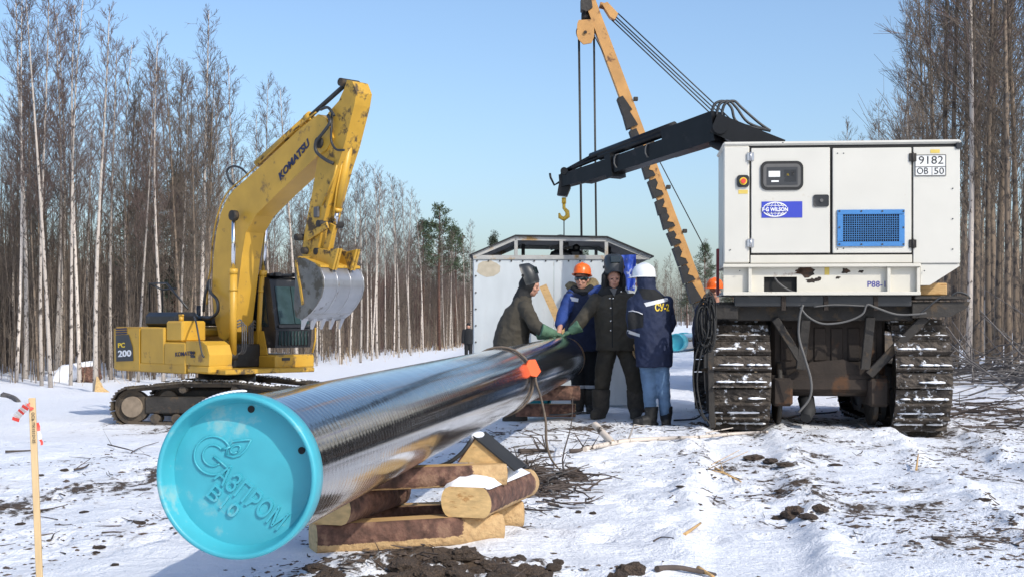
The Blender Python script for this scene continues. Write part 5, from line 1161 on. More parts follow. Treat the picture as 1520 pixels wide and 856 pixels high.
def weld_mask(root, c, f, tilt, w=.125):
    # raised welding shield: a box-like curved shell tipped up over the forehead
    f, s, u = frame3(f); c = Vector(c); q = Matrix.Rotation(R(tilt), 3, s); f2, u2 = q @ f, q @ u
    b = MB(); rings = []
    N = 15
    def ring(h, depth, ww): 
        out = []
        for k in range(N):
            t = -1 + 2 * k / (N - 1); x = ww * (1 if abs(t) > .999 else math.copysign(min(1, abs(t) * 1.25), t)); y = depth * (1 - abs(t) ** 3.2)
            out.append(c + s * x + f2 * (y - .03) + u2 * h)
        return out
    rr = [ring(-.13, .135, w * .72), ring(-.10, .15, w * .93), ring(0, .155, w), ring(.08, .145, w), ring(.13, .10, w * .9), ring(.145, .03, w * .7)]
    vs = [p for r_ in rr for p in r_]; fs = [(i * N + k, i * N + k + 1, (i + 1) * N + k + 1, (i + 1) * N + k) for i in range(len(rr) - 1) for k in range(N - 1)]
    b.add(vs, fs, True); ctr = c - f2 * .02
    inn = [ctr + (p - ctr) * .95 for p in vs]; b.add(inn, [fc[::-1] for fc in fs], True)
    edge = [i for i in range(N)]; nb_ = len(vs)
    rim = [(k, k + 1) for k in range(N - 1)] + [((len(rr) - 1) * N + k + 1, (len(rr) - 1) * N + k) for k in range(N - 1)] + [(i * N + N - 1, (i + 1) * N + N - 1) for i in range(len(rr) - 1)] + [((i + 1) * N, i * N) for i in range(len(rr) - 1)]
    b.f += [(a_, c_, c_ + nb_, a_ + nb_) for a_, c_ in rim]; b.sm += [False] * len(rim)
    mk = b.build('welding_mask', MT['mask_black'], root)
    b = MB(); o_ = c + f2 * (.155 - .03) + u2 * .02; b.box(o_, (.11, .02, .09), .006, Matrix((s, f2, u2)).transposed().to_4x4()); b.build('filter_window', MT['glass'], mk)
    b = MB(); b.cyl(c + s * (w + .004) - f2 * .02, c + s * (w + .016) - f2 * .02, .018, n=10); b.cyl(c - s * (w + .004) - f2 * .02, c - s * (w + .016) - f2 * .02, .018, n=10); b.build('pivot_knob', MT['rubber'], mk)
    return mk
def band(p0, p1, r0, r1): return MB().tube([p0, p1], [r0, r1], 20)
def projector(me, ydir=1):
    bv = BVHTree.FromPolygons([v.co.copy() for v in me.vertices], [tuple(p.vertices) for p in me.polygons])
    def f(p, e):
        h = bv.ray_cast(Vector((p.x, p.y - 2 * ydir, p.z)), Vector((0, ydir, 0)))
        return Vector((p.x, (h[0].y if h[0] is not None else p.y) - ydir * (e + .003), p.z))
    return f
def patch(proj, pts_tl, pts_tr, pts_br, pts_bl, nu=16, nv=4, e=.003):
    b = MB(); vs = []
    for j in range(nv):
        for i in range(nu):
            f, g = i / (nu - 1), j / (nv - 1); p = (pts_tl * (1 - f) + pts_tr * f) * (1 - g) + (pts_bl * (1 - f) + pts_br * f) * g; vs.append(proj(p, e))
    return b.add(vs, [(j * nu + i, j * nu + i + 1, (j + 1) * nu + i + 1, (j + 1) * nu + i) for j in range(nv - 1) for i in range(nu - 1)], True)
def boot(root, ankle, d, m='leather', h=.22, r=.062, L=.27, wide=1.0):
    a = Vector(ankle); d = Vector((d[0], d[1], 0)).normalized(); g = -a.z
    b = MB(); base = Vector((a.x, a.y, 0))
    chain(b, [(base + Vector((0, 0, .07)), .055 * wide), (base + d * L * .35 + Vector((0, 0, .055)), .052 * wide), (base + d * (L * .62) + Vector((0, 0, .045)), .043 * wide)])
    loft(b, [((base.x, base.y, .05), (.055 * wide, 0, 0), (0, .06 * wide, 0)), ((base.x, base.y, .12), (r, 0, 0), (0, r, 0)), ((a.x, a.y, .07 + h), (r * 1.12, 0, 0), (0, r * 1.12, 0))])
    loft(b, [(base + d * L * .25 + Vector((0, 0, z)), d * (L * .56), Vector((-d.y, d.x, 0)) * .05 * wide) for z in (.0, .028)], 24)
    return obj('boot', remesh(b, .011, 2, .004, 14), MT[m], root)

def person_frame(px0, D, z):
    s = FPX / D; loc = Vector(((px0 - HX) / s, D, z))
    return loc, (lambda px, py, y=0.0: Vector(((px - HX) * (D + y) / FPX - loc.x, y, CAMZ + (HY - py) * (D + y) / FPX - z)))

# --- welder bending over the pipe, seen from the side
z_ = gz(.05, 16.3); loc, q = person_frame(765, 16.3, z_)
pA = thing('person', 'man in dark canvas suit and raised black welding mask leaning over the pipe in profile', 'person', loc)
hc = q(788, 424); fA = (.93, -.30, -.22)
b = MB(); head(b, hc, fA); chain(b, [(q(770, 470), .13), (q(762, 505), .13)]); chain(b, [(q(773, 446), .09), (q(770, 470), .12)])
hw1, hw2 = q(822, 495, -.30), q(818, 497, -.22)
obj('body', remesh(b, .009, 2), MT['skin'], pA); face_bits(pA, hc, fA)
b = MB(); torso(b, [(q(758, 516) + Vector((0, 0, 0)), .215, .19), (q(759, 500), .21, .19), (q(765, 475), .195, .18), (q(771, 458), .165, .17), (q(775, 447), .12, .14), (q(777, 439), .085, .09)])
chain(b, [(q(779, 455, -.15), .085), (q(793, 481, -.22), .078), (q(806, 492, -.28), .068)]); chain(b, [(q(770, 455, .12), .085), (q(786, 482, .10), .078), (q(806, 494, -.10), .066)])
obj('jacket', remesh(b, .012, 3, .014, 8, 1), MT['tarpaulin'], pA)
b = MB()
for y_ in (-.09, .09): chain(b, [(q(762, 508, y_), .105), (Vector((q(758, 560).x, y_, .48)), .085), (Vector((q(756, 600).x, y_, .12)), .07)])
obj('trousers', remesh(b, .014, 3, .012, 8, 2), MT['tarpaulin'], pA)
for y_ in (-.1, .1): boot(pA, (q(756, 600).x, y_, .12), (1, -.1), 'felt', .2, .075, .28, 1.15)
f_, s_, u_ = frame3(fA)
b = MB(); b.ball(hc - f_ * .035 + u_ * .01, (.105, .115, .14), 3, Matrix((s_, f_, u_)).transposed()); chain(b, [(hc - f_ * .06 - u_ * .09, .095), (q(774, 447), .11)])
obj('hood', remesh(b, .011, 3, .008, 10, 3), MT['hood_black'], pA)
weld_mask(pA, hc + Vector((-.045, 0, .125)), (1, -.3, 0), 20, .115)
for w_, d_, sd in ((hw1, (.8, .15, -.22), 1), (hw2, (.85, -.45, -.15), -1)):
    b = MB(); hand(b, w_, d_, (0.1, 0, 1), 1.22, .35, sd, 1.25); dv = Vector(d_).normalized(); b.tube([w_ - dv * .16, w_ + dv * .03], [.085, .045], 16); obj('glove', remesh(b, .0075, 2, .004, 25), MT['glove'], pA)

# --- man in the orange helmet
z_ = gz(.9, 16.6); loc, q = person_frame(866, 16.6, z_)
pB = thing('person', 'smiling man in orange helmet, dark goggles and blue jacket reaching to the pipe', 'person', loc)
hc = q(864, 415, -.06); fB = (-.34, -.94, .02)
b = MB(); head(b, hc, fB); chain(b, [(q(866, 445), .12), (q(866, 500), .12)])
hwB = q(829, 494, -.48); hand(b, hwB, (-.35, -.5, -.2), (0, 0, 1), 1.08, .5, 1); chain(b, [(q(832, 482, -.40), .035), (hwB, .03)])
obj('body', remesh(b, .008, 2), MT['skin'], pB); face_bits(pB, hc, fB, eyes=False)
b = MB(); torso(b, [(q(866, 520), .235, .18), (q(866, 500), .23, .18), (q(865, 470), .23, .175), (q(865, 448), .22, .16), (q(866, 436), .185, .13), (q(866, 428), .10, .10)])
chain(b, [(q(848, 440, -.04), .085), (q(838, 462, -.12), .075)]); chain(b, [(q(884, 440, .02), .085), (q(892, 475, .05), .075), (q(893, 505, .0), .065)])
jb = obj('jacket', remesh(b, .011, 3, .012, 8, 5), MT['navy_cloth'], pB)
b = MB(); chain(b, [(q(846, 444, -.06), .090), (q(836, 466, -.16), .078), (q(831, 483, -.38), .060)]); obj('sleeve', remesh(b, .011, 3, .010, 9, 6), MT['blue_cloth'], pB)
b = MB(); chain(b, [(q(872, 436, -.06), .07), (q(890, 432, -.02), .075)]); chain(b, [(q(848, 437, -.03), .075), (q(856, 432, -.04), .06)]); obj('shoulder_yoke', remesh(b, .011, 3, .008, 9, 7), MT['blue_cloth'], pB)
pj = projector(jb.data); patch(pj, q(845, 440), q(858, 443), q(857, 448), q(844, 446), 8, 3, .012).build('reflective_strip', MT['reflect'], pB)
b = MB(); chain(b, [(q(880, 421, .06), .075), (q(872, 431, .02), .085), (q(854, 430, -.02), .075), (q(846, 424, .05), .06)]); obj('hood', remesh(b, .011, 3, .01, 12), MT['fur'], pB)
b = MB(); chain(b, [(q(852, 429, -.06), .05), (q(866, 436, -.10), .05), (q(876, 428, -.06), .05)]); obj('collar', remesh(b, .011, 3, .008, 12), MT['black_cloth'], pB)
b = MB(); chain(b, [(q(858, 515), .11), (q(857, 550), .092), (q(858, 582), .08)]); chain(b, [(q(876, 515), .11), (q(877, 550), .092), (q(878, 582), .08)]); obj('trousers', remesh(b, .012, 3, .010, 8), MT['black_cloth'], pB)
for px in (858, 878): MB().tube([q(px, 571), q(px, 576)], [.093, .093], 18).build('trouser_stripe', MT['reflect'], pB)
for px in (858, 878): a_ = q(px, 595); boot(pB, (a_.x, a_.y, .12), (-.2, -1), 'felt', .22, .085, .26, 1.15)
helmet(pB, hc + Vector((.004, .022, .072)), (-.30, -.95, .16), 'helmet_orange', .120)
f_, s_, u_ = frame3(fB)
b = MB(); loft(b, [(hc + s_ * k * .082 * .99 + f_ * (.098 - .06 * abs(k) ** 2.2) + u_ * .012, f_ * .014, u_ * .024) for k in np.linspace(-1, 1, 11)], 12); b.tube([hc + s_ * (.082 * math.cos(t)) + f_ * (.03 - .105 * math.sin(t)) + u_ * .015 for t in np.linspace(0, math.pi, 12)], .010, 6); b.build('goggles', MT['glass'], pB)

# --- welder in the middle
z_ = gz(1.2, 16.0); loc, q = person_frame(914, 16.0, z_)
pC = thing('person', 'man in dark olive canvas suit with snap buttons, black welding mask tipped up, facing out', 'person', loc)
hc = q(911, 413, -.05); fC = (.02, -1, -.10)
b = MB(); head(b, hc, fC); chain(b, [(q(913, 450), .13), (q(914, 500), .13)])
obj('body', remesh(b, .008, 2), MT['skin'], pC); face_bits(pC, hc, fC)
b = MB(); torso(b, [(q(917, 520), .265, .185), (q(916, 505), .26, .185), (q(914, 475), .25, .18), (q(912, 455), .25, .165), (q(911, 443), .22, .14), (q(910, 433), .15, .12), (q(910, 427), .10, .10)])
chain(b, [(q(885, 446, -.02), .09), (q(866, 472, -.10), .078), (q(853, 487, -.12), .066)]); chain(b, [(q(938, 446, .02), .09), (q(947, 478, .03), .08), (q(942, 506, -.06), .068)])
jc = obj('jacket', remesh(b, .011, 3, .013, 8, 11), MT['tarpaulin'], pC); pj = projector(jc.data)
for px, py in ((921, 433), (904, 443), (909, 443), (905, 457), (905, 476), (905, 490)):
    c_ = pj(q(px, py), .004); MB().ball(c_, (.011, .006, .011), 2).build('snap_button', MT['brass'], pC)
patch(pj, q(906.2, 444), q(907.6, 444), q(908, 515), q(906.6, 515), 3, 24, .002).build('placket_seam', MT['hood_black'], pC)
b = MB(); chain(b, [(q(903, 514), .115), (q(896, 548, -.02), .10), (q(893, 580, .02), .088)]); chain(b, [(q(928, 514), .115), (q(938, 548, -.05), .10), (q(944, 582, -.02), .088)]); obj('trousers', remesh(b, .012, 3, .015, 8, 12), MT['tarpaulin'], pC)
for px, py, dx in ((892, 600, -.55), (944, 606, -.15)): a_ = q(px, py); boot(pC, (a_.x, a_.y, .15), (dx, -1), 'felt', .26, .10, .29, 1.35)
b = MB(); b.ball(hc + Vector((-.005, .065, .0)), (.125, .105, .155), 3); loft(b, [(hc + Vector((-.01, .05, -.10)), (.13, 0, 0), (0, .10, 0)), (q(909, 436, .0), (.18, 0, 0), (0, .13, 0)), (q(909, 442, .0), (.15, 0, 0), (0, .12, 0))]); b.ball(hc + Vector((-.115, -.0, -.04)), (.035, .08, .12), 2); b.ball(hc + Vector((.115, .0, -.04)), (.03, .08, .11), 2)
obj('hood', remesh(b, .011, 3, .008, 10, 13), MT['hood_black'], pC)
pjh = projector(jc.data)
b = MB(); b.prism([q(905, 428, -.13), q(916, 428, -.13), q(912, 440, -.155)], (0, 0, 0), (0, .03, 0)); b.build('shirt', MT['cable_grey'], pC)
weld_mask(pC, hc + Vector((.005, .015, .14)), (.05, -1, 0), 28, .115)
hw = q(849, 490, -.16)
b = MB(); hand(b, hw, (-.75, .1, -.42), (-.1, -.1, 1), 1.2, .5, -1, 1.2); dv = Vector((-.75, .1, -.42)).normalized(); b.tube([hw - dv * .11, hw + dv * .03], [.078, .045], 16); obj('glove', remesh(b, .0075, 2, .004, 25), MT['glove'], pC)
b = MB(); hw2 = q(941, 508, -.08); hand(b, hw2, (-.1, -.1, -1), (-1, 0, 0), 1.15, .5, 1, 1.2); obj('glove', remesh(b, .0075, 2), MT['glove_tan'], pC)

# --- man in the white helmet, back turned
z_ = gz(1.55, 15.0); loc, q = person_frame(968, 15.0, z_)
pD = thing('person', 'man in white helmet and navy jacket with yellow lettering seen from behind in blue jeans', 'person', loc)
hc = q(956, 417, .02); fD = (-.72, .68, -.05)
b = MB(); head(b, hc, fD); chain(b, [(q(965, 450), .12), (q(970, 510), .12)]); hwD = q(952, 490, .24); hand(b, hwD, (-.5, .6, .1), (0, 0, 1), 1.05, .5, 1); 
obj('body', remesh(b, .008, 2), MT['skin'], pD)
b = MB(); torso(b, [(q(971, 544), .20, .17), (q(971, 535), .205, .175), (q(970, 505), .21, .175), (q(967, 475), .215, .17), (q(966, 455), .225, .155), (q(964, 443), .20, .13), (q(961, 433), .13, .11), (q(959, 424), .085, .09)])
chain(b, [(q(942, 449, .02), .082), (q(939, 472, -.03), .078), (q(942, 485, -.02), .072), (q(938, 493, .06), .062)]); chain(b, [(q(989, 449, .03), .082), (q(994, 480, .08), .075), (q(985, 497, .16), .065)])
jd = obj('jacket', remesh(b, .011, 3, .012, 8, 21), MT['navy_cloth'], pD); pj = projector(jd.data)
patch(pj, q(946, 428), q(972, 430), q(993, 447), q(953, 444), 18, 8, .002).build('black_yoke', MT['black_cloth'], pD)
patch(pj, q(954, 449.5), q(990, 441.5), q(991, 446.5), q(957, 455), 20, 4, .004).build('reflective_strip', MT['reflect'], pD)
text('lettering', 'СУ-2', tplane(q(984, 455.5, -.2), (1, 0, .02), (0, 0, 1)), MT['yellow_print'], pD, width=.165, height=.085, ext=.004, bold=.03, proj=pj)
patch(pj, q(930, 462), q(953, 465), q(953, 485), q(932, 489), 10, 8, .003).build('sleeve_patch', MT['black_cloth'], pD)
b = MB(); b.tube([pj(q(px, py), .004) for px, py in ((932, 462), (938, 461), (946, 463), (952, 466))], .006, 5); b.build('sleeve_piping', MT['reflect'], pD)
patch(pj, q(931, 489), q(948, 495), q(948, 499.5), q(931, 494), 8, 3, .004).build('cuff_strip', MT['reflect'], pD)
b = MB(); chain(b, [(q(961, 535), .098), (q(964, 575, .01), .078), (q(966, 612, .02), .064)]); chain(b, [(q(981, 535), .098), (q(984, 575, .02), .078), (q(988, 612, .06), .064)]); obj('jeans', remesh(b, .012, 3, .010, 10, 22, stretch=(1, 1, 1.6)), MT['jeans'], pD)
a_ = q(967, 620); boot(pD, (a_.x, a_.y, .1), (-1, -.25), 'leather', .14, .07, .28, 1.1); a_ = q(989, 620, .05); boot(pD, (a_.x, a_.y + .03, .1), (-.1, -1), 'leather', .14, .07, .26, 1.1)
b = MB(); chain(b, [(hc + Vector((.02, -.02, .02)), .108), (hc + Vector((.03, -.02, -.08)), .10), (q(962, 434), .11)]); obj('hood', remesh(b, .011, 3, .008, 12), MT['navy_cloth'], pD)
helmet(pD, hc + Vector((.0, .0, .062)), (-.75, .66, 0), 'helmet_white', .126)

# --- half hidden man behind the carrier and a far figure
z_ = gz(2.97, 19.6); loc, q = person_frame(1061, 19.6, z_)
pE = thing('person', 'man in orange helmet mostly hidden behind the left side of the generator', 'person', loc)
hc = Vector((0, 0, 1.66)); b = MB(); head(b, hc, (-.6, -.8, 0)); chain(b, [(Vector((0, 0, 1.35)), .12), (Vector((0, 0, 1.0)), .12)]); 
for sx in (-1, 1): hand(b, Vector((sx * .27, -.05, .85)), (0, 0, -1), (-sx, 0, 0), 1.0, .4, 1)
obj('body', remesh(b, .01, 2), MT['skin'], pE); face_bits(pE, hc, (-.6, -.8, 0))
b = MB(); torso(b, [(Vector((0, 0, .82)), .21, .16), (Vector((0, 0, 1.15)), .21, .16), (Vector((0, 0, 1.4)), .21, .14), (Vector((0, 0, 1.5)), .1, .1)])
for sx in (-1, 1): chain(b, [(Vector((sx * .2, 0, 1.4)), .085), (Vector((sx * .26, .02, 1.12)), .07), (Vector((sx * .27, -.05, .88)), .06)])
obj('jacket', remesh(b, .013, 3, .01), MT['navy_cloth'], pE)
b = MB()
for sx in (-1, 1): chain(b, [(Vector((sx * .09, 0, .86)), .105), (Vector((sx * .1, 0, .48)), .085), (Vector((sx * .11, 0, .12)), .07)])
obj('trousers', remesh(b, .013, 3, .01), MT['black_cloth'], pE)
for sx in (-1, 1): boot(pE, (sx * .11, 0, .1), (0, -1))
helmet(pE, hc + Vector((0, 0, .062)), (-.6, -.8, 0), 'helmet_orange')
fx = (695.5 - HX) * 60 / FPX; z_ = gz(fx, 60)
pF = thing('person', 'tiny far figure in black clothes standing beside the left edge of the shelter', 'person', (fx, 60, z_))
hc = Vector((0, 0, 1.6)); b = MB(); head(b, hc, (-.3, -1, 0)); chain(b, [(Vector((0, 0, 1.35)), .12), (Vector((0, 0, 1.0)), .12)])
for sx in (-1, 1): hand(b, Vector((sx * .25, 0, .85)), (0, 0, -1), (-sx, 0, 0), 1.0, .4, 1)
obj('body', remesh(b, .014, 2), MT['skin'], pF)
b = MB(); torso(b, [(Vector((0, 0, .8)), .2, .15), (Vector((0, 0, 1.15)), .2, .15), (Vector((0, 0, 1.4)), .21, .14), (Vector((0, 0, 1.5)), .1, .1)])
for sx in (-1, 1): chain(b, [(Vector((sx * .2, 0, 1.4)), .08), (Vector((sx * .25, 0, 1.1)), .07), (Vector((sx * .25, 0, .88)), .06)])
for sx in (-1, 1): chain(b, [(Vector((sx * .09, 0, .86)), .1), (Vector((sx * .1, 0, .48)), .085), (Vector((sx * .1, -.02, .06)), .07)])
obj('coverall', remesh(b, .018, 3), MT['black_cloth'], pF)
b = MB(); b.ball(hc + Vector((0, .01, .06)), (.1, .12, .09), 2); obj('cap', remesh(b, .015, 2), MT['hood_black'], pF)

# ------------------------------------------------------------------ forest
def sticks_mesh(name, P0, P1, R0, R1, n=3):
    P0, P1, R0, R1 = map(lambda q: np.asarray(q, float), (P0, P1, R0, R1)); N = len(P0)
    t = P1 - P0; t /= np.linalg.norm(t, axis=1, keepdims=True) + 1e-9
    ref = np.where(np.abs(t[:, 2:3]) > .9, np.array([[1., 0, 0]]), np.array([[0, 0, 1.]])); a = np.cross(t, ref); a /= np.linalg.norm(a, axis=1, keepdims=True) + 1e-9; b_ = np.cross(t, a)
    V = np.empty((N, 2 * n, 3))
    for k in range(n):
        an = 2 * math.pi * k / n; d = a * math.cos(an) + b_ * math.sin(an); V[:, k] = P0 + d * R0[:, None]; V[:, n + k] = P1 + d * R1[:, None]
    F = np.array([[k, (k + 1) % n, n + (k + 1) % n, n + k] for k in range(n)]); F = (np.arange(N)[:, None, None] * 2 * n + F[None]).reshape(-1, 4).astype(np.int32)
    me = bpy.data.meshes.new(name); me.vertices.add(N * 2 * n); me.vertices.foreach_set('co', V.astype(np.float32).ravel())
    me.loops.add(F.size); me.polygons.add(len(F)); me.loops.foreach_set('vertex_index', F.ravel()); me.polygons.foreach_set('loop_start', np.arange(len(F), dtype=np.int32) * 4)
    me.polygons.foreach_set('use_smooth', np.ones(len(F), bool)); me.update(calc_edges=True); return me
def grow(rg, h, r0, nb, start, spread, lean=.02, up=(.58, 1.08), sec=5, ter=2):
    segs = []                       # (p0, p1, r0, r1)
    pts = [np.array([0., 0, -.3])]; m = 9; ph = rg.uniform(0, 6.28, 4); am = rg.uniform(.004, .011, 2) * h
    for i in range(1, m + 1): f = i / m; pts.append(np.array([am[0] * (math.sin(ph[0] + 3.5 * f) - math.sin(ph[0])) + lean * h * f * f, am[1] * (math.sin(ph[1] + 4 * f) - math.sin(ph[1])), h * f]))
    pts = np.array(pts)
    def trunk(f): x = f * m; i = min(int(x), m - 1); return pts[i] + (pts[i + 1] - pts[i]) * (x - i)
    def add(p, d, L, r, r2): q = p + d * L; segs.append((p, q, r, r2)); return q
    for i in range(nb):
        f = start + (1 - start) * ((i + rg.random()) / nb) ** .85 * .985
        p = trunk(f); az = rg.uniform(0, 2 * math.pi); el = rg.uniform(*up); L = spread * (1.05 - f) ** .75 * rg.uniform(.5, 1.15) + .25
        d = np.array([math.cos(az) * math.cos(el), math.sin(az) * math.cos(el), math.sin(el)])
        rb = .006 + .009 * (L / spread) * (r0 / .1)
        p1 = add(p, d, L * .45, rb, rb * .7); d2 = d + np.array([0, 0, .35]) + rg.normal(0, .12, 3); d2 /= np.linalg.norm(d2); p2 = add(p1, d2, L * .55, rb * .7, rb * .35)
        for j in range(sec):
            g = rg.uniform(.2, 1); s0 = p + (p1 - p) * min(1, g * 2) if g < .5 else p1 + (p2 - p1) * (g - .5) * 2
            e = d2 * .9 + rg.normal(0, .5, 3) + np.array([0, 0, .3]); e /= np.linalg.norm(e); l = L * rg.uniform(.22, .45)
            s1 = add(s0, e, l, max(.006, rb * .5), .0042)
            for k in range(ter):
                e2 = e + rg.normal(0, .38, 3) + np.array([0, 0, .2]); e2 /= np.linalg.norm(e2); add(s0 + (s1 - s0) * rg.uniform(.3, 1), e2, l * rg.uniform(.5, .95), .0052, .0035)
    return pts, segs
def tree_proto(name, seed, h, r0, nb, start, spread, tm, cm, lean=.02, sec=5, ter=2):
    rg = np.random.default_rng(seed); pts, segs = grow(rg, h, r0, nb, start, spread, lean, sec=sec, ter=ter)
    rr = [r0 * 1.25] + [r0 * (1 - .93 * (i / 9) ** 1.1) + .006 for i in range(1, 10)]
    t = thing(name, 'tree', 'tree'); b = MB(); b.tube(pts, rr, 8); tk = b.build('trunk', MT[tm], t)
    cm_ = sticks_mesh('crown', *map(np.array, zip(*segs))); ck = obj('crown', cm_, MT[cm], t)
    KIDS[t.name] = [tk, ck]; return t
protoB = [tree_proto('birch_tree', 100 + i, 13.5, .055 + .014 * (i % 3), 56, .34 + .06 * (i % 3), 2.1, 'birch', 'crown', lean=(.03, -.02, .0, .04, -.03)[i % 5], sec=6, ter=3) for i in range(5)]
protoG = [tree_proto('bare_tree', 200 + i, 11.5, .038 + .010 * (i % 3), 54, .26 + .05 * (i % 3), 1.9, 'aspen', 'crown_grey', lean=(.02, -.03, .04, 0)[i % 4], sec=6, ter=3) for i in range(4)]
protoR = [tree_proto('bare_tree', 300 + i, 13.0, .065 + .02 * (i % 2), 54, .2, 2.5, 'aspen', 'crown_grey', lean=(-.03, .03, .01)[i], sec=7, ter=3) for i in range(3)]
def needle_tree(name, seed, h, kind, m):
    rg = np.random.default_rng(seed); t = thing(name, 'tree', 'tree'); b = MB(); b.tube([(0, 0, -.3), (.05, 0, h * .5), (0, 0.05, h)], [.16, .11, .02], 8); tk = b.build('trunk', MT['bark'], t)
    V = []; segs = []
    for i in range(70 if kind == 'pine' else 95):
        f = rg.uniform(.42 if kind == 'pine' else .12, 1) ** (.8); az = rg.uniform(0, 6.28); L = (2.3 * math.sin(min(1, (1.02 - f) * 2.0) * 1.57) * rg.uniform(.5, 1.1) + .2) if kind == 'pine' else (2.9 * (1.03 - f) * rg.uniform(.6, 1.1) + .15)
        el = rg.uniform(.1, .6) if kind == 'pine' else rg.uniform(-.35, .1); d = np.array([math.cos(az) * math.cos(el), math.sin(az) * math.cos(el), math.sin(el)]); p = np.array([0, 0, f * h]); segs.append((p, p + d * L, .025, .008))
        for k in range(5 if kind == 'pine' else 7):
            c = p + d * L * (rg.uniform(.5, 1.0) if kind == 'pine' else rg.uniform(.15, 1)) + rg.normal(0, .12, 3)
            for j in range(11):
                e = rg.normal(0, 1, 3); e /= np.linalg.norm(e); e2 = np.cross(e, rg.normal(0, 1, 3)); e2 /= np.linalg.norm(e2); l = rg.uniform(.12, .30); o = c + rg.normal(0, .10, 3); V.append((o, o + e * l, o + e * l * .5 + e2 * .075))
    V = np.array(V); me = bpy.data.meshes.new('crown'); me.from_pydata([tuple(q) for q in V.reshape(-1, 3)], [], [(3 * i, 3 * i + 1, 3 * i + 2) for i in range(len(V))]); ck = obj('crown', me, MT[m], t)
    lm = tag(obj('limbs', sticks_mesh('limbs', *map(np.array, zip(*segs))), MT['bark'], t), kind='stuff'); KIDS[t.name] = [tk, ck, lm]; return t
pineP = [needle_tree('pine_tree', 11 + i, 12, 'pine', 'needles') for i in range(2)]; spruceP = [needle_tree('spruce_tree', 21, 11, 'spruce', 'needles2')]
used = set()
def place(proto, x, y, sc, rz, label, group=None, tilt=(0, 0)):
    z = gz(x, y)
    if proto.name not in used:
        used.add(proto.name); proto.location = (x, y, z); proto.rotation_euler = (tilt[0], tilt[1], rz); proto.scale = (sc, sc, sc); proto['label'] = label
        if group: proto['group'] = group
        return proto
    return dup(proto, (x, y, z), rz, sc, label, group, tilt)
rg = np.random.default_rng(42)
LB = 'white-barked leafless birch in the snowy forest behind the excavator'; LBG = 'birches of the forest behind the excavator'
LA = 'thin grey-brown leafless tree in the forest behind the excavator'; LAG = 'grey trees of the forest behind the excavator'
def place_px(proto, px, D, hpx_top, label, group=None, tilt=(0, 0), off=0):
    x = (px - HX) * D / FPX; z = gz(x, D); h = {True: 13.5, False: 11.5}[proto in protoB]; top_z = CAMZ + (HY - hpx_top) * D / FPX; sc = (top_z - z) / h
    return place(proto, x, D, max(.5, sc), rg.uniform(0, 6.28), label, group, tilt)
# birches read off the photograph (base pixel column, distance, top row)
for i, (px, D, ty) in enumerate(((62, 44, -60), (75, 43, -30), (38, 47, -10), (105, 45, -20), (118, 46.5, 10), (205, 48, 90), (243, 47, 55), (298, 50, 15), (322, 54, 120), (165, 49, 60), (24, 45, -30), (88, 50, 20), (350, 58, 100), (400, 60, 120),
                                 (520, 72, 255), (545, 76, 240), (552, 74, 250), (560, 78, 258), (585, 82, 262), (592, 80, 275), (610, 84, 270), (608, 88, 285), (535, 70, 262), (572, 86, 268), (628, 92, 300), (660, 96, 330), (672, 99, 345), (690, 100, 350), (699, 98, 330), (650, 104, 340), (680, 108, 350), (505, 68, 240), (440, 62, 130), (470, 65, 190), (268, 52, 110))):
    place_px(protoB[i % 5], px, D, ty, LB, LBG, tilt=(rg.normal(0, .015), rg.normal(0, .02)))
place_px(protoB[2], 142, 41.5, 5, 'leaning white birch with broken base standing clear of the forest edge', None, tilt=(0, -.035))
xb_ = (140 - HX) * 41.4 / FPX; zb_ = gz(xb_, 41.4)
b = MB(); b.prism([Vector(q) for q in ((-.05, 0, 0), (.45, 0, -.02), (.2, 0, .15), (.02, 0, .5))], (0, 0, 0), (0, .12, 0)); tag(b.build('split_stub', MT['endgrain'], None, Matrix.Translation((xb_ + .08, 41.3, zb_ - .03))), 'pale split wood at the foot of the leaning birch', 'stump')
LE = [(-40, 33), (-24, 38), (-16.5, 44), (-13.2, 48), (-10.6, 62), (-8.6, 80), (-4.0, 106), (2.0, 150), (10, 215)]
def on_edge(E_, t):
    L = [math.hypot(E_[i + 1][0] - E_[i][0], E_[i + 1][1] - E_[i][1]) for i in range(len(E_) - 1)]; s = t * sum(L); i = 0
    while i < len(L) - 1 and s > L[i]: s -= L[i]; i += 1
    f = s / L[i]; a, c = E_[i], E_[i + 1]; d = ((c[0] - a[0]) / L[i], (c[1] - a[1]) / L[i]); return a[0] + (c[0] - a[0]) * f, a[1] + (c[1] - a[1]) * f, d
hfun = lambda y: np.interp(y, [30, 44, 60, 80, 105, 150, 230], [1.02, 1.02, .93, .80, .74, .66, .62])
n_ = 0
while n_ < 140:
    t = rg.random() ** .9 * .62 + .02; x, y, d = on_edge(LE, t); dep = rg.exponential(7) + .3; x -= d[1] * dep; y += d[0] * dep
    px = HX + FPX * x / y
    if px < -40 or px > 760: continue
    isb = rg.random() < .42; pr0 = protoB[rg.integers(5)] if isb else protoG[rg.integers(4)]
    place(pr0, x, y, float(hfun(y)) * rg.uniform(.72, 1.0) * (1 if isb else .95), rg.uniform(0, 6.28), LB if isb else LA, LBG if isb else LAG, (rg.normal(0, .02), rg.normal(0, .02))); n_ += 1
for k in range(42):
    px = rg.uniform(-20, 520); D = rg.uniform(47, 62) if px < 330 else rg.uniform(64, 84); x = (px - HX) * D / FPX; place(protoG[rg.integers(4)], x, D, float(hfun(D)) * rg.uniform(.8, 1.15), rg.uniform(0, 6.28), LA, LAG, (rg.normal(0, .03), rg.normal(0, .03)))
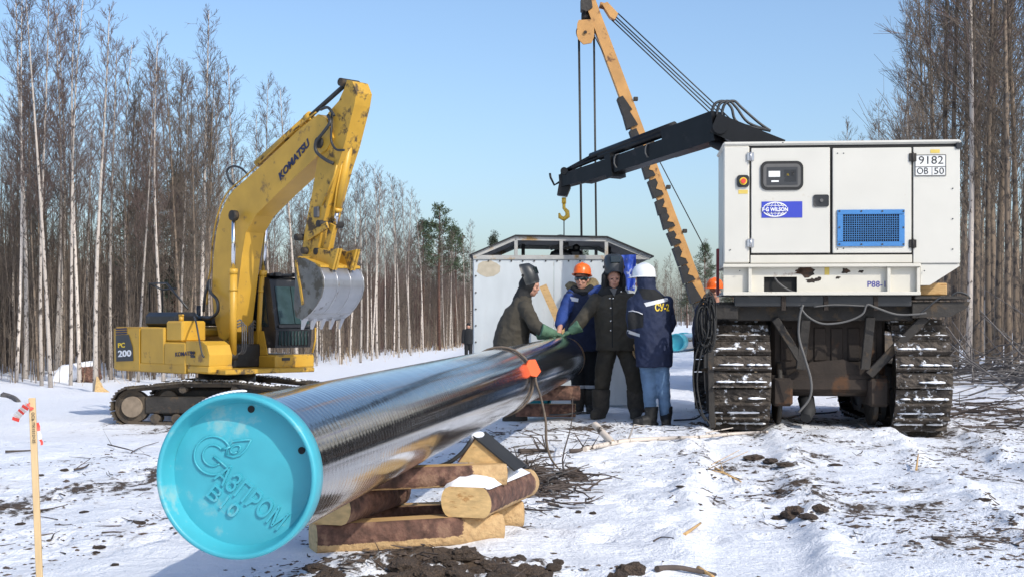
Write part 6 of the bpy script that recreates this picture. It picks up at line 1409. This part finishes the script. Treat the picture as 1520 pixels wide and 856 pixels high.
# forest on the right, beside and behind the generator
RE = [(8.8, 20), (9.2, 25), (10.4, 31), (12.2, 45), (15.5, 75), (21, 115), (27, 165), (31, 215)]
LR = 'bare grey-barked tree in the dense forest beside the generator'; LRG = 'trees of the forest beside the generator'
for i, (px, D, sc) in enumerate(((1420, 27.5, .95), (1412, 29, .9), (1448, 28.5, 1.0), (1468, 27, .92), (1482, 30, 1.05), (1496, 26, .95), (1508, 28.5, 1.0), (1478, 33, 1.0), (1455, 35, 1.0), (1520, 31, 1.0), (1535, 27, .9), (1395, 38, .95), (1370, 42, .95), (1430, 40, 1.0), (1350, 50, .9), (1325, 56, .9), (1380, 52, .9), (1300, 64, .85), (1280, 70, .8), (1265, 78, .75), (1310, 75, .9), (1340, 68, .9), (1250, 88, .7), (1400, 46, 1.0))):
    x = (px - HX) * D / FPX; place(protoR[i % 3], x, D, sc * 1.0, rg.uniform(0, 6.28), LR, LRG, (rg.normal(0, .02), rg.normal(0, .02)))
x = (1437 - HX) * 26.5 / FPX; place(protoB[0], x, 26.5, .98, 1.0, 'single bright white birch trunk rising right beside the generator', None, (0, -.01))
for px, D in ((1338, 52), (1462, 36)): x = (px - HX) * D / FPX; place(protoB[1], x, D, .95, 2.0 + px, 'pale birch among the grey trees beside the generator', 'pale birches beside the generator')
n_ = 0
while n_ < 26:
    t = rg.random() * .9; x, y, d = on_edge(RE, t); dep = rg.exponential(6) + .5; x += d[1] * dep; y -= d[0] * dep
    if y < 22 or x / y > .42: continue
    place(protoR[rg.integers(3)] if rg.random() < .6 else protoG[rg.integers(4)], x, y, float(hfun(y)) * rg.uniform(.75, 1.02), rg.uniform(0, 6.28), LR, LRG, (rg.normal(0, .02), rg.normal(0, .02))); n_ += 1
# far end of the clearing
LF = 'small bare tree in the distant wood at the end of the clearing'; LFG = 'trees of the distant wood'
for i in range(46):
    px = rg.uniform(715, 1110); D = rg.uniform(170, 235); x = (px - HX) * D / FPX; place(protoG[rg.integers(4)] if rg.random() < .7 else protoB[rg.integers(5)], x, D, rg.uniform(.72, .98) * (.9 if px < 1000 else 1.0), rg.uniform(0, 6.28), LF, LFG)
# evergreens
for pr0, px, D, ty, lb in ((pineP[0], 652, 99, 306, 'round-crowned green pine standing above the birches left of the shelter'), (pineP[1], 676, 112, 340, 'second smaller pine right beside the round-crowned one'), (spruceP[0], 733, 128, 347, 'dark spruce top just left of the shelter roof'), (pineP[1], 1046, 120, 364, 'grey-green pine between the boom foot and the generator'), (spruceP[0], 1020, 150, 395, 'spruce in the distance behind the orange boom'), (spruceP[0], 262, 62, 250, 'dark spruce among birches behind the excavator hood'), (pineP[0], 205, 66, 285, 'pine hidden among trunks behind the counterweight'), (spruceP[0], 1088, 130, 380, 'spruce hidden behind the carrier'), (pineP[1], 628, 108, 330, 'dark pine left of the round-crowned one'), (pineP[0], 868, 200, 372, 'far pine seen through the shelter gable')):
    x = (px - HX) * D / FPX; z = gz(x, D); hgt = 12 if pr0 in pineP else 11; place(pr0, x, D, (CAMZ + (HY - ty) * D / FPX - z) / hgt, rg.uniform(0, 6.28), lb)
# undergrowth: saplings and brush nobody could count
def undergrowth(name, E_, side, n, t0, t1, deep, label, m, hmul=1.0, dmin=.2, hr=(3.0, 9.6), tw=1.1):
    pts = [on_edge(E_, t) for t in np.linspace(t0, t1, 240)]; A = np.array([(p[0], p[1], p[2][0], p[2][1]) for p in pts]); k = rg.integers(0, 239, n); f = rg.random(n)[:, None]; Q = A[k] * (1 - f) + A[k + 1] * f
    dep = dmin + rg.random(n) ** 1.15 * deep; x = Q[:, 0] + side * Q[:, 3] * dep; y = Q[:, 1] - side * Q[:, 2] * dep; ok = y > 18; x, y, dep = x[ok], y[ok], dep[ok]; n = len(x)
    z = gh(x, y) - .1; h = rg.uniform(*hr, n) * hfun(y) * hmul * np.minimum(1, .5 + dep / 8); r = (.007 + .0026 * h * rg.uniform(.6, 1.3, n)) * (1 + .9 * ss(4, 14, dep)); l = rg.normal(0, .045, (n, 2)) * h[:, None]
    p = np.stack([x, y, z], 1); m_ = p + np.stack([l[:, 0] * .3, l[:, 1] * .3, h * .5], 1); q_ = p + np.stack([l[:, 0], l[:, 1], h], 1)
    P0, P1, R0, R1 = [p, m_], [m_, q_], [r, r * .7], [r * .7, np.full(n, .004)]
    K = 9
    for j in range(K):
        f = rg.uniform(.22, 1, n); lo = f < .5; s0 = np.where(lo[:, None], p + (m_ - p) * (f * 2)[:, None], m_ + (q_ - m_) * ((f - .5) * 2)[:, None]); az = rg.uniform(0, 6.28, n); el = rg.uniform(.45, 1.2, n); L = rg.uniform(.3, 1.0, n) * (1.25 - f) * (.5 + h * .13)
        P0.append(s0); P1.append(s0 + L[:, None] * np.stack([np.cos(az) * np.cos(el), np.sin(az) * np.cos(el), np.sin(el)], 1)); tw_ = 1 + tw * ss(4, 14, dep); R0.append(.008 * tw_); R1.append(.004 * tw_)
    return tag(obj(name, sticks_mesh(name, np.concatenate(P0), np.concatenate(P1), np.concatenate(R0), np.concatenate(R1)), MT[m]), label, 'undergrowth', kind='stuff')
undergrowth('undergrowth', LE, -1, 9000, .02, .66, 34, 'dense bare brown undergrowth of the left forest', 'crown_grey')
undergrowth('undergrowth', LE, -1, 3000, .6, 1.0, 36, 'hazy undergrowth of the far left forest', 'crown')
undergrowth('undergrowth', RE, 1, 2500, .0, .5, 20, 'dense dark undergrowth of the right forest', 'crown_grey')
undergrowth('undergrowth', RE, 1, 1200, .4, 1.0, 26, 'undergrowth of the far right forest', 'crown')
undergrowth('undergrowth', [(-8, 175), (10, 215), (45, 222)], -1, 1800, 0, 1, 40, 'distant wood closing the clearing', 'crown', 1.3)
undergrowth('deep_forest', LE, -1, 6500, .02, .72, 34, 'dark reddish brown mass of the deep left forest', 'deep', 1.0, 14, (5.0, 10.5), 2.6)
undergrowth('deep_forest', LE, -1, 4200, .36, .80, 24, 'reddish twiggy mass of the birch wood left of the shelter', 'deep2', 1.05, 2.5, (5.0, 10.8), 2.2)

# ------------------------------------------------------------------ ground clutter
random.seed(21); rg = np.random.default_rng(77)
# survey stake
sp0 = P(47.5, 590, 5.5); sg = gz(sp0.x, 5.5)
sk = thing('survey_stake', 'thin pale wooden survey stake with red and white ribbon and marker writing', 'stake', (sp0.x + .03, 5.5, sg))
so2 = Vector(sk.location); a_ = sp0 - so2; c_ = Vector((.02, 0, -.25))
MB().beam(c_, a_, .026, .014, up=(0, 1, 0), bev=.002).build('lath', MT['stake'], sk)
ax_ = (c_ - a_).normalized(); rt = Vector((0, -1, 0)).cross(ax_)
text('lettering', 'ОСЬ ПК1512+25', tplane(P(50, 634, 5.49) - so2 + Vector((.0, -.0005, 0)), ax_, Vector((1, 0, 0))), MT['black_print'], sk, width=.125, height=.013, ext=.0008)
def ribbon(name, px, m, w, parent=sk, y=-.012):
    pts = [P(x, y_, 5.5) - so2 + Vector((0, y + .006 * math.sin(i * 1.7), 0)) for i, (x, y_) in enumerate(px)]
    b = MB(); vs = []
    for i, p in enumerate(pts):
        d = (pts[min(i + 1, len(pts) - 1)] - pts[max(i - 1, 0)]).normalized(); s = d.cross(Vector((0, 1, 0))).normalized(); vs += [p + s * w / 2 + Vector((0, .004, 0)), p - s * w / 2 - Vector((0, .004, 0)), p + s * w / 2 + Vector((0, .0055, 0)), p - s * w / 2 - Vector((0, .0025, 0))]
    fs = []
    for i in range(len(pts) - 1): k = 4 * i; fs += [(k, k + 1, k + 5, k + 4), (k + 2, k + 6, k + 7, k + 3)]
    b.add(vs, fs, True); return b.build(name, MT[m], parent)
seg = [(43, 598), (40, 602), (37, 606), (34, 609), (31, 612), (28, 615), (25.5, 619), (23.5, 624)]
for i in range(len(seg) - 1): ribbon('ribbon', seg[i:i + 2], 'red_tape' if i in (1, 3, 6) else 'white_tape', .027 if i else .02)
ribbon('ribbon', [(43, 598), (46, 602), (49.5, 607)], 'red_tape', .014, y=-.012)
ribbon('ribbon', [(53.5, 627), (55, 633), (56, 639)], 'red_tape', .010, y=.01); ribbon('ribbon', [(56, 639), (57.5, 646), (58.5, 652)], 'white_tape', .009, y=.01); ribbon('ribbon', [(58.5, 652), (60, 656), (61, 660)], 'red_tape', .007, y=.01)

def gpx(px, py, lift=0.0):          # ground point under a photo pixel
    D = 8.0
    for k in range(16):
        x = (px - HX) * D / FPX; z = gz(x, D); Dn = (CAMZ - z) * FPX / max(20, py - HY); D = D * .5 + Dn * .5
    return Vector(((px - HX) * D / FPX, D, gz((px - HX) * D / FPX, D) + lift))
# single sticks and branches
def branch(label, pts, r, m='greybark', forks=0, cat='branch', lift=.02, name='fallen_branch'):
    p = [gpx(x, y, lift + (h[0] if h else 0)) for x, y, *h in pts]; n = len(p)
    b = MB(); b.ctube(p, [r * (1 - .5 * i / (n - 1)) * random.uniform(.85, 1.15) for i in range(n)], 7, 4)
    for k in range(forks):
        i = random.randrange(0, n - 1); q = p[i] + (p[i + 1] - p[i]) * random.random(); b.tube([q, q + Vector((random.uniform(-.15, .15), random.uniform(-.1, .1), random.uniform(.03, .16))), q + Vector((random.uniform(-.3, .3), random.uniform(-.2, .2), random.uniform(.06, .25)))], [r * .4, r * .3, r * .15], 5)
    return tag(b.build(name, MT[m]), label, cat)
branch('long pale birch branch lying on the snow in front of the men', [(868, 669), (900, 662), (935, 656), (985, 653), (1040, 651), (1085, 646), (1140, 645)], .026, 'birch', 2)
branch('dark twisted stick behind the long birch branch end', [(845, 672), (862, 670), (872, 664), (880, 668)], .018, 'twig', 3)
lg = MB(); p0, p1 = gpx(881, 632, .12), gpx(911, 655, .0)
log('cut_branch', 'short thick cut birch piece sticking up from the snow before the men', gpx(909, 658, .01), gpx(883, 652, .15), .07, .07, sawn=False, bark='birch', cat='branch', seed=31)
branch('small reddish split stick on clean snow', [(1016, 794), (1040, 778)], .012, 'plank', 0, 'stick', .01)
branch('thin curved twig beside the reddish stick', [(970, 804), (982, 798), (1000, 799)], .005, 'twig', 0, 'twig', .006)
branch('brown branch at the bottom edge beside the mud clods', [(975, 847), (1005, 848), (1035, 853), (1062, 858)], .016, 'twig', 0)
branch('pale splintered stick at the bottom edge', [(1036, 848), (1060, 862)], .014, 'plank', 0, 'stick')
branch('thick grey branch leaning out of the brushwood beside the crib', [(752, 680), (775, 700, .05), (800, 722, .02), (822, 735)], .022, 'greybark', 3)
branch('dark bough lying in the brushwood by the crib', [(770, 672), (800, 671), (822, 673)], .02, 'twig', 4)
branch('upright bent sapling in the brushwood', [(845, 722), (835, 700, .08), (848, 660, .18), (850, 655, .42)], .008, 'twig', 2)
branch('bundle of straw-coloured splinters on the snow', [(1062, 698), (1082, 708), (1100, 718)], .014, 'plank', 3, 'splinters')
branch('dry stalk lying on snow left of the pipe', [(160, 662), (185, 668), (200, 672)], .008, 'twig', 1, 'twig')
branch('long bent twig lying left of the end cap', [(195, 674), (210, 666), (236, 658)], .006, 'twig', 0, 'twig')
branch('brown stick running past the survey stake', [(8, 673), (30, 672), (50, 671)], .012, 'twig', 0, 'stick')
branch('dark forked stick on the snow by the excavator shadow', [(110, 700), (124, 697), (132, 692)], .010, 'twig', 1, 'twig')
branch('brown splinter standing in the track rut', [(1360, 700), (1363, 688, .06)], .012, 'plank', 0, 'splinter')
branch('birch log end half buried in snow at the forest edge', [(5, 588), (18, 590), (28, 596)], .12, 'greybark', 0, 'log', .0)
# mud clods
def clod_mesh(seed):
    vs, fs = ICO[3]; o = []
    for v in vs:
        v = Vector(v); r = 1 + .42 * noise.noise(v * 1.5 + Vector((seed * 7, 0, 0))) + .22 * noise.noise(v * 3.7 + Vector((0, seed * 3, 0))) + .14 * noise.noise(v * 8 + Vector((0, 0, seed))); o.append((v.x * r, v.y * r, max(-.35, v.z * r * .75)))
    me = bpy.data.meshes.new('mud_clod'); me.from_pydata(o, [], fs); me.materials.append(MT['mud']); me.update(); return me
CM = [clod_mesh(i) for i in range(7)]
def clod(px, py, w, label, group, h=1.0):
    p = gpx(px, py); s = w * p.y / FPX / 2; o = bpy.data.objects.new('mud_clod', random.choice(CM)); COL.objects.link(o); o.location = (p.x, p.y, p.z + s * .08); o.scale = (s, s * random.uniform(.7, 1.1), s * random.uniform(.5, .85) * h); o.rotation_euler = (0, 0, random.uniform(0, 6.28)); tag(o, label, 'clod', group)
CLB = 'dark brown mud clod in the churned row in front of the timber crib'
for i in range(64):
    px = random.choice((random.gauss(760, 60), random.uniform(445, 700), random.gauss(640, 60))); py = random.uniform(838, 872) if px < 690 or px > 840 else random.uniform(832, 872)
    clod(px, py, random.choice((16, 24, 34, 46)), CLB, 'mud clods by the crib')
for px, py, w in ((935, 850, 46), (948, 842, 22), (918, 858, 30)): clod(px, py, w, 'mud clod beside the brown branch at the bottom edge', 'clods by the brown branch')
for px, py, w in ((1180, 764, 46), (1200, 768, 34), (1160, 770, 26), (1218, 756, 26)): clod(px, py, w, 'big brown clod lying in the middle of the trodden snow', 'clods in the trodden snow', .8)
for px, py, w in ((880, 700 + 62, 11), (858, 760, 9), (795, 708, 26), (845, 706, 40), (858, 710, 30)): clod(px, py, w, 'small brown clod on the snow between crib and men', 'clods between crib and men')
for px, py, w in ((205, 777, 24), (148, 812, 18), (142, 820, 12), (170, 838, 14), (60, 705, 12), (95, 698, 14), (125, 760, 14), (30, 778, 18)): clod(px, py, w, 'dark clod on the snow between stake and end cap', 'clods left of the end cap', .6)
for px, py, w in ((1355, 768, 24), (1240, 690, 18), (1120, 680, 30), (1145, 686, 34), (1165, 690, 26), (1395, 800, 20), (1460, 742, 20), (1010, 722, 16), (1160, 730, 24), (1300, 718, 12)): clod(px, py, w, 'flat brown clod scattered along the vehicle ruts', 'clods along the ruts', .5)
# crumbs of soil and litter: far too many to count
def scatter(n, pw=1.5, gain=3.2, cut=.10):
    X_, Y_ = [], []; c = 0
    while c < n:
        y = 5.6 + rg.random(4000) ** pw * 13; x = rg.uniform(-.42, .42, 4000) * y; cl = fbm(x * 1.1 + 40, y * 1.1, 3)
        k = rg.random(4000) < np.clip(dirt_density(x, y) - cut, 0, 1) ** 1.6 * gain * np.clip(.5 + 2.2 * cl, .02, 2); X_.append(x[k]); Y_.append(y[k]); c += k.sum()
    return np.concatenate(X_)[:n], np.concatenate(Y_)[:n]
def crumbs(n, size):
    x, y = scatter(n); z = gh(x, y); base = np.array([(1, 0, 0), (-1, 0, 0), (0, 1, 0), (0, -1, 0), (0, 0, 1), (0, 0, -1), (.6, .6, .3), (-.6, .5, .35)]); fb = [(0, 6, 4), (6, 2, 4), (2, 7, 4), (7, 1, 4), (1, 3, 4), (3, 0, 4), (0, 2, 6), (2, 1, 7), (0, 3, 5), (3, 1, 5), (1, 2, 5), (2, 0, 5)]
    s = np.abs(rg.normal(0, size, n)) + size * .45; el = rg.uniform(1, 2.6, n); az = rg.uniform(0, 6.28, n); B = base[None] * (1 + rg.uniform(-.35, .35, (n, 8, 3))); bx_, by_, bz_ = B[..., 0] * (s * el)[:, None], B[..., 1] * s[:, None], B[..., 2] * (s * .5)[:, None]; c_, s_2 = np.cos(az)[:, None], np.sin(az)[:, None]
    V = np.stack([x[:, None] + bx_ * c_ - by_ * s_2, y[:, None] + bx_ * s_2 + by_ * c_, z[:, None] + bz_], -1).reshape(-1, 3); F = (np.arange(n)[:, None, None] * 8 + np.array(fb)[None]).reshape(-1, 3)
    me = bpy.data.meshes.new('soil_crumbs'); me.from_pydata(V.tolist(), [], F.tolist()); return me
tag(obj('soil_crumbs', crumbs(7500, .0068), MT['soil']), 'dark crumbs of soil and bark scattered on the snow', 'soil', kind='stuff')
def twigs(n, region, lmin, lmax, zmax, r=.004):
    x, y = region(n); z = gh(x, y) + .006 + rg.random(n) ** 2 * zmax; az = rg.uniform(0, 6.28, n); L = rg.uniform(lmin, lmax, n); el = rg.normal(0, .10 + zmax * .9, n); d = np.stack([np.cos(az) * np.cos(el), np.sin(az) * np.cos(el), np.sin(el)], 1); p = np.stack([x, y, z], 1)
    m_ = p + d * (L * .5)[:, None]; d2 = d + rg.normal(0, .22, (n, 3)); d2 /= np.linalg.norm(d2, axis=1, keepdims=True); q_ = m_ + d2 * (L * .5)[:, None]
    for A in (m_, q_): A[:, 2] = np.maximum(A[:, 2], gh(A[:, 0], A[:, 1]) + .003)
    rr = r * rg.uniform(.5, 1.6, n); return sticks_mesh('twigs', np.concatenate([p, m_]), np.concatenate([m_, q_]), np.concatenate([rr, rr * .8]), np.concatenate([rr * .8, rr * .4]), 4)
NR = lambda cx, sx, cy, sy: (lambda n: (rg.normal(cx, sx, n), rg.normal(cy, sy, n)))
tag(obj('scattered_twigs', twigs(520, lambda n: scatter(n, 1.4, 2.5), .03, .22, .0, .0035), MT['twig']), 'thin twigs and splinters scattered over the snow', 'twigs', kind='stuff')
tag(obj('brushwood', twigs(300, NR(.14, .17, 10.0, .6), .08, .42, .07, .0055), MT['twig']), 'tangle of dark brushwood on the snow between crib and men', 'brushwood', kind='stuff')
tag(obj('brushwood', twigs(280, NR(8.7, .9, 22.8, 2.2), .4, 2.4, .35, .013), MT['greybark']), 'heap of grey felled brush at the edge of the right forest', 'brushwood', kind='stuff')
tag(obj('brushwood', twigs(160, NR(6.4, .6, 16.5, 1.8), .2, .9, .06, .009), MT['twig']), 'dark twigs in the snow right of the carrier track', 'brushwood', kind='stuff')
# dry grass stalks at the left forest edge
P0, P1, R0, R1 = [], [], [], []
for i in range(300):
    x, y, d = on_edge(LE, rg.uniform(.12, .5)); o_ = rg.normal(0, 1.2); x += d[1] * o_; y -= d[0] * o_; z = gz(x, y); p = np.array([x, y, z - .05]); P0.append(p); P1.append(p + np.array([rg.normal(0, .12), rg.normal(0, .12), rg.uniform(.2, .8)])); R0.append(.006); R1.append(.004)
tag(obj('dry_stalks', sticks_mesh('dry_stalks', P0, P1, R0, R1), MT['stake']), 'dry pale grass stalks along the forest edge', 'grass', kind='stuff')
# snow covered heap among the left trunks
hx = (118 - HX) * 47 / FPX; hz = gz(hx, 47)
t = thing('snowy_woodpile', 'snow-covered dark heap among the birch trunks left of the excavator', 'woodpile', (hx, 47, hz))
b = MB(); b.ball((.1, .3, .2), (.55, .5, .45), 3); o_ = obj('heap', remesh(b, .06, 1, .12, 3), MT['bark'], t)
b = MB(); b.ball((-.3, .25, .28), (.6, .55, .35), 3); b.ball((-.75, .1, .12), (.5, .55, .25), 3); b.ball((.15, .3, .58), (.36, .4, .12), 3); obj('snow_cap', remesh(b, .06, 2, .06, 3), MT['snowcap'], t)
# ground cable by the carrier
tag(MB().ctube([gpx(1000, 622, .012), gpx(1030, 622, .012), gpx(1045, 618, .012), gpx(1062, 612, .012)], .010, 6).build('ground_cable', MT['rubber']), 'black cable lying on the snow between white-helmet man and carrier', 'cable')
tag(MB().ctube([gpx(1120, 650, .012), gpx(1150, 632, .012), gpx(1190, 616, .012), gpx(1240, 612, .012), gpx(1275, 598, .02)], .011, 6).build('ground_cable', MT['cable_grey']), 'grey cable running over the snow beneath the carrier', 'cable')
